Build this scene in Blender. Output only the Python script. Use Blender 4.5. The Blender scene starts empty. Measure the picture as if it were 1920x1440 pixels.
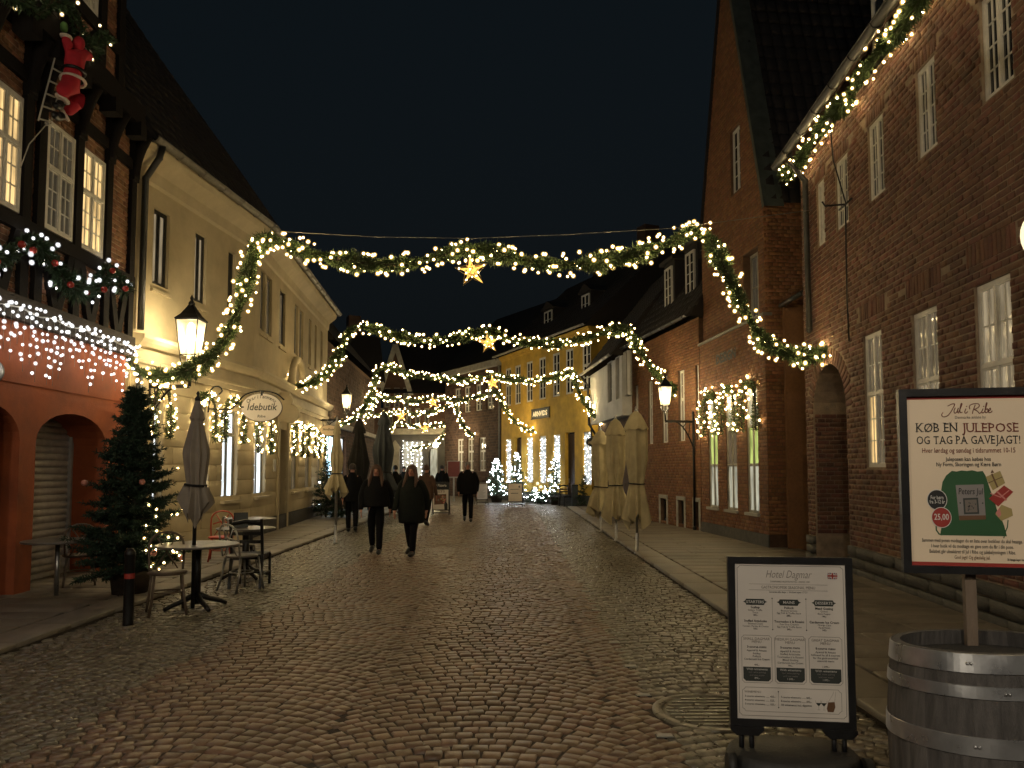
import bpy, bmesh, math, random
import numpy as np
from mathutils import Vector, Matrix

random.seed(7)
RNG = np.random.default_rng(7)
SC = bpy.context.scene
COL = SC.collection
pi = math.pi

# ------------------------------------------------------------------ camera
F_PX, PITCH, HORIZON, CAM_H = 1400.0, math.radians(3.5), 880.0, 1.6   # in pixels of the 1920x1440 photograph
CY = HORIZON - F_PX * math.tan(PITCH)
cam_d = bpy.data.cameras.new('camera'); cam = bpy.data.objects.new('camera', cam_d); COL.objects.link(cam)
cam.location = (0, 0, CAM_H); cam.rotation_euler = (pi / 2 + PITCH, 0, 0)
cam_d.sensor_width = 36; cam_d.lens = F_PX / 1920 * 36
cam_d.shift_y = (CY - 720) / 1920
cam_d.clip_start = 0.05; cam_d.clip_end = 600
SC.camera = cam
# ------------------------------------------------------------------ night sky
W = bpy.data.worlds.new('World'); SC.world = W; W.use_nodes = True
wn = W.node_tree; bg = wn.nodes['Background']
sky = wn.nodes.new('ShaderNodeTexSky'); sky.sky_type = 'NISHITA'; sky.sun_disc = False
sky.sun_elevation = math.radians(-3.0); sky.sun_rotation = math.radians(200)
tint = wn.nodes.new('ShaderNodeMix'); tint.data_type = 'RGBA'; tint.blend_type = 'MIX'
tint.inputs[0].default_value = 0.75
tint.inputs[7].default_value = (0.024, 0.046, 0.060, 1)
wn.links.new(sky.outputs[0], tint.inputs[6]); wn.links.new(tint.outputs[2], bg.inputs[0])
bg.inputs[1].default_value = 0.10
# a trace of moonlight
sun_d = bpy.data.lights.new('moon', 'SUN'); sun_d.energy = 0.012; sun_d.angle = math.radians(12); sun_d.color = (0.8, 0.88, 1)
sun = bpy.data.objects.new('moon', sun_d); COL.objects.link(sun); sun.rotation_euler = (math.radians(35), 0, math.radians(-20))
# ------------------------------------------------------------------ exposure and render
vs = SC.view_settings
vs.view_transform = 'Standard'; vs.look = 'None'; vs.exposure = 0.45; vs.gamma = 1.0; vs.use_curve_mapping = False
SC.render.engine = 'CYCLES'
cy = SC.cycles
cy.use_denoising = True
try: cy.denoiser = 'OPENIMAGEDENOISE'
except Exception: pass
cy.use_adaptive_sampling = True; cy.adaptive_threshold = 0.03
cy.max_bounces = 5; cy.diffuse_bounces = 2; cy.glossy_bounces = 2; cy.transparent_max_bounces = 8; cy.transmission_bounces = 3
cy.sample_clamp_indirect = 2.0; cy.sample_clamp_direct = 0
cy.caustics_reflective = False; cy.caustics_refractive = False
cy.use_light_tree = True

# ------------------------------------------------------------------ pixels to places
FWD = Vector((0, math.cos(PITCH), math.sin(PITCH))); UPV = Vector((0, -math.sin(PITCH), math.cos(PITCH)))
CAMP = Vector((0, 0, CAM_H))
def ray(px, py): return Vector((1, 0, 0)) * ((px - 960) / F_PX) + UPV * ((CY - py) / F_PX) + FWD
def G(px, py, z=0.0):
    d = ray(px, py); t = (z - CAM_H) / d.z; return CAMP + d * t
def P(px, py, D):                       # a point at distance D down the street
    d = ray(px, py); return CAMP + d * (D / d.y)
class Facade:                            # vertical plane; u runs from P0 to P1, the street lies on its left
    def __init__(s, p0, p1):
        s.o = Vector((p0[0], p0[1], 0)); e = Vector((p1[0], p1[1], 0))
        s.L = (e - s.o).length; s.u = (e - s.o) / s.L; s.n = Vector((-s.u.y, s.u.x, 0)); s.rz = math.atan2(s.u.y, s.u.x)
    def uz(s, px, py, off=0.0):
        d = ray(px, py); t = ((s.o - CAMP).dot(s.n) + off) / d.dot(s.n); q = CAMP + d * t
        return (q - s.o).dot(s.u), q.z
    def rect(s, x0, x1, yt, yb, off=0.0):
        ym = (yt + yb) / 2; a = s.uz(x0, ym, off)[0]; b = s.uz(x1, ym, off)[0]; xm = (x0 + x1) / 2
        return min(a, b), max(a, b), s.uz(xm, yb, off)[1], s.uz(xm, yt, off)[1]
    def world(s, u, y, z): return s.o + s.u * u + s.n * y + Vector((0, 0, z))

# ------------------------------------------------------------------ objects
def tag(o, label=None, cat=None, group=None, kind=None):
    if label: o['label'] = label
    if cat: o['category'] = cat
    if group: o['group'] = group
    if kind: o['kind'] = kind
    return o
def root(name, label, cat, loc=(0, 0, 0), rz=0.0, group=None):
    o = bpy.data.objects.new(name, None); COL.objects.link(o); o.empty_display_size = 0.2
    o.location = loc; o.rotation_euler = (0, 0, rz); return tag(o, label, cat, group)
def link(name, me, parent=None, mat=None):
    o = bpy.data.objects.new(name, me); COL.objects.link(o)
    if mat and not me.materials: me.materials.append(mat)
    if parent: o.parent = parent
    return o
def copy_tree(o, parent=None):
    c = o.copy(); COL.objects.link(c)
    if parent: c.parent = parent
    for ch in o.children: copy_tree(ch, c)
    return c
def lamp(parent, loc, watt, color, size=0.06, name='lamp_light'):
    d = bpy.data.lights.new(name, 'POINT'); d.energy = watt; d.color = color; d.shadow_soft_size = size
    o = bpy.data.objects.new(name, d); COL.objects.link(o); o.location = loc
    if parent: o.parent = parent
    return o

# ------------------------------------------------------------------ mesh building
def rot_z(p, a): c, s = math.cos(a), math.sin(a); return (p[0] * c - p[1] * s, p[0] * s + p[1] * c, p[2])
class MB:
    def __init__(s): s.v = []; s.f = []; s.smooth = set()
    def add(s, vs, fs, smooth=False):
        k = len(s.v); s.v += [tuple(p) for p in vs]
        for f in fs:
            if smooth: s.smooth.add(len(s.f))
            s.f.append(tuple(i + k for i in f))
    def box(s, x0, x1, y0, y1, z0, z1):
        s.add([(x0, y0, z0), (x1, y0, z0), (x1, y1, z0), (x0, y1, z0), (x0, y0, z1), (x1, y0, z1), (x1, y1, z1), (x0, y1, z1)],
              [(3, 2, 1, 0), (4, 5, 6, 7), (0, 1, 5, 4), (1, 2, 6, 5), (2, 3, 7, 6), (3, 0, 4, 7)])
    def quad(s, a, b, c, d): s.add([a, b, c, d], [(0, 1, 2, 3)])
    def prism(s, pts, y0, y1):           # polygon in x,z extruded along y
        n = len(pts)
        s.add([(x, y0, z) for x, z in pts] + [(x, y1, z) for x, z in pts],
              [tuple(range(n)), tuple(range(2 * n - 1, n - 1, -1))] + [(i, i + n, (i + 1) % n + n, (i + 1) % n) for i in range(n)])
    def flat(s, pts, z0, z1):            # polygon in x,y extruded along z
        n = len(pts)
        s.add([(x, y, z0) for x, y in pts] + [(x, y, z1) for x, y in pts],
              [tuple(range(n - 1, -1, -1)), tuple(range(n, 2 * n))] + [(i, (i + 1) % n, (i + 1) % n + n, i + n) for i in range(n)])
    def beam(s, p, q, w, h, up=(0, 0, 1), w2=None, h2=None):
        p, q = Vector(p), Vector(q); d = (q - p).normalized(); up = Vector(up)
        if abs(d.dot(up)) > 0.98: up = Vector((1, 0, 0))
        a = d.cross(up).normalized(); b = a.cross(d).normalized(); w2 = w if w2 is None else w2; h2 = h if h2 is None else h2
        vs = [p + a * (sx * w / 2) + b * (sz * h / 2) for sx, sz in ((-1, -1), (1, -1), (1, 1), (-1, 1))] + \
             [q + a * (sx * w2 / 2) + b * (sz * h2 / 2) for sx, sz in ((-1, -1), (1, -1), (1, 1), (-1, 1))]
        s.add(vs, [(0, 3, 2, 1), (4, 5, 6, 7), (0, 1, 5, 4), (1, 2, 6, 5), (2, 3, 7, 6), (3, 0, 4, 7)])
    def tube(s, pts, r, n=8, cap=True, closed=False):
        pts = [Vector(p) for p in pts]; m = len(pts); rs = r if isinstance(r, (list, tuple)) else [r] * m
        vs = []; up = None
        for i, p in enumerate(pts):
            if closed: d = pts[(i + 1) % m] - pts[i - 1]
            else: d = pts[min(i + 1, m - 1)] - pts[max(i - 1, 0)]
            d.normalize()
            if up is None:
                up = Vector((0, 0, 1)) if abs(d.z) < 0.9 else Vector((1, 0, 0))
            a = d.cross(up)
            if a.length < 1e-4: a = d.cross(Vector((0.3, 1, 0.2)))
            a.normalize(); b = a.cross(d).normalized(); up = b
            for k in range(n):
                t = 2 * pi * k / n; vs.append(p + (a * math.cos(t) + b * math.sin(t)) * rs[i])
        fs = []
        for i in range(m if closed else m - 1):
            j = (i + 1) % m
            for k in range(n): fs.append((i * n + k, i * n + (k + 1) % n, j * n + (k + 1) % n, j * n + k))
        s.add(vs, fs, True)
        if cap and not closed:
            k0 = len(s.v) - len(vs)
            s.f.append(tuple(k0 + i for i in range(n - 1, -1, -1))); s.f.append(tuple(k0 + (m - 1) * n + i for i in range(n)))
    def lathe(s, prof, n=16, c=(0, 0, 0), smooth=True, sq=None, a0=0.0):
        vs = []
        for r, z in prof:
            for k in range(n):
                t = 2 * pi * k / n + a0; vs.append((c[0] + r * math.cos(t), c[1] + r * math.sin(t), c[2] + z))
        fs = [(i * n + k, i * n + (k + 1) % n, (i + 1) * n + (k + 1) % n, (i + 1) * n + k) for i in range(len(prof) - 1) for k in range(n)]
        s.add(vs, fs, smooth)
        k0 = len(s.v) - len(vs)
        if prof[0][0] > 1e-4: s.f.append(tuple(k0 + i for i in range(n - 1, -1, -1)))
        if prof[-1][0] > 1e-4: s.f.append(tuple(k0 + (len(prof) - 1) * n + i for i in range(n)))
    def ball(s, c, r, n=8, m=5, sc=(1, 1, 1)):
        vs = [(c[0], c[1], c[2] - r * sc[2])]
        for i in range(1, m):
            ph = -pi / 2 + pi * i / m
            for k in range(n):
                t = 2 * pi * k / n; vs.append((c[0] + r * sc[0] * math.cos(ph) * math.cos(t), c[1] + r * sc[1] * math.cos(ph) * math.sin(t), c[2] + r * sc[2] * math.sin(ph)))
        vs.append((c[0], c[1], c[2] + r * sc[2])); e = len(vs) - 1
        fs = [(0, 1 + (k + 1) % n, 1 + k) for k in range(n)]
        for i in range(m - 2):
            for k in range(n): fs.append((1 + i * n + k, 1 + i * n + (k + 1) % n, 1 + (i + 1) * n + (k + 1) % n, 1 + (i + 1) * n + k))
        fs += [(e, 1 + (m - 2) * n + k, 1 + (m - 2) * n + (k + 1) % n) for k in range(n)]
        s.add(vs, fs, True)
    def mesh(s, name):
        me = bpy.data.meshes.new(name); me.from_pydata(s.v, [], s.f)
        if s.smooth:
            fl = np.zeros(len(s.f), dtype=bool); fl[list(s.smooth)] = True; me.polygons.foreach_set('use_smooth', fl)
        me.update(); return me
    def build(s, name, mat, parent=None, fix=True):
        me = s.mesh(name)
        if fix:
            bm = bmesh.new(); bm.from_mesh(me); bmesh.ops.recalc_face_normals(bm, faces=bm.faces); bm.to_mesh(me); bm.free()
        return link(name, me, parent, mat)

def np_mesh(name, verts, faces, var=None):
    me = bpy.data.meshes.new(name); verts = np.asarray(verts, dtype=np.float32).reshape(-1, 3)
    faces = np.asarray(faces, dtype=np.int32); k = faces.shape[1]; nf = faces.shape[0]
    me.vertices.add(len(verts)); me.vertices.foreach_set('co', verts.ravel())
    me.loops.add(nf * k); me.loops.foreach_set('vertex_index', faces.ravel())
    me.polygons.add(nf); me.polygons.foreach_set('loop_start', np.arange(0, nf * k, k, dtype=np.int32))
    if var is not None:
        at = me.attributes.new('var', 'FLOAT', 'POINT'); at.data.foreach_set('value', np.asarray(var, dtype=np.float32))
    me.update(calc_edges=True); me.validate(); return me

BLOCK_Q = np.array([(0, 1, 5, 4), (1, 2, 6, 5), (2, 3, 7, 6), (3, 0, 4, 7), (4, 5, 9, 8), (5, 6, 10, 9), (6, 7, 11, 10), (7, 4, 8, 11), (8, 9, 10, 11)])
def block_verts(C, U, V, Wd, ch=0.12, chw=0.35, jit=0.0):
    """C centre of the base face, U, V half vectors, Wd full height vector: a block with a chamfered top"""
    N = len(C); sg = np.array([(-1, -1), (1, -1), (1, 1), (-1, 1)], float)
    out = np.empty((N, 12, 3))
    lu = np.linalg.norm(U, axis=1)[:, None]; lv = np.linalg.norm(V, axis=1)[:, None]; m = np.minimum(lu, lv)
    for k, (a, b) in enumerate(sg):
        j = 1 + (RNG.random((N, 1)) - 0.5) * jit; j2 = 1 + (RNG.random((N, 1)) - 0.5) * jit
        out[:, k] = C + U * a * j + V * b * j2
        out[:, 4 + k] = out[:, k] + Wd * (1 - chw)
        out[:, 8 + k] = C + U * a * (j - m / lu * ch * 2) + V * b * (j2 - m / lv * ch * 2) + Wd
    return out
def blocks(name, single, C, U, V, Wd, mat, parent, near=None, nmax=300, ch=0.12, chw=0.35, jit=0.0, stuff_name=None):
    """nmax pieces nearest to 'near' become objects of their own (sharing one mesh), the rest one joined part"""
    C, U, V, Wd = [np.asarray(a, float) for a in (C, U, V, Wd)]; N = len(C)
    if N == 0: return
    idx = np.arange(N)
    if near is not None and N > 0:
        d = np.linalg.norm(C - np.asarray(near), axis=1); idx = np.argsort(d)
    one, rest = idx[:nmax], idx[nmax:]
    if len(one):
        vs = block_verts(np.zeros((1, 3)), np.array([[1, 0, 0.]]), np.array([[0, 1, 0.]]), np.array([[0, 0, 1.]]), ch * 0.6, chw)
        base = np_mesh(single, vs.reshape(-1, 3), BLOCK_Q, np.zeros(12)); base.materials.append(mat)
        for i in one:
            o = bpy.data.objects.new(single, base); COL.objects.link(o); o.parent = parent
            M = Matrix(((U[i][0], V[i][0], Wd[i][0], C[i][0]), (U[i][1], V[i][1], Wd[i][1], C[i][1]), (U[i][2], V[i][2], Wd[i][2], C[i][2]), (0, 0, 0, 1)))
            o.matrix_basis = M
    if len(rest):
        vs = block_verts(C[rest], U[rest], V[rest], Wd[rest], ch, chw, jit)
        n = len(rest); fs = (BLOCK_Q[None] + (np.arange(n) * 12)[:, None, None]).reshape(-1, 4)
        me = np_mesh(name, vs.reshape(-1, 3), fs, np.repeat(RNG.random(n), 12))
        o = link(name, me, parent, mat); o['kind'] = 'stuff'

# ------------------------------------------------------------------ materials
MATS = {}
def nodes_of(name):
    m = bpy.data.materials.new(name); m.use_nodes = True; nt = m.node_tree
    return m, nt, nt.nodes['Principled BSDF'], nt.nodes, nt.links
def mk(name, col, rough=0.8, var=0.25, scale=6.0, bump=0.15, bscale=60.0, metal=0.0, spec=0.5, piece=0.0, col2=None, hue=None, emit=None, es=0.0, stretch=(1, 1, 1), dirt=0.0):
    """colour with noise mottling, fine relief and, for joined pieces, one tone per piece"""
    m, nt, b, N, L = nodes_of(name)
    geo = N.new('ShaderNodeNewGeometry'); mp = N.new('ShaderNodeMapping'); mp.inputs['Scale'].default_value = stretch
    L.new(geo.outputs['Position'], mp.inputs[0])
    n1 = N.new('ShaderNodeTexNoise'); n1.inputs['Scale'].default_value = scale; n1.inputs['Detail'].default_value = 5; L.new(mp.outputs[0], n1.inputs[0])
    mix = N.new('ShaderNodeMix'); mix.data_type = 'RGBA'
    c2 = col2 or tuple(c * (1 - var) for c in col); c1 = tuple(min(1, c * (1 + var * 0.6)) for c in col)
    mix.inputs[6].default_value = (*c2, 1); mix.inputs[7].default_value = (*c1, 1)
    rmp = N.new('ShaderNodeMapRange'); rmp.inputs[1].default_value = 0.3; rmp.inputs[2].default_value = 0.7; L.new(n1.outputs[0], rmp.inputs[0])
    L.new(rmp.outputs[0], mix.inputs[0]); out = mix.outputs[2]
    if piece > 0:
        at = N.new('ShaderNodeAttribute'); at.attribute_name = 'var'; oi = N.new('ShaderNodeObjectInfo')
        ad = N.new('ShaderNodeMath'); ad.operation = 'ADD'; L.new(at.outputs['Fac'], ad.inputs[0]); L.new(oi.outputs['Random'], ad.inputs[1])
        fr = N.new('ShaderNodeMath'); fr.operation = 'FRACT'; L.new(ad.outputs[0], fr.inputs[0])
        r2 = N.new('ShaderNodeMapRange'); r2.inputs[3].default_value = 1 - piece; r2.inputs[4].default_value = 1 + piece; L.new(fr.outputs[0], r2.inputs[0])
        hs = N.new('ShaderNodeHueSaturation'); L.new(out, hs.inputs['Color']); L.new(r2.outputs[0], hs.inputs['Value'])
        if hue:
            w = N.new('ShaderNodeTexWhiteNoise'); w.noise_dimensions = '1D'; L.new(fr.outputs[0], w.inputs['W'])
            r3 = N.new('ShaderNodeMapRange'); r3.inputs[3].default_value = 0.5 - hue; r3.inputs[4].default_value = 0.5 + hue; L.new(w.outputs[0], r3.inputs[0]); L.new(r3.outputs[0], hs.inputs['Hue'])
        out = hs.outputs[0]
    if dirt > 0:
        n3 = N.new('ShaderNodeTexNoise'); n3.inputs['Scale'].default_value = 1.1; n3.inputs['Detail'].default_value = 8; n3.inputs['Roughness'].default_value = 0.7
        L.new(geo.outputs['Position'], n3.inputs[0])
        r4 = N.new('ShaderNodeMapRange'); r4.inputs[1].default_value = 0.35; r4.inputs[2].default_value = 0.7; r4.inputs[3].default_value = 1 - dirt; r4.inputs[4].default_value = 1.05; L.new(n3.outputs[0], r4.inputs[0])
        mm = N.new('ShaderNodeMix'); mm.data_type = 'RGBA'; mm.blend_type = 'MULTIPLY'; mm.inputs[0].default_value = 1; L.new(out, mm.inputs[6]); L.new(r4.outputs[0], mm.inputs[7]); out = mm.outputs[2]
    L.new(out, b.inputs['Base Color'])
    b.inputs['Metallic'].default_value = metal; b.inputs['Specular IOR Level'].default_value = spec
    rr = N.new('ShaderNodeMapRange'); rr.inputs[3].default_value = max(0, rough - 0.12); rr.inputs[4].default_value = min(1, rough + 0.12)
    n2 = N.new('ShaderNodeTexNoise'); n2.inputs['Scale'].default_value = bscale; n2.inputs['Detail'].default_value = 4; L.new(mp.outputs[0], n2.inputs[0])
    L.new(n1.outputs[0], rr.inputs[0]); L.new(rr.outputs[0], b.inputs['Roughness'])
    if bump:
        bp = N.new('ShaderNodeBump'); bp.inputs['Strength'].default_value = bump; bp.inputs['Distance'].default_value = 0.02
        L.new(n2.outputs[0], bp.inputs['Height']); L.new(bp.outputs[0], b.inputs['Normal'])
    if emit: b.inputs['Emission Color'].default_value = (*emit, 1); b.inputs['Emission Strength'].default_value = es
    MATS[name] = m; return m
def glow(name, col, s):
    m, nt, b, N, L = nodes_of(name); b.inputs['Base Color'].default_value = (*[c * 0.6 for c in col], 1)
    b.inputs['Emission Color'].default_value = (*col, 1); b.inputs['Emission Strength'].default_value = s; MATS[name] = m; return m
def pane(name, base, emit, es, rough=0.06, wav=True):
    """window glass; where the room behind is lit the light falls through curtains and clutter"""
    m, nt, b, N, L = nodes_of(name); b.inputs['Base Color'].default_value = (*base, 1); b.inputs['Roughness'].default_value = rough
    b.inputs['Specular IOR Level'].default_value = 0.6
    geo = N.new('ShaderNodeNewGeometry')
    if es > 0:
        mp = N.new('ShaderNodeMapping'); mp.inputs['Scale'].default_value = (5.5, 5.5, 0.8); L.new(geo.outputs['Position'], mp.inputs[0])
        n = N.new('ShaderNodeTexNoise'); n.inputs['Scale'].default_value = 2.2; n.inputs['Detail'].default_value = 4; L.new(mp.outputs[0], n.inputs[0])
        r = N.new('ShaderNodeMapRange'); r.inputs[1].default_value = 0.3; r.inputs[2].default_value = 0.68; r.inputs[3].default_value = es * 0.3; r.inputs[4].default_value = es * 1.25; L.new(n.outputs[0], r.inputs[0])
        b.inputs['Emission Color'].default_value = (*emit, 1); L.new(r.outputs[0], b.inputs['Emission Strength'])
    if wav:
        n2 = N.new('ShaderNodeTexNoise'); n2.inputs['Scale'].default_value = 3; L.new(geo.outputs['Position'], n2.inputs[0])
        bp = N.new('ShaderNodeBump'); bp.inputs['Strength'].default_value = 0.04; bp.inputs['Distance'].default_value = 0.05; L.new(n2.outputs[0], bp.inputs['Height']); L.new(bp.outputs[0], b.inputs['Normal'])
    MATS[name] = m; return m
def leafmat(name, col, tip, piece=0.35):
    m = mk(name, col, 0.6, 0.3, 9, 0, 60, piece=piece, spec=0.35); return m

mk('sett_brown', (0.155, 0.094, 0.056), 0.36, 0.3, 14, 0.18, 90, piece=0.28, hue=0.012, dirt=0.35)
mk('sett_grey', (0.142, 0.122, 0.084), 0.30, 0.3, 14, 0.18, 90, piece=0.26, hue=0.012, dirt=0.35)
mk('sand_joint', (0.045, 0.034, 0.024), 0.95, 0.4, 30, 0.4, 120)
mk('flagstone', (0.155, 0.128, 0.094), 0.55, 0.25, 5, 0.25, 80, piece=0.16, dirt=0.35)
mk('kerbstone', (0.175, 0.15, 0.115), 0.55, 0.2, 7, 0.25, 90, piece=0.12, dirt=0.3)
mk('earth', (0.03, 0.026, 0.02), 0.95, 0.4, 3, 0.3, 30)
mk('brick_hotel', (0.158, 0.070, 0.040), 0.85, 0.3, 22, 0.5, 110, piece=0.34, hue=0.016, dirt=0.35)
mk('mortar_hotel', (0.32, 0.24, 0.165), 0.95, 0.3, 8, 0.4, 120, dirt=0.3)
mk('brick_shop', (0.225, 0.100, 0.040), 0.8, 0.2, 22, 0.4, 110, piece=0.22, hue=0.01, dirt=0.2)
mk('mortar_shop', (0.13, 0.075, 0.045), 0.95, 0.3, 8, 0.3, 120)
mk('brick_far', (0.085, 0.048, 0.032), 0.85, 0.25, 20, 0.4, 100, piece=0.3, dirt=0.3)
mk('brick_timber', (0.26, 0.125, 0.065), 0.85, 0.3, 22, 0.5, 110, piece=0.3, hue=0.012, dirt=0.3)
mk('mortar_timber', (0.34, 0.26, 0.18), 0.95, 0.3, 8, 0.4, 120)
mk('plinth_stone', (0.085, 0.08, 0.066), 0.75, 0.35, 9, 0.5, 60, piece=0.25, dirt=0.4)
mk('timber_black', (0.010, 0.008, 0.007), 0.85, 0.4, 9, 0.4, 40, spec=0.15, stretch=(6, 6, 1))
mk('timber_brown', (0.035, 0.026, 0.018), 0.8, 0.4, 9, 0.4, 40, spec=0.2, stretch=(1, 1, 6))
mk('plaster_orange', (0.33, 0.080, 0.024), 0.85, 0.2, 2.2, 0.15, 50, dirt=0.25)
mk('plaster_cream', (0.53, 0.445, 0.285), 0.8, 0.12, 2.5, 0.08, 60, piece=0.03, dirt=0.14)
mk('cornice_cream', (0.56, 0.48, 0.32), 0.75, 0.1, 2.5, 0.05, 60, dirt=0.15)
mk('plaster_yellow', (0.60, 0.38, 0.055), 0.8, 0.15, 2.2, 0.1, 60, dirt=0.2)
mk('plaster_white', (0.62, 0.62, 0.60), 0.8, 0.12, 2.5, 0.08, 60, dirt=0.2)
mk('plaster_grey', (0.10, 0.10, 0.10), 0.8, 0.2, 2.5, 0.1, 60)
mk('stone_pale', (0.42, 0.40, 0.34), 0.8, 0.2, 4, 0.15, 60, dirt=0.25)
mk('roof_tile', (0.060, 0.030, 0.022), 0.8, 0.3, 10, 0.3, 60, piece=0.3)
mk('roof_dark', (0.022, 0.018, 0.017), 0.85, 0.3, 6, 0.3, 50, piece=0.2)
mk('zinc', (0.20, 0.19, 0.165), 0.5, 0.25, 9, 0.1, 60, metal=0.6)
mk('copper_old', (0.085, 0.10, 0.085), 0.6, 0.3, 6, 0.1, 40, metal=0.3)
mk('pipe_dark', (0.03, 0.03, 0.028), 0.45, 0.3, 9, 0.1, 60, metal=0.3)
mk('white_paint', (0.68, 0.66, 0.60), 0.5, 0.12, 12, 0.08, 70, dirt=0.18)
mk('window_dark_frame', (0.022, 0.022, 0.02), 0.45, 0.3, 9, 0.1, 60)
mk('window_grey_frame', (0.22, 0.21, 0.18), 0.5, 0.2, 9, 0.1, 60)
mk('door_dark', (0.03, 0.014, 0.009), 0.5, 0.3, 6, 0.2, 40)
mk('iron_black', (0.012, 0.012, 0.012), 0.4, 0.3, 20, 0.15, 90, metal=0.4)
mk('steel', (0.35, 0.35, 0.34), 0.33, 0.2, 20, 0.1, 90, metal=0.9)
mk('shutter_steel', (0.42, 0.41, 0.40), 0.38, 0.2, 9, 0.08, 50, metal=0.35, dirt=0.25)
mk('hoop_steel', (0.50, 0.50, 0.50), 0.30, 0.25, 10, 0.03, 40, metal=0.8, dirt=0.3)
mk('oak_weathered', (0.088, 0.080, 0.074), 0.75, 0.45, 9, 0.3, 60, stretch=(6, 6, 0.5), piece=0.18, dirt=0.4)
mk('soil', (0.012, 0.010, 0.008), 0.95, 0.4, 20, 0.6, 60)
mk('post_wood', (0.17, 0.125, 0.088), 0.7, 0.3, 6, 0.3, 40, stretch=(5, 5, 0.8))
mk('plastic_black', (0.012, 0.012, 0.013), 0.38, 0.2, 20, 0.05, 90)
mk('rubber', (0.016, 0.016, 0.016), 0.6, 0.3, 12, 0.2, 60, dirt=0.3)
mk('poster_cream', (0.76, 0.62, 0.45), 0.55, 0.03, 3, 0.02, 60)
mk('paper_white', (0.66, 0.61, 0.55), 0.6, 0.04, 3, 0.02, 60)
for nm, c in dict(ink_black=(0.012, 0.012, 0.012), ink_red=(0.30, 0.03, 0.022), ink_maroon=(0.16, 0.035, 0.022), ink_green=(0.022, 0.085, 0.03), ink_slate=(0.035, 0.04, 0.036), ink_grey=(0.16, 0.135, 0.115), ink_white=(0.6, 0.58, 0.54), ink_gold=(0.36, 0.28, 0.11), ink_navy=(0.02, 0.03, 0.12), ink_brown=(0.13, 0.065, 0.03), ink_print=(0.22, 0.20, 0.19), ink_rose=(0.55, 0.2, 0.17)).items():
    mk(nm, c, 0.55, 0.05, 5, 0)
mk('canvas_grey', (0.27, 0.235, 0.19), 0.9, 0.15, 6, 0.2, 140, dirt=0.15)
mk('canvas_beige', (0.50, 0.42, 0.24), 0.9, 0.15, 6, 0.2, 140, dirt=0.2)
mk('canvas_black', (0.010, 0.009, 0.009), 0.9, 0.2, 6, 0.2, 140)
mk('canvas_slate', (0.03, 0.036, 0.042), 0.8, 0.2, 6, 0.2, 140)
mk('chair_wood', (0.10, 0.07, 0.045), 0.5, 0.3, 9, 0.15, 60)
mk('chair_red', (0.45, 0.06, 0.03), 0.5, 0.2, 9, 0.05, 60)
mk('table_top', (0.11, 0.10, 0.088), 0.35, 0.2, 7, 0.05, 60)
mk('notice_red', (0.20, 0.045, 0.032), 0.6, 0.1, 9, 0); mk('bark', (0.05, 0.035, 0.025), 0.9, 0.3, 12, 0.5, 50)
leafmat('fir', (0.028, 0.055, 0.022), None); leafmat('fir_dark', (0.02, 0.042, 0.024), None); leafmat('fir_garland', (0.055, 0.085, 0.025), None)
mk('bauble_red', (0.32, 0.03, 0.02), 0.2, 0.1, 9, 0); mk('bauble_pink', (0.5, 0.2, 0.15), 0.4, 0.1, 9, 0)
mk('suit_red', (0.42, 0.012, 0.025), 0.85, 0.2, 12, 0.2, 80); mk('fur_white', (0.6, 0.5, 0.42), 0.95, 0.2, 20, 0.5, 90); mk('felt_green', (0.05, 0.12, 0.03), 0.9, 0.2, 12, 0.2, 80)
mk('skin', (0.42, 0.20, 0.13), 0.55, 0.1, 12, 0.05, 80); mk('hair_brown', (0.07, 0.032, 0.016), 0.55, 0.3, 40, 0.4, 90, stretch=(5, 5, 0.6)); mk('hair_dark', (0.02, 0.012, 0.009), 0.55, 0.3, 40, 0.4, 90, stretch=(5, 5, 0.6)); mk('hair_grey', (0.2, 0.18, 0.16), 0.6, 0.3, 40, 0.4, 90)
mk('coat_black', (0.0055, 0.0055, 0.006), 0.85, 0.3, 9, 0.3, 60, spec=0.15); mk('coat_green', (0.009, 0.011, 0.009), 0.85, 0.3, 9, 0.3, 60, spec=0.15); mk('coat_brown', (0.075, 0.038, 0.022), 0.85, 0.3, 9, 0.3, 60); mk('trousers_black', (0.005, 0.005, 0.006), 0.85, 0.3, 9, 0.2, 60, spec=0.15); mk('shoe_black', (0.008, 0.008, 0.008), 0.4, 0.2, 9, 0.1, 60); mk('eye_dark', (0.01, 0.008, 0.007), 0.2, 0, 9, 0); mk('lips', (0.32, 0.09, 0.07), 0.5, 0, 9, 0)
pane('glass_dark', (0.016, 0.016, 0.017), (1, 1, 1), 0)
pane('glass_night', (0.05, 0.05, 0.045), (1, 0.8, 0.5), 0.03)
pane('glass_warm', (0.10, 0.08, 0.05), (1.0, 0.66, 0.27), 0.85)
pane('glass_curtain', (0.12, 0.10, 0.075), (1.0, 0.80, 0.50), 0.20)
pane('glass_dim', (0.10, 0.085, 0.06), (1.0, 0.78, 0.48), 0.075)
pane('glass_cool', (0.12, 0.13, 0.14), (0.86, 0.95, 1.0), 1.5)
pane('glass_cyan', (0.12, 0.14, 0.16), (0.50, 0.83, 1.0), 5.0)
pane('glass_green', (0.10, 0.12, 0.04), (0.66, 0.80, 0.22), 0.6)
pane('glass_grey', (0.16, 0.15, 0.13), (0.9, 0.88, 0.66), 0.34); pane('glass_shop', (0.10, 0.11, 0.12), (0.8, 0.92, 1.0), 0.5)
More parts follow.
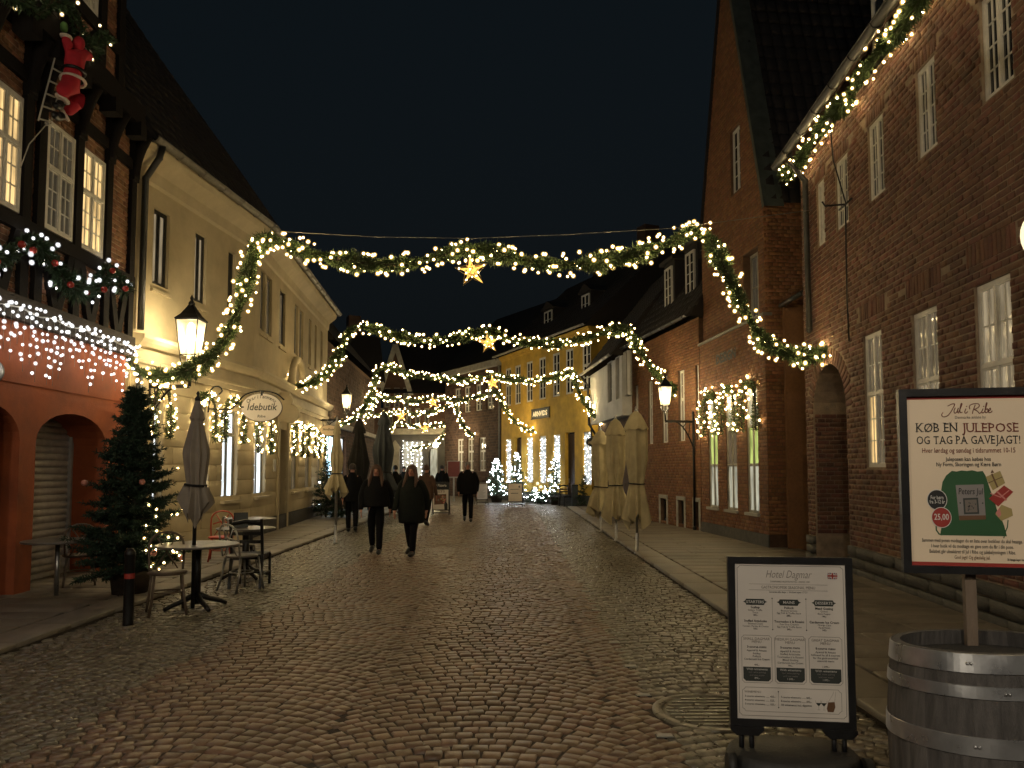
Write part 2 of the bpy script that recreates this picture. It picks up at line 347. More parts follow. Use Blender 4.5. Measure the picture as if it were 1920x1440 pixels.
glow('bulb_warm', (1.0, 0.74, 0.36), 75.0); glow('bulb_gold', (1.0, 0.50, 0.10), 1.5); glow('sign_letters', (1.0, 0.82, 0.45), 0.6); glow('bulb_cool', (0.90, 0.96, 1.0), 55.0); glow('bulb_icicle', (1.0, 0.95, 0.86), 16.0); glow('bulb_soft', (1.0, 0.82, 0.50), 40.0)
glow('lantern_glass', (1.0, 0.80, 0.42), 1.7); glow('globe_glass', (1.0, 0.86, 0.55), 0.9); glow('lantern_mantle', (1.0, 0.88, 0.62), 14.0)
def see_through(name, col, s, fac=0.45):
    m, nt, b, N, L = nodes_of(name); b.inputs['Base Color'].default_value = (*[c * 0.5 for c in col], 1); b.inputs['Roughness'].default_value = 0.3
    b.inputs['Emission Color'].default_value = (*col, 1); b.inputs['Emission Strength'].default_value = s
    t = N.new('ShaderNodeBsdfTransparent'); mx = N.new('ShaderNodeMixShader'); mx.inputs[0].default_value = fac
    L.new(t.outputs[0], mx.inputs[1]); L.new(b.outputs[0], mx.inputs[2]); L.new(mx.outputs[0], N['Material Output'].inputs[0]); MATS[name] = m; return m
see_through('lantern_glass', (1.0, 0.80, 0.44), 0.9, 0.5)
def shell(name, col, s):  # additive see-through glow: a bloom halo put into the material
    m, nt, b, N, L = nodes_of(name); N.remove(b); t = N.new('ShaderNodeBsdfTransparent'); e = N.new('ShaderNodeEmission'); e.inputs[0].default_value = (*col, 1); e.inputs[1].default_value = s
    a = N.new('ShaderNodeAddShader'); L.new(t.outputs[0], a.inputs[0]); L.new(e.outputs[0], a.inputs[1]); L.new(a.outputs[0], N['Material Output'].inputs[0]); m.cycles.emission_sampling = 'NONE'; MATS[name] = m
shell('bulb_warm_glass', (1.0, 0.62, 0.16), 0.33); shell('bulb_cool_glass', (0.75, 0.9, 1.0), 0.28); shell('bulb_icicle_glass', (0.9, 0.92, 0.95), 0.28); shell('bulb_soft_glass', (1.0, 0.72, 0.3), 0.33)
M = MATS
# ================================================================== GROUND
KL, KR = -4.40, 2.32            # kerb lines
g = MB(); g.box(-300, 300, -60, 500, -0.6, -0.05)
ground = tag(g.build('ground', M['earth']), 'dark ground around and beneath the street', 'ground', kind='structure')
r = MB(); r.box(-12, 9, -6, 62, -0.04, -0.010)
road = tag(r.build('road', M['sand_joint']), 'cobbled street of small setts laid in arches', 'road', kind='structure')
# setts in segmental arches
CH, R_ARC = 1.75, 1.28
def sett_field(y0, y1, x0, x1, crest):
    C, A, S = [], [], []
    half = math.asin(CH / 2 / R_ARC); arc = 2 * half * R_ARC; n = 18
    k0 = int(math.floor((x0 - crest) / CH)) - 1; k1 = int(math.ceil((x1 - crest) / CH)) + 1
    pitch = 0.104
    for k in range(k0, k1 + 1):
        xc = crest + k * CH
        for rrow in range(int((y0 - 0.6) / pitch), int((y1 + 0.6) / pitch)):
            ph = RNG.random(); y = rrow * pitch
            th = -half + (np.arange(n + 1) + ph - 0.5) / n * 2 * half
            th = th[(th > -half) & (th < half)]
            xs = xc + R_ARC * np.sin(th); ys = y + R_ARC * (np.cos(th) - math.cos(half)) - 0.2
            xs += RNG.normal(0, 0.004, len(xs)); ys += RNG.normal(0, 0.006, len(ys))
            ok = (xs > x0) & (xs < x1) & (ys > y0) & (ys < y1)
            for x, yy, t in zip(xs[ok], ys[ok], th[ok]):
                C.append((x, yy)); A.append(-t); S.append((arc / n * 0.5 * RNG.uniform(0.90, 0.985), pitch * 0.5 * math.cos(t) * RNG.uniform(0.90, 0.985)))
    C = np.array(C); A = np.array(A) + RNG.normal(0, 0.05, len(A)); S = np.array(S)
    ca, sa = np.cos(A), np.sin(A); z = np.zeros(len(A))
    tilt = RNG.normal(0, 0.022, (len(A), 2)); h = 0.030 + RNG.normal(0, 0.0025, len(A))
    U = np.stack([ca * S[:, 0], sa * S[:, 0], tilt[:, 0] * S[:, 0]], 1); V = np.stack([-sa * S[:, 1], ca * S[:, 1], tilt[:, 1] * S[:, 1]], 1)
    Wd = np.stack([z, z, h], 1); C3 = np.stack([C[:, 0], C[:, 1], z - 0.030], 1)
    return C3, U, V, Wd
C3, U, V, Wd = sett_field(2.9, 34.0, KL + 0.02, KR - 0.02, -0.22)
# manhole and square stones cut out
MH = G(1335, 1334); MH.z = 0
keep = (np.hypot(C3[:, 0] - MH.x, C3[:, 1] - MH.y) > 0.40); C3, U, V, Wd = C3[keep], U[keep], V[keep], Wd[keep]
mid = (C3[:, 0] > -2.75 + 0.06 * np.sin(C3[:, 1] * 3)) & (C3[:, 0] < 0.96)
near = (0.15, 3.2, 0)
blocks('brown_setts', 'brown_sett', C3[mid], U[mid], V[mid], Wd[mid], M['sett_brown'], road, near, 300, ch=0.10, chw=0.3, jit=0.12)
blocks('grey_setts', 'grey_sett', C3[~mid], U[~mid], V[~mid], Wd[~mid], M['sett_grey'], road, (1.3, 3.4, 0), 300, ch=0.10, chw=0.3, jit=0.12)
mm = MB(); mm.box(-14, 9, 34.0, 62, -0.012, -0.004)
far = tag(mm.build('square', M['sett_grey']), 'far end of the cobbled street where it widens', 'square', kind='structure')
# pavements
def pavement(name, x_in, x_out, sgn, y0, y1, lab):
    """kerb row next to the road, a dark gutter joint, then rows of long slabs up to the house walls"""
    b = MB(); lo, hi = min(x_in, x_out), max(x_in, x_out); b.box(lo, hi, y0, y1, -0.04, 0.012)
    o = tag(b.build(name, M['sand_joint']), lab, 'pavement', kind='structure')
    C, U, V, Wd = [], [], [], []
    y = y0
    while y < y1:                                    # kerb stones
        l = random.uniform(0.8, 1.3); C.append((x_in + sgn * 0.2, y + l / 2, 0.012)); U.append((0.193, 0, 0)); V.append((0, l / 2 - 0.006, 0)); Wd.append((0, 0, 0.05 + random.uniform(-.003, .003))); y += l
    blocks(name + '_kerbstones', 'kerbstone', C, U, V, Wd, M['kerbstone'], o, (x_in, 6, 0), 300, ch=0.03, chw=0.2)
    C, U, V, Wd = [], [], [], []
    xs = x_in + sgn * 0.425; w_all = abs(x_out - xs); y = y0
    while y < y1:
        l = random.uniform(0.34, 0.5); x = 0.0; first = random.uniform(0.5, 1.3)
        while x < w_all - 0.05:
            w = first if x == 0 else random.uniform(0.9, 1.5)
            w = min(w, w_all - x)
            C.append((xs + sgn * (x + w / 2), y + l / 2, 0.012)); U.append((w / 2 - 0.005, 0, random.gauss(0, 0.0012))); V.append((0, l / 2 - 0.005, random.gauss(0, 0.0008))); Wd.append((0, 0, 0.05 + random.gauss(0, .002))); x += w
        y += l
    blocks(name + '_slabs', 'paving_slab', C, U, V, Wd, M['flagstone'], o, (x_in + sgn, 6, 0), 300, ch=0.02, chw=0.2)
    return o
pav_l = pavement('pavement_left', KL, -7.6, -1, 3.6, 31, 'stone pavement along the orange and cream houses')
pav_r = pavement('pavement_right', KR, 5.6, 1, 3.0, 31, 'stone pavement along the red brick houses')
# manhole cover
mh = root('manhole_cover', 'round cast iron manhole cover set among the setts', 'manhole', (MH.x, MH.y, 0))
b = MB(); b.lathe([(0.39, -0.02), (0.39, 0.004), (0.37, 0.006), (0.33, 0.006), (0.33, -0.004)], 32); b.build('rim', M['sett_grey'], mh)
b = MB(); b.lathe([(0.32, -0.02), (0.32, 0.0), (0.0, 0.001)], 32)
for k in range(-4, 5):
    w = math.sqrt(max(0.01, 0.30 ** 2 - (k * 0.065) ** 2)); b.box(-w, w, k * 0.065 - 0.014, k * 0.065 + 0.014, -0.001, 0.006)
b.build('lid', M['sett_grey'], mh)
# pale metal marker plates along the lane edge
for k, (px, py) in enumerate([(1247, 1381), (1207, 1304), (1183, 1250), (1152, 1205), (1118, 1144), (1098, 1108)]):
    q = G(px, py); t = root('marker_plate', 'small pale metal plate let into the setts along the lane edge', 'marker', (q.x, q.y, 0.0), 0, 'metal plates along the lane edge')
    b = MB(); b.prism([(-0.05, 0.0), (0.05, 0.0), (0.042, 0.012), (-0.042, 0.012)], -0.022, 0.022); b.build('plate', M['stone_pale'], t)
    b = MB(); b.box(-0.056, 0.056, -0.028, 0.028, -0.02, 0.003); b.build('seat', M['iron_black'], t)
# ================================================================== BUILDINGS
def hole(u0, u1, z0, z1): return dict(u0=u0, u1=u1, z0=z0, zt=lambda u, z1=z1: z1, z1=z1, arch=False)
def arch_hole(u0, u1, z0, zs, rise=None):
    c = (u0 + u1) / 2; h = (u1 - u0) / 2; rise = rise or h
    return dict(u0=u0, u1=u1, z0=z0, zs=zs, z1=zs + rise, arch=True, zt=lambda u: zs + rise * math.sqrt(max(0, 1 - ((u - c) / h) ** 2)),
                span=lambda z: (c - h, c + h) if z <= zs else ((c - h * math.sqrt(max(0, 1 - ((z - zs) / rise) ** 2)), c + h * math.sqrt(max(0, 1 - ((z - zs) / rise) ** 2))) if z < zs + rise else None))
def hspan(h, z):
    if h['arch']: return h['span'](z) if z > h['z0'] else None
    return (h['u0'], h['u1']) if h['z0'] < z < h['z1'] else None
def wall(mb, u0, u1, z0, ztop, holes=(), depth=0.25, y=0.0, breaks=(), thick=0.4):
    zt = ztop if callable(ztop) else (lambda u: ztop)
    bs = {u0, u1, *[b for b in breaks if u0 < b < u1]}
    for h in holes:
        bs |= {h['u0'], h['u1']}
        if h['arch']: bs |= {h['u0'] + (h['u1'] - h['u0']) * (0.5 - 0.5 * math.cos(pi * k / 12)) for k in range(13)}
    bs = sorted(x for x in bs if u0 - 1e-6 <= x <= u1 + 1e-6)
    for a, b in zip(bs[:-1], bs[1:]):
        if b - a < 1e-5: continue
        m = (a + b) / 2; hs = sorted([h for h in holes if h['u0'] < m < h['u1']], key=lambda h: h['z0'])
        la, lb = z0, z0
        for h in hs:
            if h['z0'] > max(la, lb) + 1e-5: mb.quad((a, y, la), (b, y, lb), (b, y, h['z0']), (a, y, h['z0']))
            la, lb = h['zt'](a), h['zt'](b)
        mb.quad((a, y, la), (b, y, lb), (b, y, zt(b)), (a, y, zt(a)))
    for h in holes:
        d = h.get('depth', depth); a, b = h['u0'], h['u1']; zs = h['zs'] if h['arch'] else h['z1']
        mb.quad((a, y, h['z0']), (a, y, zs), (a, y - d, zs), (a, y - d, h['z0'])); mb.quad((b, y, zs), (b, y, h['z0']), (b, y - d, h['z0']), (b, y - d, zs))
        mb.quad((a, y, h['z0']), (b, y, h['z0']), (b, y - d, h['z0']), (a, y - d, h['z0']))
        us = [a + (b - a) * (0.5 - 0.5 * math.cos(pi * k / 12)) for k in range(13)] if h['arch'] else [a, b]
        for p, q in zip(us[:-1], us[1:]): mb.quad((p, y, h['zt'](p)), (q, y, h['zt'](q)), (q, y - d, h['zt'](q)), (p, y - d, h['zt'](p)))
    mb.quad((u0, y, z0), (u0, y, zt(u0)), (u0, y - thick, zt(u0)), (u0, y - thick, z0)); mb.quad((u1, y, z0), (u1, y - thick, z0), (u1, y - thick, zt(u1)), (u1, y, zt(u1)))
def course_pieces(u0, u1, z0, z1, holes, course, length, joint, bond='cross', clip=None):
    """(ua, ub, za, zb) of every brick or block of a wall, cut where openings interrupt a course"""
    out = []; n = int(round((z1 - z0) / course))
    for i in range(n):
        za = z0 + i * course; zm = za + course / 2
        L = length if (bond != 'cross' or i % 2 == 0) else length / 2
        off = (0 if i % 4 in (0, 1) else length / 2) + (length / 4 if L < length else 0)
        if bond != 'cross': off = (i % 2) * length / 2 + random.uniform(-.03, .03) * length
        lo, hi = (u0, u1)
        if clip:
            cc = clip(zm)
            if cc is None: continue
            lo, hi = max(u0, cc[0]), min(u1, cc[1])
        segs = [(lo, hi)]
        for h in holes:
            sp = hspan(h, zm) 
            if sp is None: continue
            ns = []
            for a, b in segs:
                if sp[1] <= a or sp[0] >= b: ns.append((a, b)); continue
                if sp[0] > a: ns.append((a, sp[0]))
                if sp[1] < b: ns.append((sp[1], b))
            segs = ns
        for a, b in segs:
            k = math.floor((a - off) / L); x = off + k * L
            while x < b:
                p, q = max(x, a), min(x + L, b)
                if q - p > 0.035: out.append((p + joint / 2, q - joint / 2, za + joint / 2, za + course - joint / 2))
                x += L
    return out
def lay(pieces, parent, mat, name, single, y=0.0, proud=0.012, near=None, nmax=300, ch=0.05, wob=0.003, jit=0.03, frame=None):
    if not pieces: return
    p = np.array(pieces); n = len(p)
    C = np.stack([(p[:, 0] + p[:, 1]) / 2, np.full(n, y), (p[:, 2] + p[:, 3]) / 2], 1)
    U = np.zeros((n, 3)); U[:, 0] = (p[:, 1] - p[:, 0]) / 2; V = np.zeros((n, 3)); V[:, 2] = -(p[:, 3] - p[:, 2]) / 2
    U[:, 1] = RNG.normal(0, wob * 0.4, n); V[:, 1] = RNG.normal(0, wob * 0.4, n)
    Wd = np.zeros((n, 3)); Wd[:, 1] = proud + RNG.normal(0, wob, n).clip(-0.8 * proud, 3 * wob)
    blocks(name, single, C, U, V, Wd, mat, parent, near, nmax, ch=ch, chw=0.35, jit=jit)
def window(parent, u0, u1, z0, z1, y=-0.08, sashes=2, rows=(1.0,), mun=(1, 2), fw=0.06, bar=0.022, fm='white_paint', pm='glass_dark', each=False, frame_d=0.06, pick=None):
    """frame, mullion, transoms and glazing bars as one joinery part; panes are its sub-parts"""
    f = MB(); ya, yb = y - frame_d, y
    f.box(u0, u0 + fw, ya, yb, z0, z1); f.box(u1 - fw, u1, ya, yb, z0, z1); f.box(u0 + fw, u1 - fw, ya, yb, z1 - fw, z1); f.box(u0 + fw, u1 - fw, ya, yb, z0, z0 + fw)
    iu0, iu1, iz0, iz1 = u0 + fw, u1 - fw, z0 + fw, z1 - fw; tot = sum(rows); cells = []
    zz = iz1; mw = fw * 0.9
    for ri, rr in enumerate(rows):
        zb = zz - (iz1 - iz0) * rr / tot
        if ri < len(rows) - 1: f.box(iu0, iu1, ya, yb + 0.008, zb - mw / 2, zb + mw / 2)
        lo = zb + (mw / 2 if ri < len(rows) - 1 else 0); hi = zz - (mw / 2 if ri > 0 else 0)
        for s in range(sashes):
            a = iu0 + (iu1 - iu0) * s / sashes + (mw / 2 if s > 0 else 0); b = iu0 + (iu1 - iu0) * (s + 1) / sashes - (mw / 2 if s < sashes - 1 else 0)
            if s > 0: f.box(a - mw, a, ya + 0.004, yb + 0.004, lo, hi)
            sf = fw * 0.45                                   # sash rail
            if sf > 0.012:
                f.box(a, a + sf, y - .034, y - .006, lo, hi); f.box(b - sf, b, y - .034, y - .006, lo, hi); f.box(a + sf, b - sf, y - .034, y - .006, hi - sf, hi); f.box(a + sf, b - sf, y - .034, y - .006, lo, lo + sf)
                a, b, l2, h2 = a + sf, b - sf, lo + sf, hi - sf
            else: l2, h2 = lo, hi
            mc, mr = mun; mr = mr[ri] if isinstance(mr, (tuple, list)) else mr
            for c in range(1, mc): x = a + (b - a) * c / mc; f.box(x - bar / 2, x + bar / 2, y - .030, y - .012, l2, h2)
            for c in range(1, mr): z = l2 + (h2 - l2) * c / mr; f.box(a, b, y - .029, y - .013, z - bar / 2, z + bar / 2)
            if each:
                for c in range(mc):
                    for q in range(mr): cells.append((a + (b - a) * c / mc + (bar / 2 if c else 0), a + (b - a) * (c + 1) / mc - (bar / 2 if c < mc - 1 else 0), l2 + (h2 - l2) * q / mr + (bar / 2 if q else 0), l2 + (h2 - l2) * (q + 1) / mr - (bar / 2 if q < mr - 1 else 0), ri, s))
            else: cells.append((a, b, l2, h2, ri, s))
        zz = zb
    o = f.build('window', M[fm], parent)
    for (a, b, l, h, ri, s) in cells:
        q = MB(); t = random.uniform(-0.002, 0.002); q.quad((a, y - 0.024 + t, l), (b, y - 0.024 - t, l), (b, y - 0.024, h), (a, y - 0.024, h))
        q.build('pane', M[pick(ri, s) if pick else pm], o, fix=False)
    return o
def sill(parent, u0, u1, z, mat, d=0.1, t=0.06):
    b = MB(); b.prism([(0, 0)] * 0 or [(u0 - 0.05, z - t), (u1 + 0.05, z - t), (u1 + 0.05, z), (u0 - 0.05, z)], -0.08, d); return b.build('window_sill', mat, parent)
def gutter(parent, u0, u1, y, z, r=0.07, mat='zinc', brackets=True):
    b = MB(); n = 8; pts = []
    for u in (u0, u1):
        for k in range(n + 1): t = pi + pi * k / n; pts.append((u, y + r * math.cos(t), z + r * math.sin(t)))
    b.add(pts, [(k, k + 1, n + 2 + k, n + 1 + k) for k in range(n)], True)
    b.tube([(u0, y + r, z), (u1, y + r, z)], 0.012, 6)
    o = b.build('gutter', M[mat], parent)
    if brackets:
        u = u0 + 0.2
        while u < u1:
            q = MB(); q.tube([(u, y + (r + .008) * math.cos(pi + pi * k / 6), z + (r + .008) * math.sin(pi + pi * k / 6)) for k in range(7)], 0.008, 5); q.build('gutter_bracket', M[mat], o); u += 0.75
    return o
def roof(parent, u0, u1, y_e, z_e, run, rise, mat, tile=(0.26, 0.34), tiles=True, name='roof', nmax=120, skew=None):
    """a slope from the eave line up and back; pantiles as geometry where they are near"""
    b = MB(); b.quad((u0, y_e, z_e), (u1, y_e, z_e), (u1, y_e - run, z_e + rise), (u0, y_e - run, z_e + rise))
    b.quad((u0, y_e - run, z_e + rise), (u1, y_e - run, z_e + rise), (u1, y_e - 2 * run, z_e), (u0, y_e - 2 * run, z_e))
    b.add([(u0, y_e, z_e), (u0, y_e - run, z_e + rise), (u0, y_e - 2 * run, z_e)], [(0, 1, 2)]); b.add([(u1, y_e, z_e), (u1, y_e - 2 * run, z_e), (u1, y_e - run, z_e + rise)], [(0, 1, 2)])
    o = b.build(name, mat, parent)
    if tiles:
        L = math.hypot(run, rise); d = np.array((0, -run / L, rise / L)); nr = np.array((0, rise / L, run / L)); C, U, V, Wd = [], [], [], []
        for i in range(int(L / tile[1])):
            for j in range(int((u1 - u0) / tile[0])):
                c = np.array((u0 + (j + 0.5) * tile[0], y_e, z_e)) + d * (i + 0.5) * tile[1]
                C.append(c); U.append((tile[0] / 2 * 0.93, 0, 0)); V.append(d * tile[1] / 2 * 1.02 - nr * 0.012); Wd.append(nr * (0.045 + random.uniform(-.006, .006)))
        blocks('roof_tiles', 'roof_tile', C, U, V, Wd, mat, o, C[0], nmax, ch=0.22, chw=0.6)
    return o
def downpipe(parent, pts, r=0.05, mat='pipe_dark'):
    b = MB(); b.tube(pts, r, 10)
    for p in pts[1:-1]: b.ball(p, r * 1.12, 8, 5)
    return b.build('downpipe', M[mat], parent)
def house(name, label, F, cat='house'): return root(name, label, cat, F.o, F.rz)

# ------------------------------------------------------------------ the big brick hotel on the right
X0, XS = 4.54, 0.0694
HF = Facade((4.54, 3.0), (X0 + XS * 10.3, 13.3)); hotel = house('brick_hotel', 'old red brick hotel with white sash windows and an arched passage', HF, 'hotel')
EAVE = 7.12
hw = [HF.rect(1836, 1896, -110, 148), HF.rect(1718, 1755, 106, 279), HF.rect(1628, 1658, 224, 373), HF.rect(1567, 1591, 297, 430), HF.rect(1532, 1547, 337, 457)]
zu0 = sum(w[2] for w in hw[1:4]) / 3; zu1 = sum(w[3] for w in hw[1:4]) / 3
hl = [HF.rect(1833, 1902, 523, 878), HF.rect(1714, 1762, 579, 878), HF.rect(1622, 1657, 620, 878)]
zl0, zl1 = 1.63, sum(w[3] for w in hl) / 3
holes = [hole(w[0], w[1], zu0, zu1) for w in hw] + [hole(w[0], w[1], zl0, zl1) for w in hl]
extra = hl[0][0] - (hl[1][0] - hl[0][0])
holes += [hole(extra, extra + 0.8, zl0, zl1), hole(hw[0][0] - 1.6, hw[0][0] - 0.8, zu0, zu1)]
ua, ub = HF.uz(1590, 860)[0], HF.uz(1527, 860)[0]; zap = HF.uz(1560, 680)[1]
ah = arch_hole(ua, ub, 0.02, zap - (ub - ua) / 2); ah['depth'] = 2.6; holes.append(ah)
b = MB(); wall(b, 0, HF.L, 0, EAVE, holes, 0.22); 
hotel_wall = b.build('wall', M['mortar_hotel'], hotel)
bp = course_pieces(0, HF.L, 0.46, EAVE - 0.05, holes, 0.0762, 0.262, 0.017)
sold = []                                             # soldier courses over the windows
for w in hl + [(extra, extra + .8, 0, 0)]: sold.append((w[0] - 0.12, w[1] + 0.12, zl1 + 0.22, zl1 + 0.46))
for w in hw: sold.append((w[0] - 0.06, w[1] + 0.06, zu1 + 0.005, zu1 + 0.2))
def overl(q, s): return q[0] < s[1] and q[1] > s[0] and q[2] < s[3] - .01 and q[3] > s[2] + .01
bp = [q for q in bp if not any(overl(q, s) for s in sold)]
ac, ar = (ua + ub) / 2, (ub - ua) / 2; zs = ah['zs']
def in_ring(q):
    x, z = (q[0] + q[1]) / 2 - ac, (q[2] + q[3]) / 2 - zs; return z > -0.02 and math.hypot(x, z) < ar + 0.27
bp = [q for q in bp if not in_ring(q)]
for s in sold:
    x = s[0]
    while x < s[1] - 0.03: bp.append((x + .006, min(x + 0.076, s[1]) - .006, s[2] + .006, s[3] - .006)); x += 0.076
cam_local = (HF.u.dot(CAMP - HF.o), 0, 3.0)
lay(bp, hotel_wall, M['brick_hotel'], 'bricks', 'brick', near=(HF.uz(1800, 400)[0], 0, 4.4), proud=0.011, wob=0.0035)
C, U, V, Wd = [], [], [], []                           # voussoirs of the arch
for k in range(26):
    t = pi * (k + .5) / 26; c = np.array((ac + math.cos(t) * (ar + 0.13), 0, zs + math.sin(t) * (ar + 0.13))); C.append(c)
    U.append((math.cos(t) * 0.122, 0, math.sin(t) * 0.122)); V.append((math.sin(t) * (ar + .06) * pi / 52 * 0.8, 0, -math.cos(t) * (ar + .06) * pi / 52 * 0.8)); Wd.append((0, 0.016, 0))
blocks('arch_bricks', 'arch_brick', C, U, V, Wd, M['brick_hotel'], hotel_wall, None, 300, ch=0.06)
C, U, V, Wd = [], [], [], []                           # brickwork of the passage wall, far side
for q in course_pieces(-2.5, -0.02, 0.5, zap, [], 0.0762, 0.262, 0.014):
    if (q[2]) > zs and False: continue
    C.append((ub - 0.001, (q[0] + q[1]) / 2, (q[2] + q[3]) / 2)); U.append((0, (q[1] - q[0]) / 2, 0)); V.append((0, 0, (q[3] - q[2]) / 2)); Wd.append((-0.010 + random.gauss(0, .002), 0, 0))
C2 = [i for i in range(len(C)) if C[i][2] < zs + 0.02]
blocks('passage_bricks', 'passage_brick', [C[i] for i in C2], [U[i] for i in C2], [V[i] for i in C2], [Wd[i] for i in C2], M['brick_hotel'], hotel_wall, (ub, 0, 1.6), 150, ch=0.05)
b = MB(); b.box(ua - .3, ub + .3, -2.75, -2.6, 0, zap + .2); b.build('passage_gate', M['door_dark'], hotel)
for i, w in enumerate(hw):
    window(hotel, w[0], w[1], zu0, zu1, -0.028, 2, (1.0,), (2, 4), 0.042, 0.016, pm='glass_dark', each=True)
window(hotel, hw[0][0] - 1.6, hw[0][0] - 0.8, zu0, zu1, -0.028, 2, (1.0,), (2, 4), 0.042, 0.016)
for i, w in enumerate(hl):
    pk = [lambda r, s: 'glass_curtain', lambda r, s: 'glass_dim' if r == 0 else 'glass_curtain', lambda r, s: 'glass_dim' if r == 0 or s == 0 else 'glass_warm'][i]
    window(hotel, w[0], w[1], zl0, zl1, -0.028, 2, (0.45, 0.55), (2, (2, 3)), 0.046, 0.016, each=True, pick=pk)
    h_ = MB()
    for zz in (zl0 + .3, zl0 + .95, zl1 - .95, zl1 - .3): h_.box(w[0] - 0.012, w[0] + 0.02, -0.06, -0.035, zz - .04, zz + .04); h_.box(w[1] - 0.02, w[1] + 0.012, -0.06, -0.035, zz - .04, zz + .04)
    h_.build('hinge', M['white_paint'], hotel)
window(hotel, extra, extra + .8, zl0, zl1, -0.028, 2, (0.45, 0.55), (2, (2, 3)), 0.046, 0.016, pm='glass_curtain')
pl = course_pieces(0, HF.L, 0.0, 0.46, [dict(ah)], 0.153, 0.62, 0.016, bond='run')
lay(pl, hotel_wall, M['plinth_stone'], 'plinth_stones', 'plinth_stone', proud=0.065, near=(2.5, 0, .3), nmax=300, ch=0.1, wob=0.008)
roof(hotel, -0.2, HF.L + 0.15, 0.34, EAVE + 0.02, 4.0, 5.2, M['roof_tile'], tiles=True, nmax=60)
gutter(hotel, -0.2, HF.L + 0.15, 0.40, EAVE + 0.06, 0.075, 'pipe_dark')
up = HF.uz(1524, 480)[0]
downpipe(hotel, [(up, 0.36, EAVE), (up, 0.34, EAVE - 0.15), (up, 0.1, EAVE - 0.5), (up, 0.09, 4.0), (up, 0.09, HF.uz(1520, 622)[1])], 0.05)
# dormer on the hotel roof
du0, dz = HF.uz(1690, 40, -0.3)[0], HF.uz(1670, 75, -0.3)[1]
dm = MB(); dm.box(du0 - .1, du0 + 1.0, -2.2, -0.32, EAVE + .5, dz + 1.5); dormer = dm.build('dormer', M['roof_dark'], hotel)
dm = MB(); dm.prism([(du0 - .35, dz + 1.45), (du0 + 1.25, dz + 1.45), (du0 + .45, dz + 2.0)], -2.6, -0.15); dm.build('dormer_roof', M['roof_tile'], dormer)
window(dormer, du0, du0 + .9, dz, dz + 1.35, -0.28, 2, (1.0,), (1, 3), 0.05, 0.02)

# ------------------------------------------------------------------ red shop under a steep gable
SF = Facade((5.1, 14.9), (4.75, 18.75)); shop = house('gabled_brick_shop', 'tall steep gabled red brick shop with three tall lit windows', SF, 'shop')
sw = [SF.rect(1401, 1422, 745, 964), SF.rect(1362, 1382, 750, 956), SF.rect(1329, 1346, 755, 948)]
z0 = sum(w[2] for w in sw) / 3; z1 = 3.3
LEDGE = 4.72
sh = [hole(w[0], w[1], z0, z1) for w in sw]
b = MB(); wall(b, 0, SF.L, 0, LEDGE, sh, 0.18); b.quad((0, 0, LEDGE), (SF.L, 0, LEDGE), (SF.L, -.6, LEDGE), (0, -.6, LEDGE)); shop_wall = b.build('ground_floor_wall', M['mortar_shop'], shop)
lay(course_pieces(0, SF.L, 0.30, LEDGE, sh, 0.0762, 0.25, 0.012), shop_wall, M['brick_shop'], 'bricks', 'brick', near=(1.0, 0, 2), proud=0.008, wob=0.0015)
b = MB(); b.box(-0.02, SF.L, 0, 0.03, 0, 0.30); b.build('plinth', M['plinth_stone'], shop)
b = MB(); b.box(-0.03, SF.L, -.14, 0.05, LEDGE - .02, LEDGE + .04); b.build('ledge', M['zinc'], shop)
for i, w in enumerate(sw):
    window(shop, w[0], w[1], z0, z1, -0.02, 2, (0.30, 0.32, 0.38), (1, 1), 0.034, 0.02, fm='stone_pale', pick=(lambda i: lambda r, s: 'glass_green' if (r == 1 and i != 1) else ('glass_grey' if r != 1 else 'glass_dim'))(i))
    sill(shop, w[0], w[1], z0, M['stone_pale'], 0.07)
# gable wall above, set back a little
GE = SF.uz(1445, 330)[1]; ga, gb = 0.0, SF.L; apex_u = (ga + gb) / 2; AP = 14.2
gz = lambda u: GE + (AP - GE) * (1 - abs(u - apex_u) / (gb - apex_u)) if 0 <= u <= gb else GE
gw1 = SF.rect(1362, 1380, 237, 360); gw2 = SF.rect(1386, 1414, 470, 600)
gh = [hole(*gw1), hole(*gw2)]
b = MB(); wall(b, ga, gb, LEDGE, gz, gh, 0.2, y=-0.1, breaks=(apex_u,)); gable = b.build('gable_wall', M['mortar_shop'], shop)
def gclip(z):
    if z < GE: return (ga, gb)
    f = 1 - (z - GE) / (AP - GE); h = (gb - ga) / 2 * f; return (apex_u - h, apex_u + h) if f > 0.02 else None
lay(course_pieces(ga, gb, LEDGE + .05, AP - .1, gh, 0.0762, 0.25, 0.012, clip=gclip), gable, M['brick_shop'], 'bricks', 'brick', y=-0.1, near=(.5, 0, 5), nmax=120, proud=0.007, wob=0.0015)
window(shop, *gw1, -0.16, 2, (1.0,), (1, 4), 0.05, 0.02); window(shop, *gw2, -0.26, 2, (1.0,), (1, 2), 0.05, 0.02, fm='stone_pale', pm='glass_night')
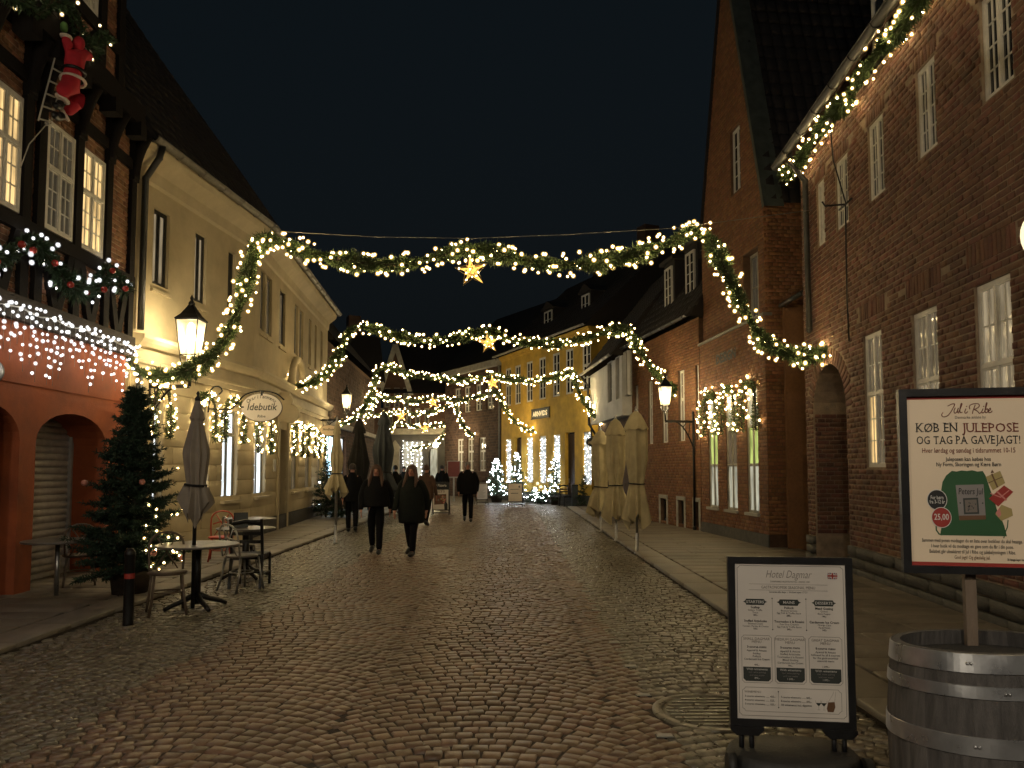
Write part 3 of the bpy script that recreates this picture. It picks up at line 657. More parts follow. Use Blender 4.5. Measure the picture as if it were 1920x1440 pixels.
# side wall towards the passage with its door (faces the camera)
b = MB(); dh = hole(-1.55, -0.62, 0.0, SF.uz(1490, 818)[1])
def side(y): return (0.0, y)
b.quad((0, 0, 0), (0, 0, LEDGE), (0, -.1, LEDGE), (0, -.1, 0)); b.quad((0, -.1, 0), (0, -.1, GE), (0, -.62, GE), (0, -.62, 0)); dz1 = dh['z1']
b.quad((0, -.62, dz1), (0, -.62, GE), (0, -1.55, GE), (0, -1.55, dz1)); b.quad((0, -1.55, 0), (0, -1.55, GE), (0, -6, GE), (0, -6, 0))
b.quad((0, -.62, 0), (0, -.62, dz1), (.35, -.62, dz1), (.35, -.62, 0)); b.quad((0, -.62, dz1), (.35, -.62, dz1), (.35, -1.55, dz1), (0, -1.55, dz1)); sidew = b.build('side_wall', M['mortar_shop'], shop)
C, U, V, Wd = [], [], [], []
for q in course_pieces(-3.0, 0, 0.3, GE - .03, [hole(-1.55, -.62, 0, dz1)], 0.0762, 0.25, 0.012):
    C.append((0, (q[0] + q[1]) / 2, (q[2] + q[3]) / 2)); U.append((0, (q[1] - q[0]) / 2, 0)); V.append((0, 0, (q[3] - q[2]) / 2)); Wd.append((-0.008, 0, 0))
blocks('side_bricks', 'side_brick', C, U, V, Wd, M['brick_shop'], sidew, (0, 0, 2), 100, ch=0.05)
b = MB(); b.box(0.30, 0.35, -1.55, -0.62, 0, dz1)
for zz in (0.25, 1.1): b.box(0.275, 0.301, -1.4, -0.78, zz, zz + .7)
door = b.build('door', M['door_dark'], shop); b = MB(); b.tube([(.26, -.74, .95), (.26, -.74, 1.15)], .012, 8); b.build('handle', M['steel'], door)
# roof: ridge runs back from the street, so the near slope faces the camera
def gable_roof(parent, u_near, u_far, z_e, z_a, y0, depth, mat, over=0.12, tiles=True):
    um = (u_near + u_far) / 2; b = MB()
    for ue, s in ((u_near - over, 1), (u_far + over, -1)):
        ze = z_e - over * (z_a - z_e) / (um - u_near)
        b.quad((ue, y0, ze), (um, y0, z_a), (um, y0 - depth, z_a), (ue, y0 - depth, ze))
    o = b.build('roof', mat, parent); run, rise = um - u_near, z_a - z_e; L = math.hypot(run, rise)
    if tiles:
        d = np.array((run / L, 0, rise / L)); nr = np.array((-rise / L, 0, run / L)); C, U, V, Wd = [], [], [], []
        for i in range(int(L / 0.34)):
            for j in range(int(depth / 0.25)):
                c = np.array((u_near - over, y0 - (j + .5) * .25, z_e - over * rise / run)) + d * (i + .5) * 0.34; C.append(c); U.append((0, -.116, 0)); V.append(d * .17 - nr * .012); Wd.append(nr * (0.05 + random.uniform(-.008, .008)))
        blocks('roof_tiles', 'roof_tile', C, U, V, Wd, mat, o, C[0], 200, ch=0.25, chw=0.7)
    return o
gr_o = gable_roof(shop, 0, SF.L, GE, AP, -0.02, 7.5, M['roof_dark'])
L_ = math.hypot(SF.L / 2, AP - GE); nv = Vector((-(AP - GE) / L_, 0, SF.L / 2 / L_))
b = MB(); e0 = Vector((-.14, 0.06, GE - .55)) + nv * .07; e1 = Vector((SF.L / 2, 0.06, AP)) + nv * .07
b.add([e0, e1, e1 + Vector((0, -.42, 0)), e0 + Vector((0, -.42, 0)), e0 - nv * .1, e1 - nv * .1], [(0, 1, 2, 3), (0, 4, 5, 1)]); b.build('verge_flashing', M['copper_old'], shop)
# little lean-to between shop and hotel
LT = root('lean_to', 'small dark lean-to roof wedged between the gabled shop and the hotel', 'roof', (5.35, 13.55, 0))
b = MB(); b.add([(0.02, 0, 4.9), (1.6, 0, 5.6), (1.6, 1.15, 5.6), (0.02, 1.15, 4.9), (0.02, 0, 4.8), (1.6, 0, 5.5)], [(0, 1, 2, 3), (0, 4, 5, 1)]); b.build('roof', M['roof_dark'], LT)
b = MB(); b.box(0.05, 1.6, 1.1, 1.2, 0, 4.85); b.build('wall', M['brick_shop'], LT); gutter(LT, 0.0, 0.02, 0, 4.86, .05, 'pipe_dark', False)
b = MB(); b.tube([(0.0, 0.02, 4.85), (0.0, 1.15, 4.85)], .05, 8); b.build('gutter', M['pipe_dark'], LT)

# ------------------------------------------------------------------ long low brick house beyond the shop
RF = Facade((4.75, 18.8), (3.88, 24.0)); red = house('low_brick_house', 'low red brick house with narrow white windows behind folded parasols', RF)
rw = [RF.rect(1305, 1314, 691, 830), RF.rect(1272, 1284, 693, 833), RF.rect(1240, 1252, 700, 832), RF.rect(1215, 1224, 712, 832), RF.rect(1190, 1197, 718, 832)]
rz0 = sum(w[2] for w in rw) / 5; rz1 = sum(w[3] for w in rw[:4]) / 4; REA = 5.45
rb = [RF.rect(1303, 1312, 940, 992), RF.rect(1272, 1284, 935, 989), RF.rect(1239, 1251, 931, 980)]
rh = [hole(max(.05, w[0]), w[1], rz0, rz1) for w in rw] + [hole(max(.05, w[0]), w[1], .14, .78) for w in rb]
b = MB(); wall(b, 0, RF.L, 0, REA, rh, 0.2); red_wall = b.build('wall', M['mortar_shop'], red)
lay(course_pieces(0, RF.L, 0.0, REA, rh, 0.0762, 0.25, 0.012), red_wall, M['brick_shop'], 'bricks', 'brick', near=(0, 0, 2), nmax=150, proud=0.008, wob=0.0015)
for w in rw: window(red, max(.05, w[0]), w[1], rz0, rz1, -0.06, 2, (0.4, 0.6), (1, 2), 0.045, 0.02, pm='glass_dim'); 
for w in rb:
    window(red, max(.05, w[0]), w[1], .14, .78, -0.1, 1, (1.0,), (1, 1), 0.04, 0.02, fm='window_dark_frame'); q = MB(); q.box(max(.05, w[0]) - .08, max(.05, w[0]) - .002, 0.0, 0.03, 0.02, .86); q.box(w[1] + .002, w[1] + .08, 0, .03, .02, .86); q.box(max(.05, w[0]) - .08, w[1] + .08, 0, .03, .78, .88); q.build('stone_surround', M['stone_pale'], red)
roof(red, -.1, RF.L + .1, 0.3, REA + .02, 3.2, 4.4, M['roof_dark'], nmax=60); gutter(red, -.1, RF.L + .1, .36, REA + .05, .06, 'pipe_dark')
for (x0, x1, yt, yb) in ((1284, 1300, 472, 552), (1245, 1258, 502, 576)):
    w = RF.rect(x0, x1, yt, yb, -0.35); q = MB(); q.box(w[0] - .12, w[1] + .12, -2.6, -0.42, REA + .3, w[3] + .15); dd = q.build('dormer', M['roof_dark'], red)
    q = MB(); q.box(w[0] - .25, w[1] + .25, -2.7, -0.3, w[3] + .15, w[3] + .25); q.build('dormer_roof', M['roof_dark'], dd); window(dd, *w, -0.36, 2, (1.0,), (1, 4), 0.045, 0.02)
b = MB(); b.box(2.2, 2.7, -3.6, -3.0, 8.5, 10.9); b.box(2.15, 2.75, -3.65, -2.95, 10.9, 11.05); b.build('chimney', M['brick_far'], red)
# ------------------------------------------------------------------ white jettied house
JF = Facade((3.86, 24.05), (3.4, 29.4)); jet = house('white_jettied_house', 'white plastered upper storey jutting out over the pavement', JF)
JB, JT = JF.uz(1180, 773, .3)[1], JF.uz(1181, 656, .3)[1]
b = MB(); wall(b, 0, JF.L, 0, JB, [], .2); b.build('ground_floor_wall', M['brick_far'], jet)
jw = [JF.rect(1139, 1147, 675, 752, .3), JF.rect(1154, 1161, 668, 748, .3), JF.rect(1169, 1176, 663, 744, .3)]; jz0 = sum(w[2] for w in jw) / 3; jz1 = sum(w[3] for w in jw) / 3
jh = [hole(w[0], w[1], jz0, jz1) for w in jw]
b = MB(); wall(b, 0.02, JF.L, JB, JT, jh, .14, y=.3); b.box(0.02, JF.L, -.1, .3, JB - .02, JB + .0); b.build('upper_wall', M['plaster_white'], jet)
for w in jw: window(jet, w[0], w[1], jz0, jz1, .2, 1, (1.0,), (1, 3), .05, .02, fm='window_grey_frame', pm='glass_dark')
roof(jet, -.1, JF.L + .1, .65, JT, 3.0, 3.8, M['roof_dark'], nmax=40); gutter(jet, -.1, JF.L + .1, .7, JT + .03, .06, 'zinc')
downpipe(jet, [(JF.L + .02, .68, JT), (JF.L + .02, .4, JT - .4), (JF.L + .02, .36, JB), (JF.L + .02, .1, JB - .4), (JF.L + .02, .08, .1)], .05)
# ------------------------------------------------------------------ yellow shop
YF = Facade((3.3, 31.0), (-.57, 40.0)); yel = house('yellow_shop', 'yellow plastered two storey shop with lit windows full of fairy lights', YF, 'shop')
YE = YF.uz(1102, 613)[1]; yc = [YF.uz(x, 740)[0] for x in (1100, 1068, 1043, 1017, 993, 971, 953)]
yz0, yz1 = YF.uz(1043, 744)[1], YF.uz(1043, 662)[1]
yh = [hole(u - .36, u + .36, yz0, yz1) for u in yc]
ylow = [0, 2, 3, 4, 6]; ydoor = [1, 5]; yl0, yl1 = .95, YF.uz(1043, 815)[1]
yh += [hole(yc[i] - .36, yc[i] + .36, yl0, yl1) for i in ylow] + [hole(yc[i] - .45, yc[i] + .45, 0.02, yl1 + .05) for i in ydoor]
b = MB(); wall(b, 0, YF.L, 0, YE, yh, .22); b.quad((0, 0, 0), (0, 0, YE), (0, -8, YE), (0, -8, 0)); b.build('wall', M['plaster_yellow'], yel)
for u in yc: window(yel, u - .36, u + .36, yz0, yz1, -.02, 2, (.45, .55), (1, 2), .065, .03, pm='glass_dark'); sill(yel, u - .33, u + .33, yz0, M['plaster_yellow'], .06)
for i in ylow: window(yel, yc[i] - .36, yc[i] + .36, yl0, yl1, -.06, 2, (1.0,), (1, 2), .05, .02, pm='glass_shop'); sill(yel, yc[i] - .36, yc[i] + .36, yl0, M['plaster_yellow'], .06)
for i in ydoor:
    q = MB(); q.box(yc[i] - .43, yc[i] + .43, -.2, -.15, .02, yl1); d_ = q.build('door', M['door_dark'], yel); q = MB(); q.box(yc[i] + .3, yc[i] + .34, -.15, -.1, 1.0, 1.2); q.build('handle', M['steel'], d_)
b = MB()
for k in range(3): b.box(-.02, YF.L, 0, .06 + .05 * k, YE - .24 + .08 * k, YE - .16 + .08 * k)
b.build('cornice', M['plaster_yellow'], yel); b = MB(); b.box(0.01, YF.L - .01, 0, .05, 0, .5); b.build('plinth', M['plinth_stone'], yel)
roof(yel, -.2, YF.L + .2, .35, YE + .02, 4.5, 4.2, M['roof_dark'], nmax=40); gutter(yel, -.2, YF.L + .2, .4, YE + .05, .07, 'zinc')
for px, yt, yb in ((1097, 552, 588), (1027, 583, 616)):
    w = YF.rect(px - 7, px + 7, yt, yb, -1.0); q = MB(); q.box(w[0] - .1, w[1] + .1, -3.2, -1.06, YE + .6, w[3] + .1); q.prism([(w[0] - .3, w[3] + .1), (w[1] + .3, w[3] + .1), ((w[0] + w[1]) / 2, w[3] + .5)], -3.3, -.95); dd = q.build('dormer', M['roof_dark'], yel); window(dd, *w, -1.0, 2, (1.0,), (1, 2), .05, .02)
for u in (2.2, 6.5): b = MB(); b.box(u, u + .7, -5.0, -4.2, YE + 3.2, YE + 5.6); b.build('chimney', M['brick_far'], yel)
# ------------------------------------------------------------------ dark brick house at the bend
BF = Facade((-.62, 40.3), (-4.15, 46.2)); bro = house('dark_brick_house', 'dark brick house with pale eaves standing where the street bends', BF)
BE = BF.uz(931, 675)[1]; bw = [BF.rect(876 + k * 21.5 - 5, 876 + k * 21.5 + 5, 722 - k * 2, 771) for k in (0, 1, 2)] ; bz0 = sum(w[2] for w in bw) / 3; bz1 = sum(w[3] for w in bw) / 3
bu = [(w[0] + w[1]) / 2 for w in bw]; bu.append(BF.uz(858, 745)[0]); bl = [BF.uz(x, 850)[0] for x in (863, 882, 904)]
bh = [hole(u - .4, u + .4, bz0, bz1) for u in bu] + [hole(u - .4, u + .4, 1.5, 3.4) for u in bl]
b = MB(); wall(b, 0, BF.L, 0, BE, bh, .15); bw_o = b.build('wall', M['mortar_shop'], bro)
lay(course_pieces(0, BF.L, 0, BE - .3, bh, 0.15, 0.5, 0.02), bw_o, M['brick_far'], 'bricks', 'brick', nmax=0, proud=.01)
for u in bu: window(bro, u - .4, u + .4, bz0, bz1, -.08, 2, (.5, .5), (1, 2), .06, .03, pm='glass_night')
for u in bl: window(bro, u - .4, u + .4, 1.5, 3.4, -.08, 2, (.4, .6), (1, 2), .06, .03, pm='glass_dim')
b = MB(); b.prism([(-.1, BE - .35), (BF.L, BE - .35), (BF.L, BE), (-.1, BE)], 0, .3); b.build('eaves_band', M['stone_pale'], bro)
roof(bro, -.2, BF.L + .2, .4, BE, 4.2, 3.8, M['roof_dark'], tiles=False)
downpipe(bro, [(-.02, .3, BE), (-.02, .08, BE - .5), (-.02, .08, .1)], .06, 'zinc')
# ------------------------------------------------------------------ houses closing the street
EF = Facade((-3.6, 48.0), (-8.4, 48.6)); end = house('gabled_end_house', 'dark gabled house with grey shop front closing the street', EF)
EE = EF.uz(760, 738)[1]; EA = EF.uz(743, 650)[1]; eg0, eg1 = EF.uz(768, 700)[0], EF.uz(716, 700)[0]; em = (eg0 + eg1) / 2
SFZ = EF.uz(770, 812)[1]
ezt = lambda u: EE + max(0, (EA - EE) * (1 - abs(u - em) / ((eg1 - eg0) / 2)))
ew = [EF.rect(x - 5, x + 5, 765, 800) for x in (715, 732, 749, 766, 783, 800)]
eh = [hole(w[0], w[1], w[2], w[3]) for w in ew] + [hole(em - .9 + .62 * k, em - .5 + .62 * k, EE - .9, EE + .4) for k in range(3)]
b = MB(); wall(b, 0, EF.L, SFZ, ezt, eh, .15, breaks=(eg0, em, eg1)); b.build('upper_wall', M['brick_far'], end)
for h in eh: window(end, h['u0'], h['u1'], h['z0'], h['z1'], -.06, 1, (.4, .6), (1, 1), .06, .03, fm='window_grey_frame', pm='glass_night')
esh = [hole(EF.uz(x, 850)[0] - .32, EF.uz(x, 850)[0] + .32, .7, SFZ - .5) for x in (725, 764, 783, 812)]
b = MB(); wall(b, 0, EF.L, 0, SFZ, esh, .2); b.build('shop_front', M['plaster_grey'], end)
for h in esh: window(end, h['u0'], h['u1'], h['z0'], h['z1'], -.1, 1, (1.0,), (1, 1), .05, .02, fm='window_grey_frame', pm='glass_grey')
b = MB(); b.box(0, EF.L, 0, .25, SFZ - .1, SFZ + .08); b.box(0, EF.L, 0, .12, SFZ + .08, SFZ + .3); b.build('cornice', M['stone_pale'], end)
for s in (-1, 1): 
    b = MB(); b.beam((em + s * ((eg1 - eg0) / 2 + .15), .12, EE - .12), (em, .12, EA + .12), .3, .1, (0, 1, 0)); b.build('verge_board', M['stone_pale'], end)
px = EF.uz(741, 850)[0]; b = MB(); b.prism([(px - .3, .4), (px + .3, .4), (px + .3, SFZ - 1.0), (px + .42, SFZ - 1.0), (px, SFZ - .45), (px - .42, SFZ - 1.0), (px - .3, SFZ - 1.0)], 0.0, .1); b.build('doorway_surround', M['stone_pale'], end)
roof(end, -.2, EF.L + .2, .3, EE, 4.5, 4.0, M['roof_dark'], tiles=False)
WF = Facade((-8.5, 48.2), (-14.5, 45.5)); wst = house('mansard_house', 'dark house with dormer and pale eaves behind the street lantern', WF)
WE = 7.2; wh = [hole(1.2 + k * 1.3, 1.9 + k * 1.3, 4.3, 6.2) for k in range(4)]
b = MB(); wall(b, 0, WF.L, 0, WE, wh, .15); b.build('wall', M['brick_far'], wst)
for h in wh: window(wst, h['u0'], h['u1'], h['z0'], h['z1'], -.06, 2, (.4, .6), (1, 1), .06, .03, pm='glass_night')
b = MB(); b.box(-.1, WF.L, 0, .35, WE - .3, WE + .05); b.build('cornice', M['stone_pale'], wst); roof(wst, -.2, WF.L + .2, .35, WE, 1.6, 3.2, M['roof_dark'], tiles=False)
w = WF.rect(672, 683, 680, 710, -.6); q = MB(); q.box(w[0] - .1, w[1] + .1, -1.8, -.7, WE + .2, w[3] + .1); q.prism([(w[0] - .3, w[3] + .1), (w[1] + .3, w[3] + .1), ((w[0] + w[1]) / 2, w[3] + .6)], -2, -.55); dd = q.build('dormer', M['roof_dark'], wst); window(dd, *w, -.62, 2, (1.0,), (1, 2), .06, .03)
for u in (1.0, 4.6): b = MB(); b.box(u, u + .8, -2.4, -1.6, WE + 2.0, WE + 4.6); b.build('chimney', M['brick_far'], wst)
# ------------------------------------------------------------------ brick house beyond the cream one (left)
LF = Facade((-7.4, 40.0), (-6.75, 27.0)); lbr = house('cyan_lit_shop', 'narrow brick shop with a bright bluish window beyond the cream house', LF, 'shop')
lz1 = LF.uz(621, 812)[1]; lh = [hole(LF.L - 2.2, LF.L - .25, .45, lz1 - .02), hole(LF.L - 4.4, LF.L - 2.8, .5, lz1)]
b = MB(); wall(b, 0, LF.L, 0, 6.3, lh, .25); b.build('wall', M['mortar_shop'], lbr)
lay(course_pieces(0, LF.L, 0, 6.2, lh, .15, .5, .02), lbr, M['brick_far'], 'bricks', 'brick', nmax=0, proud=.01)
window(lbr, LF.L - 2.2, LF.L - .25, .45, lz1 - .02, -.12, 2, (1.0,), (1, 1), .07, .03, fm='window_dark_frame', pm='glass_cyan'); window(lbr, LF.L - 4.4, LF.L - 2.8, .5, lz1, -.12, 2, (1.0,), (1, 1), .07, .03, fm='window_dark_frame', pm='glass_cool')
b = MB(); b.box(0, LF.L, 0, .2, lz1 + .25, lz1 + .45); b.build('cornice', M['stone_pale'], lbr); roof(lbr, -.2, LF.L, .35, 6.3, 3.0, 3.6, M['roof_dark'], tiles=False)

# ------------------------------------------------------------------ cream house (left), its front bends at the sign
CA = Facade((-5.85, 16.8), (-6.36, 12.35)); CB = Facade((-6.6, 26.5), (-5.85, 16.8)); CE = 7.1
cream = house('cream_house', 'cream plastered house with dark windows and lit shop windows', CA)
sub = bpy.data.objects  # the far half of the front hangs under the same house
def cb(u, y, z):   # a point of the far half in the near half's frame
    w = CB.world(u, y, z) - CA.o; return (w.dot(CA.u), w.dot(CA.n), z)
far_M = Matrix.Rotation(CB.rz - CA.rz, 4, 'Z'); far_M.translation = Vector(cb(0, 0, 0))
def to_far(o): o.matrix_basis = far_M; return o
BAND0, BAND1 = 3.28, 3.86
caw = [CA.rect(287, 317, 394, 536), CA.rect(365, 387, 440, 570), CA.rect(427, 440, 480, 600)]
ca0 = sum(w[2] for w in caw[:2]) / 2; ca1 = sum(w[3] for w in caw[:2]) / 2
cas = [CA.rect(283, 306, 728, 928), CA.rect(366, 392, 750, 935), CA.rect(417, 446, 765, 938)]
cs0, cs1 = CA.uz(430, 938)[1], CA.uz(430, 768)[1]
ch_up = [hole(w[0], w[1], ca0, ca1) for w in caw]; ch_lo = [hole(max(.08, w[0]), min(CA.L - .1, w[1]), cs0, cs1) for w in cas]
b = MB(); wall(b, 0, CA.L, BAND1, CE, ch_up, .16); up_wall = b.build('upper_wall', M['plaster_cream'], cream)
b = MB(); wall(b, 0, CA.L, 0, BAND0, ch_lo, .3, y=-.015); lo_wall = b.build('shop_wall', M['plaster_cream'], cream)
lay(course_pieces(0, CA.L, .42, BAND0, ch_lo, .318, 1.05, .018, bond='run'), lo_wall, M['plaster_cream'], 'ashlar_blocks', 'ashlar_block', y=-.015, proud=.022, wob=.0005, near=(2, 0, 1.5), nmax=300, ch=.03, jit=0)
for w in caw:
    window(cream, w[0], w[1], ca0, ca1, -.06, 2, (1.0,), (1, 1), .05, .02, fm='window_dark_frame', pm='glass_curtain'); sill(cream, w[0], w[1], ca0 - .1, M['plaster_cream'], .05, .05)
for h in ch_lo:
    window(cream, h['u0'], h['u1'], cs0, cs1, -.09, 2, (.26, .74), (1, 1), .05, .02, fm='window_grey_frame', pm='glass_cool'); sill(cream, h['u0'], h['u1'], cs0, M['cornice_cream'], .1)
def band(parent, u0, u1, xf=None):
    prof = [(0.0, BAND0), (.05, BAND0), (.06, BAND0 + .10), (.09, BAND0 + .12), (.09, BAND0 + .18), (.04, BAND0 + .20), (.05, BAND0 + .38), (.14, BAND0 + .40), (.20, BAND0 + .46), (.24, BAND0 + .52), (.24, BAND1), (0.0, BAND1 + .03)]
    b = MB(); n = len(prof); b.add([(u0, y, z) for y, z in prof] + [(u1, y, z) for y, z in prof], [(i, i + 1, n + i + 1, n + i) for i in range(n - 1)] + [tuple(range(n)), tuple(range(2 * n - 1, n - 1, -1))]); o = b.build('cornice', M['cornice_cream'], parent)
    if xf: xf(o)
band(cream, -.06, CA.L)
def eaves(parent, u0, u1, xf=None):
    prof = [(0.0, CE - .55), (.04, CE - .50), (.06, CE - .30), (.16, CE - .22), (.28, CE - .12), (.32, CE - .02), (.32, CE + .02), (0, CE + .02)]
    b = MB(); n = len(prof); b.add([(u0, y, z) for y, z in prof] + [(u1, y, z) for y, z in prof], [(i, i + 1, n + i + 1, n + i) for i in range(n - 1)] + [tuple(range(n)), tuple(range(2 * n - 1, n - 1, -1))]); o = b.build('eaves_moulding', M['cornice_cream'], parent)
    if xf: xf(o)
eaves(cream, -.08, CA.L + .1); gutter(cream, -.1, CA.L + .15, .40, CE + .06, .085, 'zinc')
roof(cream, -.1, CA.L + .1, .36, CE + .05, 4.4, 6.3, M['roof_dark'], nmax=80)
downpipe(cream, [(CA.L - .12, .40, CE + .02), (CA.L - .12, .34, CE - .2), (CA.L - .12, .10, CE - .55), (CA.L - .12, .09, 3.95)], .055, 'pipe_dark')
downpipe(cream, [(CA.L - .12, .10, 3.2), (CA.L - .12, .09, .1)], .055, 'pipe_dark')
# far half
cbw = [CB.rect(488, 497, 512, 628), CB.rect(500, 510, 518, 630), CB.rect(524, 535, 550, 648), CB.rect(552, 559, 563, 658), CB.rect(562, 569, 568, 660), CB.rect(579, 584, 580, 665), CB.rect(590, 594, 590, 672), CB.rect(601, 605, 600, 680)]
cb0 = sum(w[2] for w in cbw[:4]) / 4; cb1 = sum(w[3] for w in cbw[:4]) / 4
bd = CB.rect(520, 536, 795, 996); cbs = [CB.rect(477, 498, 800, 930), CB.rect(546, 560, 825, 914), CB.rect(572, 584, 830, 908), CB.rect(594, 604, 838, 905)]
fs0, fs1 = CB.uz(488, 930)[1], CB.uz(488, 790)[1]
hu = [hole(w[0], w[1], cb0, cb1) for w in cbw]; hl2 = [hole(w[0], w[1], fs0, fs1) for w in cbs] + [hole(bd[0], bd[1], .05, bd[3])]
b = MB(); wall(b, 0, CB.L, BAND1, CE, hu, .16); to_far(b.build('upper_wall', M['plaster_cream'], cream))
b = MB(); wall(b, 0, CB.L, 0, BAND0, hl2, .3, y=-.015); lo2 = to_far(b.build('shop_wall', M['plaster_cream'], cream))
lay(course_pieces(0, CB.L, .42, BAND0, hl2, .318, 1.05, .018, bond='run'), lo2, M['plaster_cream'], 'ashlar_blocks', 'ashlar_block', y=-.015, proud=.022, wob=.0005, near=(CB.L, 0, 1.5), nmax=200, ch=.03, jit=0)
for w in cbw: to_far(window(cream, w[0], w[1], cb0, cb1, -.06, 1, (1.0,), (1, 1), .05, .02, fm='window_dark_frame' if w is cbw[2] else 'window_grey_frame', pm='glass_dim')); to_far(sill(cream, w[0], w[1], cb0 - .1, M['plaster_cream'], .05, .05))
for i, h in enumerate(hl2[:4]): to_far(window(cream, h['u0'], h['u1'], fs0, fs1, -.09, 2, (.26, .74), (1, 1), .05, .02, fm='window_grey_frame', pm='glass_cool' if i == 0 else 'glass_dim')); to_far(sill(cream, h['u0'], h['u1'], fs0, M['cornice_cream'], .1))
b = MB(); b.box(bd[0], bd[1], -.32, -.26, .05, bd[3]); dr = to_far(b.build('door', M['timber_brown'], cream)); b = MB(); b.box(bd[0] - .12, bd[0], 0, .06, .05, bd[3] + .1); b.box(bd[1], bd[1] + .12, 0, .06, .05, bd[3] + .1); b.box(bd[0] - .12, bd[1] + .12, 0, .08, bd[3] + .1, bd[3] + .22); to_far(b.build('door_surround', M['cornice_cream'], cream))
b = MB(); b.box(bd[1] + .35, bd[1] + .55, .01, .04, 1.55, 1.85); to_far(b.build('notice_plate', M['ink_white'], cream))
band(cream, 0, CB.L + .06, to_far); eaves(cream, 0, CB.L + .08, to_far)
_g = gutter(cream, 0, CB.L + .1, .40, CE + .06, .085, 'zinc'); to_far(_g); to_far(roof(cream, 0, CB.L + .1, .36, CE + .05, 4.4, 6.3, M['roof_dark'], nmax=60))
b = MB(); b.box(0, CB.L, -.016, .035, 0, .42); to_far(b.build('plinth', M['plinth_stone'], cream)); b = MB(); b.box(0, CA.L, -.016, .035, 0, .42); b.build('plinth', M['plaster_cream'], cream)
# round pediment over the far entrance and a scroll at the bend
b = MB(); uc = CB.uz(545, 690)[0]; b.tube([(uc + .75 * math.cos(t), .2, BAND1 + .02 + .75 * math.sin(t)) for t in [pi * k / 12 for k in range(13)]], .1, 8); to_far(b.build('round_pediment', M['cornice_cream'], cream))
b = MB(); uc = CB.uz(522, 752)[0]
for (dy, zz, rr) in ((.3, 0.0, .24), (.22, .34, .15)):
    b.tube([(uc, dy, BAND0 - .1 + zz + 0)] * 0 or [(uc - .1, dy, BAND0 - .25 + zz), (uc + .1, dy, BAND0 - .25 + zz)], rr, 16); b.tube([(uc - .12, dy, BAND0 - .25 + zz), (uc + .12, dy, BAND0 - .25 + zz)], rr * .6, 14)
b.prism([(uc - .09, BAND0 - .45), (uc + .09, BAND0 - .45), (uc + .09, BAND0 + .3), (uc - .09, BAND0 + .3)], 0, .3); to_far(b.build('scroll_bracket', M['cornice_cream'], cream))

# ------------------------------------------------------------------ half-timbered house over an orange ground floor (left)
TF = Facade((-6.2, 11.9), (-5.98, 4.2)); tim = house('half_timbered_house', 'half timbered house with brick panels over an orange plastered ground floor', TF)
OT = 3.42
a1 = TF.rect(63, 195, 775, 1105); a0 = TF.rect(-100, 32, 775, 1130)
zsp = a1[3] - .42
oh = [arch_hole(a1[0], a1[1], .0, zsp, .42), arch_hole(a0[0] , a0[1], .0, zsp, .42)]
for h in oh: h['depth'] = .55
b = MB(); wall(b, 0, TF.L, 0, OT, oh, .55); b.build('ground_floor_wall', M['plaster_orange'], tim)
b = MB(); zl = TF.uz(100, 728)[1]; b.box(0, TF.L, 0, .012, zl - .02, zl); b.build('string_line', M['plaster_orange'], tim)
for h in oh:                                           # roller shutters, slat by slat
    f = MB(); f.box(h['u0'], h['u0'] + .05, -.54, -.48, 0, zsp + .42); f.box(h['u1'] - .05, h['u1'], -.54, -.48, 0, zsp + .42); f.box(h['u0'], h['u1'], -.62, -.56, 0, zsp + .45); s_ = f.build('roller_shutter', M['shutter_steel'], tim)
    zz = .03; sl = None
    while zz < zsp + .36:
        if sl is None:
            q = MB(); n = 6; pr = [(-.545 + .028 * math.sin(pi * k / n) ** .7, .098 * k / n) for k in range(n + 1)]
            q.add([(h['u0'] + .05, y, z) for y, z in pr] + [(h['u1'] - .05, y, z) for y, z in pr], [(k, k + 1, n + 2 + k, n + 1 + k) for k in range(n)]); sl = q.build('slat', M['shutter_steel'], s_); sl.location.z = zz
        else: c = sl.copy(); COL.objects.link(c); c.parent = s_; c.location.z = zz
        zz += .1
# storeys: infill brick plane, posts, rails, braces
T1, T2 = 3.42, 7.0; JY = .06
lwin = [TF.rect(147, 194, 284, 470, JY), TF.rect(83, 137, 242, 447, JY), TF.rect(-26, 38, 168, 400, JY)]
wz0 = sum(w[2] for w in lwin[:2]) / 2; wz1 = sum(w[3] for w in lwin[:2]) / 2
th = [hole(w[0], w[1], wz0, wz1) for w in lwin]
b = MB(); wall(b, 0, TF.L, T1 + .2, T2, th, .15, y=JY - .03); b.box(0, TF.L, 0, JY - .03, T1 + .0, T1 + .2); inf = b.build('infill_wall', M['mortar_timber'], tim)
lay(course_pieces(0.05, TF.L, T1 + .3, T2, th, .0762, .25, .014), inf, M['brick_timber'], 'infill_bricks', 'infill_brick', y=JY - .03, proud=.011, near=(1.2, 0, 4.3), nmax=300)
def timber(p, q, w=.17, d=.09, name='timber_post', y=JY + .0):
    b = MB(); (u0, z0), (u1, z1) = p, q; b.beam((u0, y, z0), (u1, y, z1), w, d, (0, 1, 0)); 
    return b.build(name, M['timber_black'], tim)
b = MB(); b.box(-.05, TF.L, 0, JY + .06, T1, T1 + .30); b.build('sill_beam', M['timber_brown'], tim)
timber((0, wz0 - .12), (TF.L, wz0 - .12), .18, .1, 'rail')
timber((0, wz1 + .32), (TF.L, wz1 + .32), .16, .092, 'rail')
posts = []
for w in lwin: posts += [w[0] - .11, w[1] + .11]
posts += [.09, lwin[0][0] - .09, TF.L - .1, (lwin[1][1] + lwin[2][0]) / 2]
ps = sorted(posts); pp = []
for x in ps:
    if not pp or x - pp[-1] > .15: pp.append(x)
for x in pp: timber((x, T1 + .28), (x, T2), .16, .085)
zb0, zb1 = T1 + .28, wz0 - .18
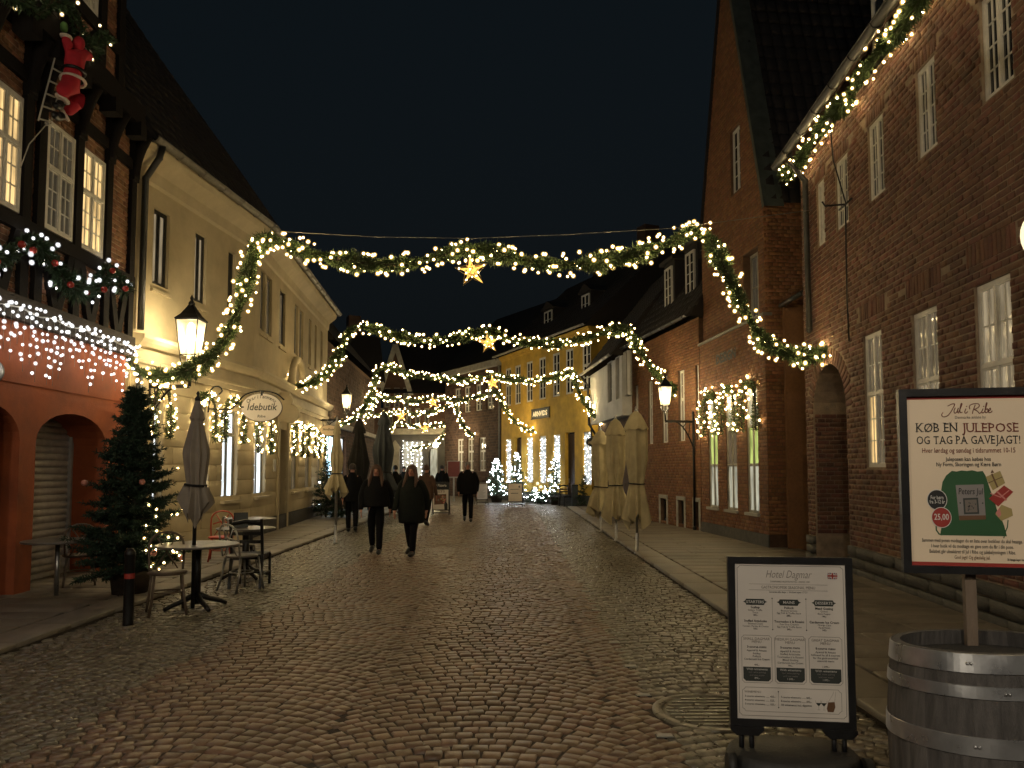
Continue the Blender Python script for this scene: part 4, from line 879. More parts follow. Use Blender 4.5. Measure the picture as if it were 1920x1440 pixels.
for a, c in zip(pp[:-1], pp[1:]):
    if c - a > .6:
        m_ = (a + c) / 2; timber((m_ - .03, zb0), (a + .12, zb1), .13, .08, 'brace'); timber((m_ + .03, zb0), (c - .12, zb1), .13, .08, 'brace')
for w in lwin:
    i = lwin.index(w); window(tim, w[0], w[1], wz0, wz1, JY + .02, 2, (.42, .58), (2, (2, 3)), .05, .018, each=True, pm='glass_night' if i == 1 else 'glass_warm')
# jettied upper storey with brackets
US = .35
b = MB(); b.box(US, TF.L, JY - .1, JY + .30, T2, T2 + .32); b.build('jetty_beam', M['timber_black'], tim)
for x in pp:
    b = MB(); b.prism([(0, 0)] * 0 or [(x - .09, T2 - .75), (x + .09, T2 - .75), (x + .09, T2), (x - .09, T2)], JY, JY + .07); 
    n = 8; pts = [(JY + .03 + .2 * (k / n) ** 2, T2 - .7 + .7 * k / n) for k in range(n + 1)]
    b.tube([(x, y, z) for y, z in pts], .09, 6); b.build('jetty_bracket', M['timber_black'], tim)
for x in [(a + c) / 2 for a, c in zip(pp[:-1], pp[1:])]: 
    b = MB(); b.box(x - .1, x + .1, JY + .1, JY + .34, T2 - .2, T2 + .02); b.build('joist_end', M['timber_black'], tim)
UY = JY + .24; US = max(.5, TF.uz(228, 40, UY)[0]); uw = TF.rect(150, 182, -70, 22, UY); u2 = TF.rect(20, 60, -120, -20, UY)
b = MB(); wall(b, US, TF.L, T2 + .32, 10.5, [hole(*uw)], .15, y=UY); inf2 = b.build('upper_infill_wall', M['mortar_timber'], tim)
lay(course_pieces(US + .02, TF.L, T2 + .35, 10.5, [hole(*uw)], .0762, .25, .014), inf2, M['brick_timber'], 'upper_infill_bricks', 'upper_infill_brick', y=UY, proud=.011, near=(1.2, 0, 7.5), nmax=150)
window(tim, *uw, UY + .03, 2, (.45, .55), (2, 2), .06, .02, pm='glass_dark')
for x in [US + .08] + [p + .02 for p in pp[1:] if p > US + .3]: timber((x, T2 + .3), (x, 10.5), .16, .09, y=UY + .02)
timber((US, uw[2] - .1), (TF.L, uw[2] - .1), .18, .1, 'rail', y=UY + .02)
for a, c in zip(pp[:-1], pp[1:]):
    if c - a > .6 and a > US: m_ = (a + c) / 2; timber((m_, T2 + .32), (a + .1, uw[2] - .15), .13, .085, 'brace', y=UY + .02); timber((m_ + .02, T2 + .32), (c - .1, uw[2] - .15), .13, .085, 'brace', y=UY + .02)
b = MB(); b.quad((US, UY, T2), (US, UY, 10.5), (US, -5, 10.5), (US, -5, T2)); b.quad((US, UY, T2), (US, UY, T2 + 2.3), (US - .3, UY - .1, T2 + .9), (US - .55, UY - .15, T2)); b.quad((-.0, JY, T1), (-.0, JY, T2), (-.0, -5, T2), (-.0, -5, T1)); b.build('flank_wall', M['timber_brown'], tim)
roof(tim, US, TF.L, UY + .3, 10.5, 3.5, 4.0, M['roof_dark'], tiles=False)
# ================================================================== GARLANDS AND LIGHTS
def smooth_path(pts, step=0.05):
    pts = [Vector(p) for p in pts]; out = []
    for i in range(len(pts) - 1):
        p0 = pts[max(i - 1, 0)]; p1 = pts[i]; p2 = pts[i + 1]; p3 = pts[min(i + 2, len(pts) - 1)]
        n = max(2, int((p2 - p1).length / step))
        for k in range(n):
            t = k / n; out.append(0.5 * ((2 * p1) + (-p0 + p2) * t + (2 * p0 - 5 * p1 + 4 * p2 - p3) * t * t + (-p0 + 3 * p1 - 3 * p2 + p3) * t ** 3))
    out.append(pts[-1]); return np.array(out)
BALL = MB(); BALL.ball((0, 0, 0), 1.0, 6, 4); BV = np.array(BALL.v); BQ = [f for f in BALL.f]
BT = np.array([t for f in BQ for t in ((f[0], f[1], f[2]),) + (((f[0], f[2], f[3]),) if len(f) == 4 else ())])
def bulbs_obj(pts, rad, mat, parent, name='bulbs'):
    pts = np.asarray(pts); n = len(pts)
    if n == 0: return
    rr = np.asarray(rad) if np.ndim(rad) else np.full(n, rad)
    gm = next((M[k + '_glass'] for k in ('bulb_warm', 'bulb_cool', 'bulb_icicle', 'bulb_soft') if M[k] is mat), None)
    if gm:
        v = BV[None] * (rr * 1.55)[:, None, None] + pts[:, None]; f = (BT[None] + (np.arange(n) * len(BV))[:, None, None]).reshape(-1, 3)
        o = link('bulb_halo', np_mesh('bulb_halo', v.reshape(-1, 3), f), parent, gm); o.data.polygons.foreach_set('use_smooth', np.ones(len(f), bool)); o['kind'] = 'stuff';  # oversized glow shell imitating bloom around each bulb
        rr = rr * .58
    v = BV[None] * rr[:, None, None] + pts[:, None]; f = (BT[None] + (np.arange(n) * len(BV))[:, None, None]).reshape(-1, 3)
    o = link(name, np_mesh(name, v.reshape(-1, 3), f), parent, mat); o.data.polygons.foreach_set('use_smooth', np.ones(len(f), bool)); o['kind'] = 'stuff'; return o
def blades_obj(base, dirs, length, width, mat, parent, name='foliage', sag=0.0):
    """thin tapering needles: one narrow kite each"""
    n = len(base); d = dirs / np.linalg.norm(dirs, axis=1)[:, None]; r = RNG.normal(0, 1, (n, 3)); s = np.cross(d, r); s /= np.linalg.norm(s, axis=1)[:, None] + 1e-9
    L = np.asarray(length)[:, None]; Wd = np.asarray(width)[:, None]
    p0 = base; p1 = base + d * L * 0.45 + s * Wd; p2 = base + d * L; p2[:, 2] -= sag * L[:, 0]; p3 = base + d * L * 0.45 - s * Wd
    v = np.stack([p0, p1, p2, p3], 1).reshape(-1, 3); f = np.arange(n * 4).reshape(n, 4)
    return link(name, np_mesh(name, v, f, np.repeat(RNG.random(n), 4)), parent, mat)
def path_frames(path, n):
    seg = np.linalg.norm(np.diff(path, axis=0), axis=1); cum = np.concatenate([[0], np.cumsum(seg)]); s = (np.arange(n) + RNG.random(n)) / n * cum[-1]
    i = np.clip(np.searchsorted(cum, s) - 1, 0, len(seg) - 1); t = (s - cum[i]) / np.maximum(seg[i], 1e-6)
    p = path[i] + (path[i + 1] - path[i]) * t[:, None]; tg = (path[i + 1] - path[i]) / np.maximum(seg[i], 1e-6)[:, None]; return p, tg, cum[-1], s / cum[-1]
def fir_rope(root_o, path, rad, per_m, mat, blade=(0.07, 0.15), width=0.009, loc=None):
    loc = np.asarray(loc) if loc is not None else 0
    total = np.linalg.norm(np.diff(path, axis=0), axis=1).sum(); n = int(total * per_m)
    p, tg, L, _ = path_frames(path, n); r = RNG.normal(0, 1, (n, 3)); r -= tg * (r * tg).sum(1)[:, None]; r /= np.linalg.norm(r, axis=1)[:, None]
    lump = 0.75 + 0.4 * np.sin(_ * L * 5.1 + 1.0) * np.sin(_ * L * 2.3)
    base = p + r * (rad * 0.55 * RNG.random((n, 1)) * lump[:, None]); d = r * 1.0 + tg * RNG.normal(0, 0.75, (n, 1)) + np.array((0, 0, -0.12))
    return blades_obj(base - loc, d, RNG.uniform(*blade, n) * lump, np.full(n, width), M[mat], root_o)
def garland(label, pts, rad=0.15, per_m=650, bulbs=11, bmat='bulb_warm', brad=0.024, group=None, cat='garland', blade=(0.07, 0.15), name='light_garland', fmat='fir_garland', baubles=0, width=0.010, spread=1.0):
    path = smooth_path(pts); o = root(name, label, cat, path[0], 0, group)
    fir_rope(o, path, rad, per_m, fmat, blade, width, path[0])
    t = MB(); t.tube([Vector(p) - Vector(path[0]) for p in path[::4]], 0.022, 5); t.build('core', M['bark'], o)
    total = np.linalg.norm(np.diff(path, axis=0), axis=1).sum(); n = int(total * bulbs)
    p, tg, L, _ = path_frames(path, n); r = RNG.normal(0, 1, (n, 3)); r -= tg * (r * tg).sum(1)[:, None]; r /= np.linalg.norm(r, axis=1)[:, None]
    bulbs_obj(p + r * (rad * spread * RNG.uniform(0.85, 1.2, (n, 1))) - path[0], brad * RNG.uniform(0.72, 1.15, n), M[bmat], o)
    for k in range(baubles):
        q = path[int((k + .5) / baubles * (len(path) - 1))] - path[0]; b = MB(); b.ball((q[0] + rad * random.uniform(.5, .9), q[1] - rad * random.uniform(.3, .8), q[2] - random.uniform(-.08, .16)), .045, 10, 7); b.build('bauble', M['bauble_red'], o)
    return o
def star(label, c, R, group, mat='bulb_gold'):
    """wire star: tube frame with a tangle of lit wire across its faces"""
    o = root('light_star', label, 'star', c, 0, group); t = MB(); pts = []
    for k in range(10):
        a = pi / 2 + pi * k / 5 + 0.12; r = R if k % 2 == 0 else R * 0.45; pts.append(Vector((r * math.cos(a), 0, r * math.sin(a))))
    t.tube(pts, R * .03, 6, closed=True); t.build('frame', M['ink_gold'], o)
    w = MB(); fr = MB()
    for k in range(80):
        i = random.randrange(10); j = (i + random.choice((3, 4, 5, 6, 7))) % 10
        a = pts[i] * random.uniform(.5, .97); b = pts[j] * random.uniform(.3, .97); d = Vector((0, random.uniform(-.12, .12) * R, 0))
        (w if k % 3 else fr).tube([a, (a + b) / 2 * .8 + d, b], R * .018, 5)
    w.build('lit_wire', M[mat], o); fr.build('wire', M['ink_gold'], o)
    bulbs_obj([tuple(pts[i] * random.uniform(.3, 1)) for i in range(10) for _ in range(1)], R * .06, M['bulb_soft'], o); return o
def wire(label, pts, r=.006, name='span_wire', cat='wire', mat='zinc'):
    o = root(name, label, cat, pts[0]); b = MB(); b.tube([Vector(p) - Vector(pts[0]) for p in pts], r, 5); b.build('cable', M[mat], o)
    q = MB(); q.ball((0, 0, 0), r * 4, 6, 4); q.build('anchor', M['steel'], o); return o

GG = 'fir garlands with warm lights strung across the street'
g1 = [(205, 632), (232, 662), (262, 695), (305, 705), (350, 697), (400, 665), (438, 605), (458, 540), (475, 480), (497, 450), (530, 455), (590, 478), (680, 493), (760, 495), (820, 480), (880, 468), (940, 478), (1040, 497), (1130, 490), (1210, 472), (1265, 452), (1302, 432), (1330, 450), (1360, 505), (1390, 570), (1425, 630), (1470, 660), (1520, 668), (1558, 655), (1588, 632)]
garland('thick fir garland spanning from the half timbered house to the brick hotel', [P(x, y, 12.05 + .25 * math.sin(i)) for i, (x, y) in enumerate(g1)], .175, 1900, 26, group=GG, brad=.025, blade=(.07, .16), width=.009)
star('golden wire star on the garland tied to the brick hotel', P(884, 508, 11.85), .275, 'golden stars under the garlands')
wire('thin steel wire above the garland tied to the brick hotel', [P(508, 433, 12.05), P(700, 444, 12.05), P(885, 447, 12.05), P(1060, 440, 12.05), P(1260, 428, 12.05), P(1522, 394, 12.6)])
g2 = [(526, 708), (545, 722), (575, 722), (605, 705), (628, 680), (642, 650), (655, 622), (675, 612), (720, 622), (780, 638), (850, 635), (915, 622), (960, 638), (1030, 645), (1090, 635), (1140, 622), (1172, 617), (1190, 640), (1215, 680), (1245, 715), (1275, 738), (1300, 742)]
garland('fir garland spanning from the cream house to the low red house', [P(x, y, 20.2 + .2 * math.sin(i)) for i, (x, y) in enumerate(g2)], .175, 1300, 20, group=GG, brad=.029, width=.013, blade=(.08, .16))
star('golden wire star on the garland tied to the cream house', P(916, 643, 20.0), .30, 'golden stars under the garlands')
g3 = [(620, 785), (640, 795), (665, 785), (688, 760), (700, 725), (708, 698), (728, 688), (770, 703), (830, 710), (880, 712), (925, 705), (970, 712), (1020, 712), (1060, 702), (1076, 700), (1084, 730), (1100, 760), (1120, 782), (1140, 788), (1160, 780), (1176, 768)]
garland('fir garland spanning from the bluish shop to the white jettied house', [P(x, y, 28.6 + .2 * math.sin(i)) for i, (x, y) in enumerate(g3)], .18, 800, 16, group=GG, brad=.035, width=.017, blade=(.08, .16))
star('golden wire star on the garland tied to the white jettied house', P(924, 718, 28.4), .34, 'golden stars under the garlands')
g4 = [(655, 795), (680, 790), (697, 765), (706, 745), (740, 748), (780, 752), (815, 746), (860, 750), (905, 742), (930, 736), (945, 762), (965, 790), (990, 806), (1010, 806), (1026, 803)]
garland('fir garland spanning the street to the front of the yellow shop', [P(x, y, 36.2) for i, (x, y) in enumerate(g4)], .17, 500, 14, group=GG, brad=.040, width=.02)
star('golden wire star on the garland tied to the yellow shop', P(812, 754, 36.0), .36, 'golden stars under the garlands')
g5 = [(690, 778), (720, 776), (752, 772), (790, 777), (830, 765), (850, 757), (858, 775), (868, 798), (880, 812), (889, 818)]
garland('fir garland spanning the street to the dark brick house', [P(x, y, 42.5) for i, (x, y) in enumerate(g5)], .17, 450, 12, group=GG, brad=.044, width=.022)
star('golden wire star on the garland tied to the dark brick house', P(752, 780, 42.3), .38, 'golden stars under the garlands')
g6 = [(733, 810), (740, 795), (765, 797), (798, 800), (835, 795), (832, 815), (815, 832), (790, 838), (770, 842)]
garland('small fir garland hung before the grey shop front', [P(x, y, 47.0) for i, (x, y) in enumerate(g6)], .15, 400, 10, group=GG, brad=.044, width=.022)
star('golden wire star before the grey shop front', P(797, 803, 46.8), .38, 'golden stars under the garlands')
# along the hotel eave
eg = [HF.world(u, .24 + .03 * math.sin(u * 5), EAVE - .16 + .05 * math.sin(u * 3.1)) for u in np.linspace(1.5, HF.L + .1, 16)]
garland('fir garland with warm lights along the brick hotel eave', eg, .15, 1500, 18, brad=.021, blade=(.07, .14), name='eave_garland')
# over the cream house shop windows
def window_wreath(label, Fc, h, z1, drop=.75, y=.08, bulbs=24, brad=.02, per=650, rad=.10, bm='bulb_warm', grp='fairy light wreaths over the cream house windows'):
    a, b = h['u0'] - .08, h['u1'] + .08; pts = [(a, z1 - drop), (a + .0, z1 - .3), (a + .08, z1 + .05), ((a + b) / 2, z1 + .16), (b - .08, z1 + .05), (b, z1 - .3), (b, z1 - drop)]
    return garland(label, [Fc.world(u, y, z) for u, z in pts], rad, per, bulbs, bm, brad, grp, 'wreath', (.05, .11), 'window_wreath')
for h, t in zip(ch_lo, ('behind the lit fir tree', 'behind the grey parasol', 'beside the oval sign')): window_wreath('fir wreath with fairy lights over the cream house window ' + t, CA, h, cs1 + .05)
for h, t in zip(hl2[:4], ('under the oval sign', 'next to the brown door', 'second beyond the brown door', 'last before the bluish shop')): window_wreath('fir wreath with fairy lights over the cream house window ' + t, CB, h, fs1, brad=.024, y=.1, bulbs=18)
for h, t in zip(sh, ('closest to the passage', 'in the middle', 'closest to the street lantern')): window_wreath('thick fir wreath over the gabled shop window ' + t, SF, h, z1 - .05, drop=.85, bulbs=17, brad=.026, rad=.16, per=650, grp='fir wreaths over the gabled shop windows')
for k, (ua_, ub_) in enumerate(((sw[2][1] - .1, sw[1][0] + .1), (sw[1][1] - .1, sw[0][0] + .1))):
    pass
# strings inside the yellow shop and grey shop windows
def string_curtain(label, Fc, u0, u1, z0, z1, y, nstr, per, mat, brad, grp):
    o = root('light_string', label, 'string lights', Fc.world((u0 + u1) / 2, y, z0), 0, grp); base = Fc.world((u0 + u1) / 2, y, z0); pts = []; t = MB()
    for i in range(nstr):
        u = u0 + (u1 - u0) * (i + .5) / nstr; t.tube([Fc.world(u, y, z0) - base, Fc.world(u, y, z1) - base], .006, 4)
        for k in range(per): pts.append(tuple(Fc.world(u + random.uniform(-.05, .05), y + random.uniform(-.02, .03), z0 + (z1 - z0) * (k + random.random()) / per) - base))
    t.build('cord', M['white_paint'], o); bulbs_obj(pts, brad * RNG.uniform(.7, 1.1, len(pts)), M[mat], o); return o
for i, t in zip(ylow, ('closest to the white jettied house', 'beside the open doorway', 'under the dark name board', 'beside the closed door', 'closest to the dark brick house')):
    string_curtain('curtain of white string lights on the yellow shop window ' + t, YF, yc[i] - .33, yc[i] + .33, yl0 + .05, yl1 - .05, -.03, 4, 13, 'bulb_icicle', .022, 'string lights in the yellow shop windows')
for h, t in zip(esh[1:3], ('on the left pane', 'on the right pane')):
    pass
string_curtain('columns of white string lights on the grey shop front beside its doorway', EF, esh[1]['u0'] - .1, esh[1]['u1'] + .1, .7, SFZ - .5, .05, 3, 14, 'bulb_icicle', .036, 'string lights on the grey shop front')
string_curtain('columns of white string lights on the grey shop front farther from its doorway', EF, esh[2]['u0'] - .1, esh[2]['u1'] + .1, .7, SFZ - .5, .05, 3, 14, 'bulb_icicle', .036, 'string lights on the grey shop front')
# icicle lights on the half-timbered house
o = root('icicle_lights', 'cool white icicle lights hanging over the orange wall', 'string lights', TF.world(0, .1, T1)); base = TF.world(0, .1, T1); pts = []; t = MB()
u = .0
t.tube([TF.world(x, JY + .1, T1 + .12 + .02 * math.sin(9 * x)) - base for x in np.linspace(-.1, TF.L, 60)], .012, 5)
while u < TF.L:
    n = random.choice((3, 4, 4, 5, 6, 7)); dz_ = .105
    for k in range(n): pts.append(tuple(TF.world(u + random.uniform(-.04, .04), JY + .1 + random.uniform(-.03, .04), T1 + .02 - k * dz_ + random.uniform(-.03, .03)) - base))
    t.tube([TF.world(u, JY + .1, T1 + .12) - base, TF.world(u, JY + .1, T1 - n * dz_) - base], .0022, 4)
    for _ in range(2): pts.append(tuple(TF.world(u + random.uniform(-.08, .08), JY + .13, T1 + .14 + random.uniform(-.05, .05)) - base))
    u += .125
t.build('cord', M['window_grey_frame'], o); bulbs_obj(pts, .018 * RNG.uniform(.75, 1.1, len(pts)), M['bulb_icicle'], o)
# window sill garland and upper garland of the half-timbered house
sg = [(-30, 480), (20, 478), (45, 450), (75, 465), (105, 500), (130, 535), (165, 548), (190, 530), (205, 505), (222, 520), (236, 548)]
garland('fir garland with red baubles and cool lights under the timbered house windows', [TF.world(*(lambda q: (q[0], .25, q[1]))(TF.uz(x, y, .25))) for x, y in sg], .17, 1100, 13, 'bulb_icicle', .021, None, 'garland', (.08, .18), 'sill_garland', 'fir', 9)
ug = [(10, -10), (50, 5), (75, 30), (100, 2), (130, 15), (145, 50), (160, 85), (175, 95), (190, 66), (205, 80)]
garland('fir garland with warm lights high on the timbered house', [TF.world(*(lambda q: (q[0], .42, q[1]))(TF.uz(x, y, .42))) for x, y in ug], .13, 700, 6, 'bulb_soft', .018, None, 'garland', (.08, .15), 'upper_garland', 'fir')
# cable and hook that hold the first garland on the hotel
def HW(x, y, off=.06): q = HF.uz(x, y, off); return HF.world(q[0], off, q[1])
wire('black supply cable hanging down the brick hotel wall to the garland', [HW(1556, 225, .3), HW(1562, 300, .2), HW(1585, 378), HW(1586, 450), HW(1588, 560), HW(1592, 640)], .012, 'supply_cable', 'cable', 'iron_black')
o = root('wall_hook', 'iron bracket on the brick hotel wall carrying the cable', 'bracket', HW(1585, 383)); b = MB(); b.tube([HF.n * .0, HF.n * .3 + Vector((0, 0, -.02)), HF.n * .34 + Vector((0, 0, .05))], .014, 6); b.build('arm', M['iron_black'], o); b = MB(); b.tube([HF.u * -.25, HF.u * .25], .016, 6); b.build('bar', M['iron_black'], o)

# ================================================================== STREET LANTERNS
def lantern(label, c, s, watt, arm=None, grp='wall lanterns along the street', col=(1.0, .80, .46)):
    """four sided tapering lantern; c is the middle of its glass. arm: the point on the wall it is held from"""
    o = root('street_lantern', label, 'lantern', c, 0, grp); a0 = pi / 4
    b = MB(); b.lathe([(.19 * s, -.33 * s), (.28 * s, .31 * s)], 4, a0=a0, smooth=False)
    b.f = [f for f in b.f if len(set(f)) == 4 and not all(abs(b.v[i][2] - .31 * s) < 1e-6 for i in f) and not all(abs(b.v[i][2] + .33 * s) < 1e-6 for i in f)]; gl = b.build('glass', M['lantern_glass'], o)
    f = MB()
    for k in range(4):
        t = a0 + k * pi / 2; f.tube([(.19 * s * math.cos(t), .19 * s * math.sin(t), -.33 * s), (.28 * s * math.cos(t), .28 * s * math.sin(t), .31 * s)], .011 * s, 5)
        t2 = t + pi / 2
        for r, z in ((.19, -.33), (.28, .31)): f.tube([(r * s * math.cos(t), r * s * math.sin(t), z * s), (r * s * math.cos(t2), r * s * math.sin(t2), z * s)], .011 * s, 5)
    f.build('frame', M['iron_black'], o)
    b = MB(); b.lathe([(.30 * s, .31 * s), (.31 * s, .33 * s), (.20 * s, .42 * s), (.09 * s, .56 * s), (.065 * s, .60 * s)], 4, a0=a0, smooth=False); b.lathe([(.055 * s, .58 * s), (.06 * s, .64 * s), (.025 * s, .69 * s), (.035 * s, .73 * s), (.0, .80 * s)], 12); cap = b.build('cap', M['iron_black'], o)
    b = MB(); b.lathe([(.03 * s, .05 * s), (.06 * s, .1 * s), (.06 * s, .2 * s), (.02 * s, .28 * s)], 10); b.build('mantle', M['lantern_mantle'], o)
    b = MB()
    for k in range(4):
        t = a0 + k * pi / 2; b.tube([(.19 * s * math.cos(t), .19 * s * math.sin(t), -.33 * s), (.17 * s * math.cos(t), .17 * s * math.sin(t), -.47 * s), (.06 * s * math.cos(t), .06 * s * math.sin(t), -.56 * s), (0, 0, -.58 * s)], .014 * s, 5)
    b.tube([(0, 0, -.56 * s), (0, 0, -.9 * s)], .03 * s, 8); b.build('cradle', M['iron_black'], o)
    if arm is not None:
        w = Vector(arm) - Vector(c); z = -.9 * s; b = MB(); b.beam((0, 0, z), (w.x, w.y, z), .05, .06); n = 8
        b.tube([(w.x, w.y, z - .75)] + [(w.x * (1 - .75 * (k / n)), w.y * (1 - .75 * (k / n)), z - .7 * (1 - k / n) ** 2.2) for k in range(n + 1)], .02, 6)
        for k in (2, 4): q = k / n; b.tube([(w.x * (1 - .75 * q), w.y * (1 - .75 * q), z - .7 * (1 - q) ** 2.2), (w.x * (1 - .5 * q), w.y * (1 - .5 * q), z)], .012, 5)
        b.beam((w.x, w.y, z + .1), (w.x, w.y, z - .85), .06, .04); b.build('bracket', M['iron_black'], o)
    lamp(o, (0, 0, .02 * s), watt, col, .12 * s); return o
LC = (1.0, .74, .36)
q = P(358, 633, 12.9); lw_ = Vector((CA.o.x + CA.u.x / CA.u.y * (12.9 - CA.o.y), 12.9, q.z)); lantern('large lit lantern held over the pavement by the cream house', q, .95, 120, lw_)
q = P(650, 752, 25.3); lantern('lit lantern at the far corner of the cream house', q, .72, 80, (-6.55, 25.3, q.z))
q = P(1247, 742, 18.9); lantern('lit lantern on a scrolled iron arm by the gabled shop', q, .72, 95, (RF.world(.35, .03, 0).x, RF.world(.35, .03, 0).y, q.z))
b = MB(); pp_ = RF.world(.35, .04, 0); lo = root('lantern_post', 'slim iron pipe down the brick wall under the scrolled lantern arm', 'post', (pp_.x, pp_.y, 0)); b.tube([(0, 0, .05), (0, 0, P(1292, 770, 18.9).z)], .03, 8); b.build('pipe', M['iron_black'], lo); b = MB(); b.lathe([(.05, 0), (.05, .12), (.035, .16)], 10); b.build('foot', M['iron_black'], lo)
q = P(1106, 765, 30.2); lantern('lit lantern on the corner of the yellow shop', q, .72, 170, (3.3, 31.0, q.z))
# round glowing hotel lamp at the picture's edge and unseen lanterns added behind the viewer
q = HF.world(HF.uz(1978, 440, .55)[0], .55, HF.uz(1978, 440, .55)[1]); o = root('globe_lamp', 'round glowing lamp disc hung from the brick hotel', 'lamp', q, HF.rz)
b = MB(); b.lathe([(.0, -.07), (.2, -.07), (.24, -.03), (.24, .03), (.2, .07), (.0, .07)], 28)
b.v = [(v[2], v[1], v[0]) for v in b.v]; b.build('shade', M['globe_glass'], o); b = MB(); b.tube([(0, 0, .24), (0, 0, .34), (0, -.55, .34)], .018, 6); b.build('bracket', M['iron_black'], o); lamp(o, (-.35, .0, 0), 14, (1, .8, .48), .2)
lantern('added unseen fill lantern on the hotel side near the barrel', (3.85, -1.6, 3.9), .9, 130, (4.25, -1.6, 3.9), col=(1, .86, .64)); lantern('added unseen fill lantern across the street from the barrel', (-4.9, -2.2, 4.1), .9, 620, (-5.8, -2.2, 4.1), col=(1, .88, .70))  # both unseen, added to light boards and barrel from the front
lantern('added unseen fill lantern hung over the middle of the street', (0.2, -1.8, 4.6), .9, 760, None, col=(1, .87, .70))  # unseen hung lantern, added for more frontal light on the boards
wire('added unseen steel wire carrying the hung fill lantern', [(-5.9, -1.8, 5.9), (-2.5, -1.8, 5.55), (.2, -1.8, 5.35), (2.4, -1.8, 5.55), (4.3, -1.8, 5.9)], .008)  # unseen wire, added only to carry that lantern
garland('added unseen fir garland over the barrel and menu board', [(-5.9, 3.6, 3.7), (-5.2, 3.6, 3.35), (-4.4, 3.6, 4.0), (-3.6, 3.6, 5.3), (-2, 3.6, 5.0), (0, 3.6, 5.2), (1.6, 3.6, 5.0), (2.9, 3.6, 5.3), (3.5, 3.6, 4.2), (4.1, 3.6, 3.4), (4.5, 3.6, 3.7)], .19, 500, 11, group=GG, brad=.03)  # unseen garland added overhead to light the foreground
# far street globe lamp
q = P(817, 834, 44.0); o = root('globe_lamp', 'round white globe lamp on a curved post before the dark brick house', 'lamp', (q.x, q.y, 0)); b = MB(); b.ball((0, 0, q.z), .16, 14, 9); b.build('globe', M['bulb_soft'], o); b = MB(); b.tube([(-.35, 0, 0), (-.35, 0, q.z - .45), (-.3, 0, q.z - .25), (-.15, 0, q.z - .17), (0, 0, q.z - .16)], .04, 8); b.build('post', M['iron_black'], o)
lamp(o, (0, -.4, q.z), 90, (1, .82, .5), .1)
# ================================================================== LETTERING
def text_geo(txt, size, shear=0.0, align='CENTER', bold=0.0, sx=1.0):
    c = bpy.data.curves.new('txt', 'FONT'); c.body = txt; c.size = size; c.align_x = align; c.shear = shear; c.offset = bold * size; c.resolution_u = 2
    o = bpy.data.objects.new('txt', c); me = o.to_mesh(); v = [tuple(p.co) for p in me.vertices]; f = [tuple(p.vertices) for p in me.polygons]
    o.to_mesh_clear(); bpy.data.objects.remove(o); bpy.data.curves.remove(c); return [(a * sx, b) for a, b, _ in v], f
class Print:
    """flat print on a board: x right, z up on the plane y = y0 of the parent's frame, facing -y"""
    def __init__(s, parent, y0, fx, fz): s.p = parent; s.y = y0; s.fx = fx; s.fz = fz; s.m = {}; s.k = 0
    def mb(s, ink): return s.m.setdefault(ink, MB())
    def text(s, txt, x, y, size, ink='ink_black', shear=0, bold=0.0, sx=1.0, fit=None, lift=0.0016, align='CENTER'):
        v, f = text_geo(txt, size, shear, align, bold, sx)
        if not v: return
        if fit:
            w = max(a for a, _ in v) - min(a for a, _ in v); k = fit / w; v = [(a * k, b) for a, b in v]
        X, Z = s.fx(x), s.fz(y); s.mb(ink).add([(X + a, s.y - lift, Z + b) for a, b in v], f)
    def poly(s, pts, ink, lift=0.001):
        s.mb(ink).add([(s.fx(x), s.y - lift, s.fz(y)) for x, y in pts], [tuple(range(len(pts)))])
    def line(s, pts, w, ink, lift=0.0012, closed=False):
        q = [Vector((s.fx(x), 0, s.fz(y))) for x, y in pts]; n = len(q); b = s.mb(ink)
        for i in range(n if closed else n - 1):
            a, c = q[i], q[(i + 1) % n]; d = (c - a); 
            if d.length < 1e-6: continue
            d.normalize(); m = Vector((-d.z, 0, d.x)) * w / 2; e = d * w * .3
            b.add([(a - e - m) + Vector((0, s.y - lift, 0)), (c + e - m) + Vector((0, s.y - lift, 0)), (c + e + m) + Vector((0, s.y - lift, 0)), (a - e + m) + Vector((0, s.y - lift, 0))], [(0, 1, 2, 3)])
    def rrect(s, x0, x1, y0, y1, w, ink, c=10, lift=0.0012): s.line([(x0 + c, y0), (x1 - c, y0), (x1 - c * .6, y0 + c * .6), (x1, y0 + c), (x1, y1 - c), (x1 - c * .6, y1 - c * .6), (x1 - c, y1), (x0 + c, y1), (x0 + c * .6, y1 - c * .6), (x0, y1 - c), (x0, y0 + c), (x0 + c * .6, y0 + c * .6)], w, ink, lift, True)
    def disc(s, x, y, r, ink, lift=0.0014, n=28): s.poly([(x + r * math.cos(2 * pi * k / n), y + r * math.sin(2 * pi * k / n)) for k in range(n)], ink, lift)
    def done(s):
        for ink, b in s.m.items(): b.build('print', M[ink], s.p, fix=False)['kind'] = 'stuff'

# ================================================================== MENU BOARD (near, right)
mbr = root('menu_board', 'white hotel menu in a black framed pavement stand', 'menu board', (1.475, 4.02, 0), math.radians(-7))
W2, Z0, Z1 = .318, P(1482, 1362, 4.02).z, P(1482, 1044, 4.02).z
b = MB(); fr = .036
b.box(-W2, -W2 + fr, -.02, .02, Z0, Z1); b.box(W2 - fr, W2, -.02, .02, Z0, Z1); b.box(-W2 + fr, W2 - fr, -.02, .02, Z1 - fr, Z1); b.box(-W2 + fr, W2 - fr, -.02, .02, Z0, Z0 + fr); b.box(-W2 + .01, W2 - .01, .006, .018, Z0 + .01, Z1 - .01)
b.build('frame', M['plastic_black'], mbr)
pw, pz0, pz1 = W2 - fr + .004, Z0 + fr - .004, Z1 - fr + .004
b = MB(); b.box(-pw, pw, -.011, -.007, pz0, pz1); paper = b.build('menu_sheet', M['paper_white'], mbr)
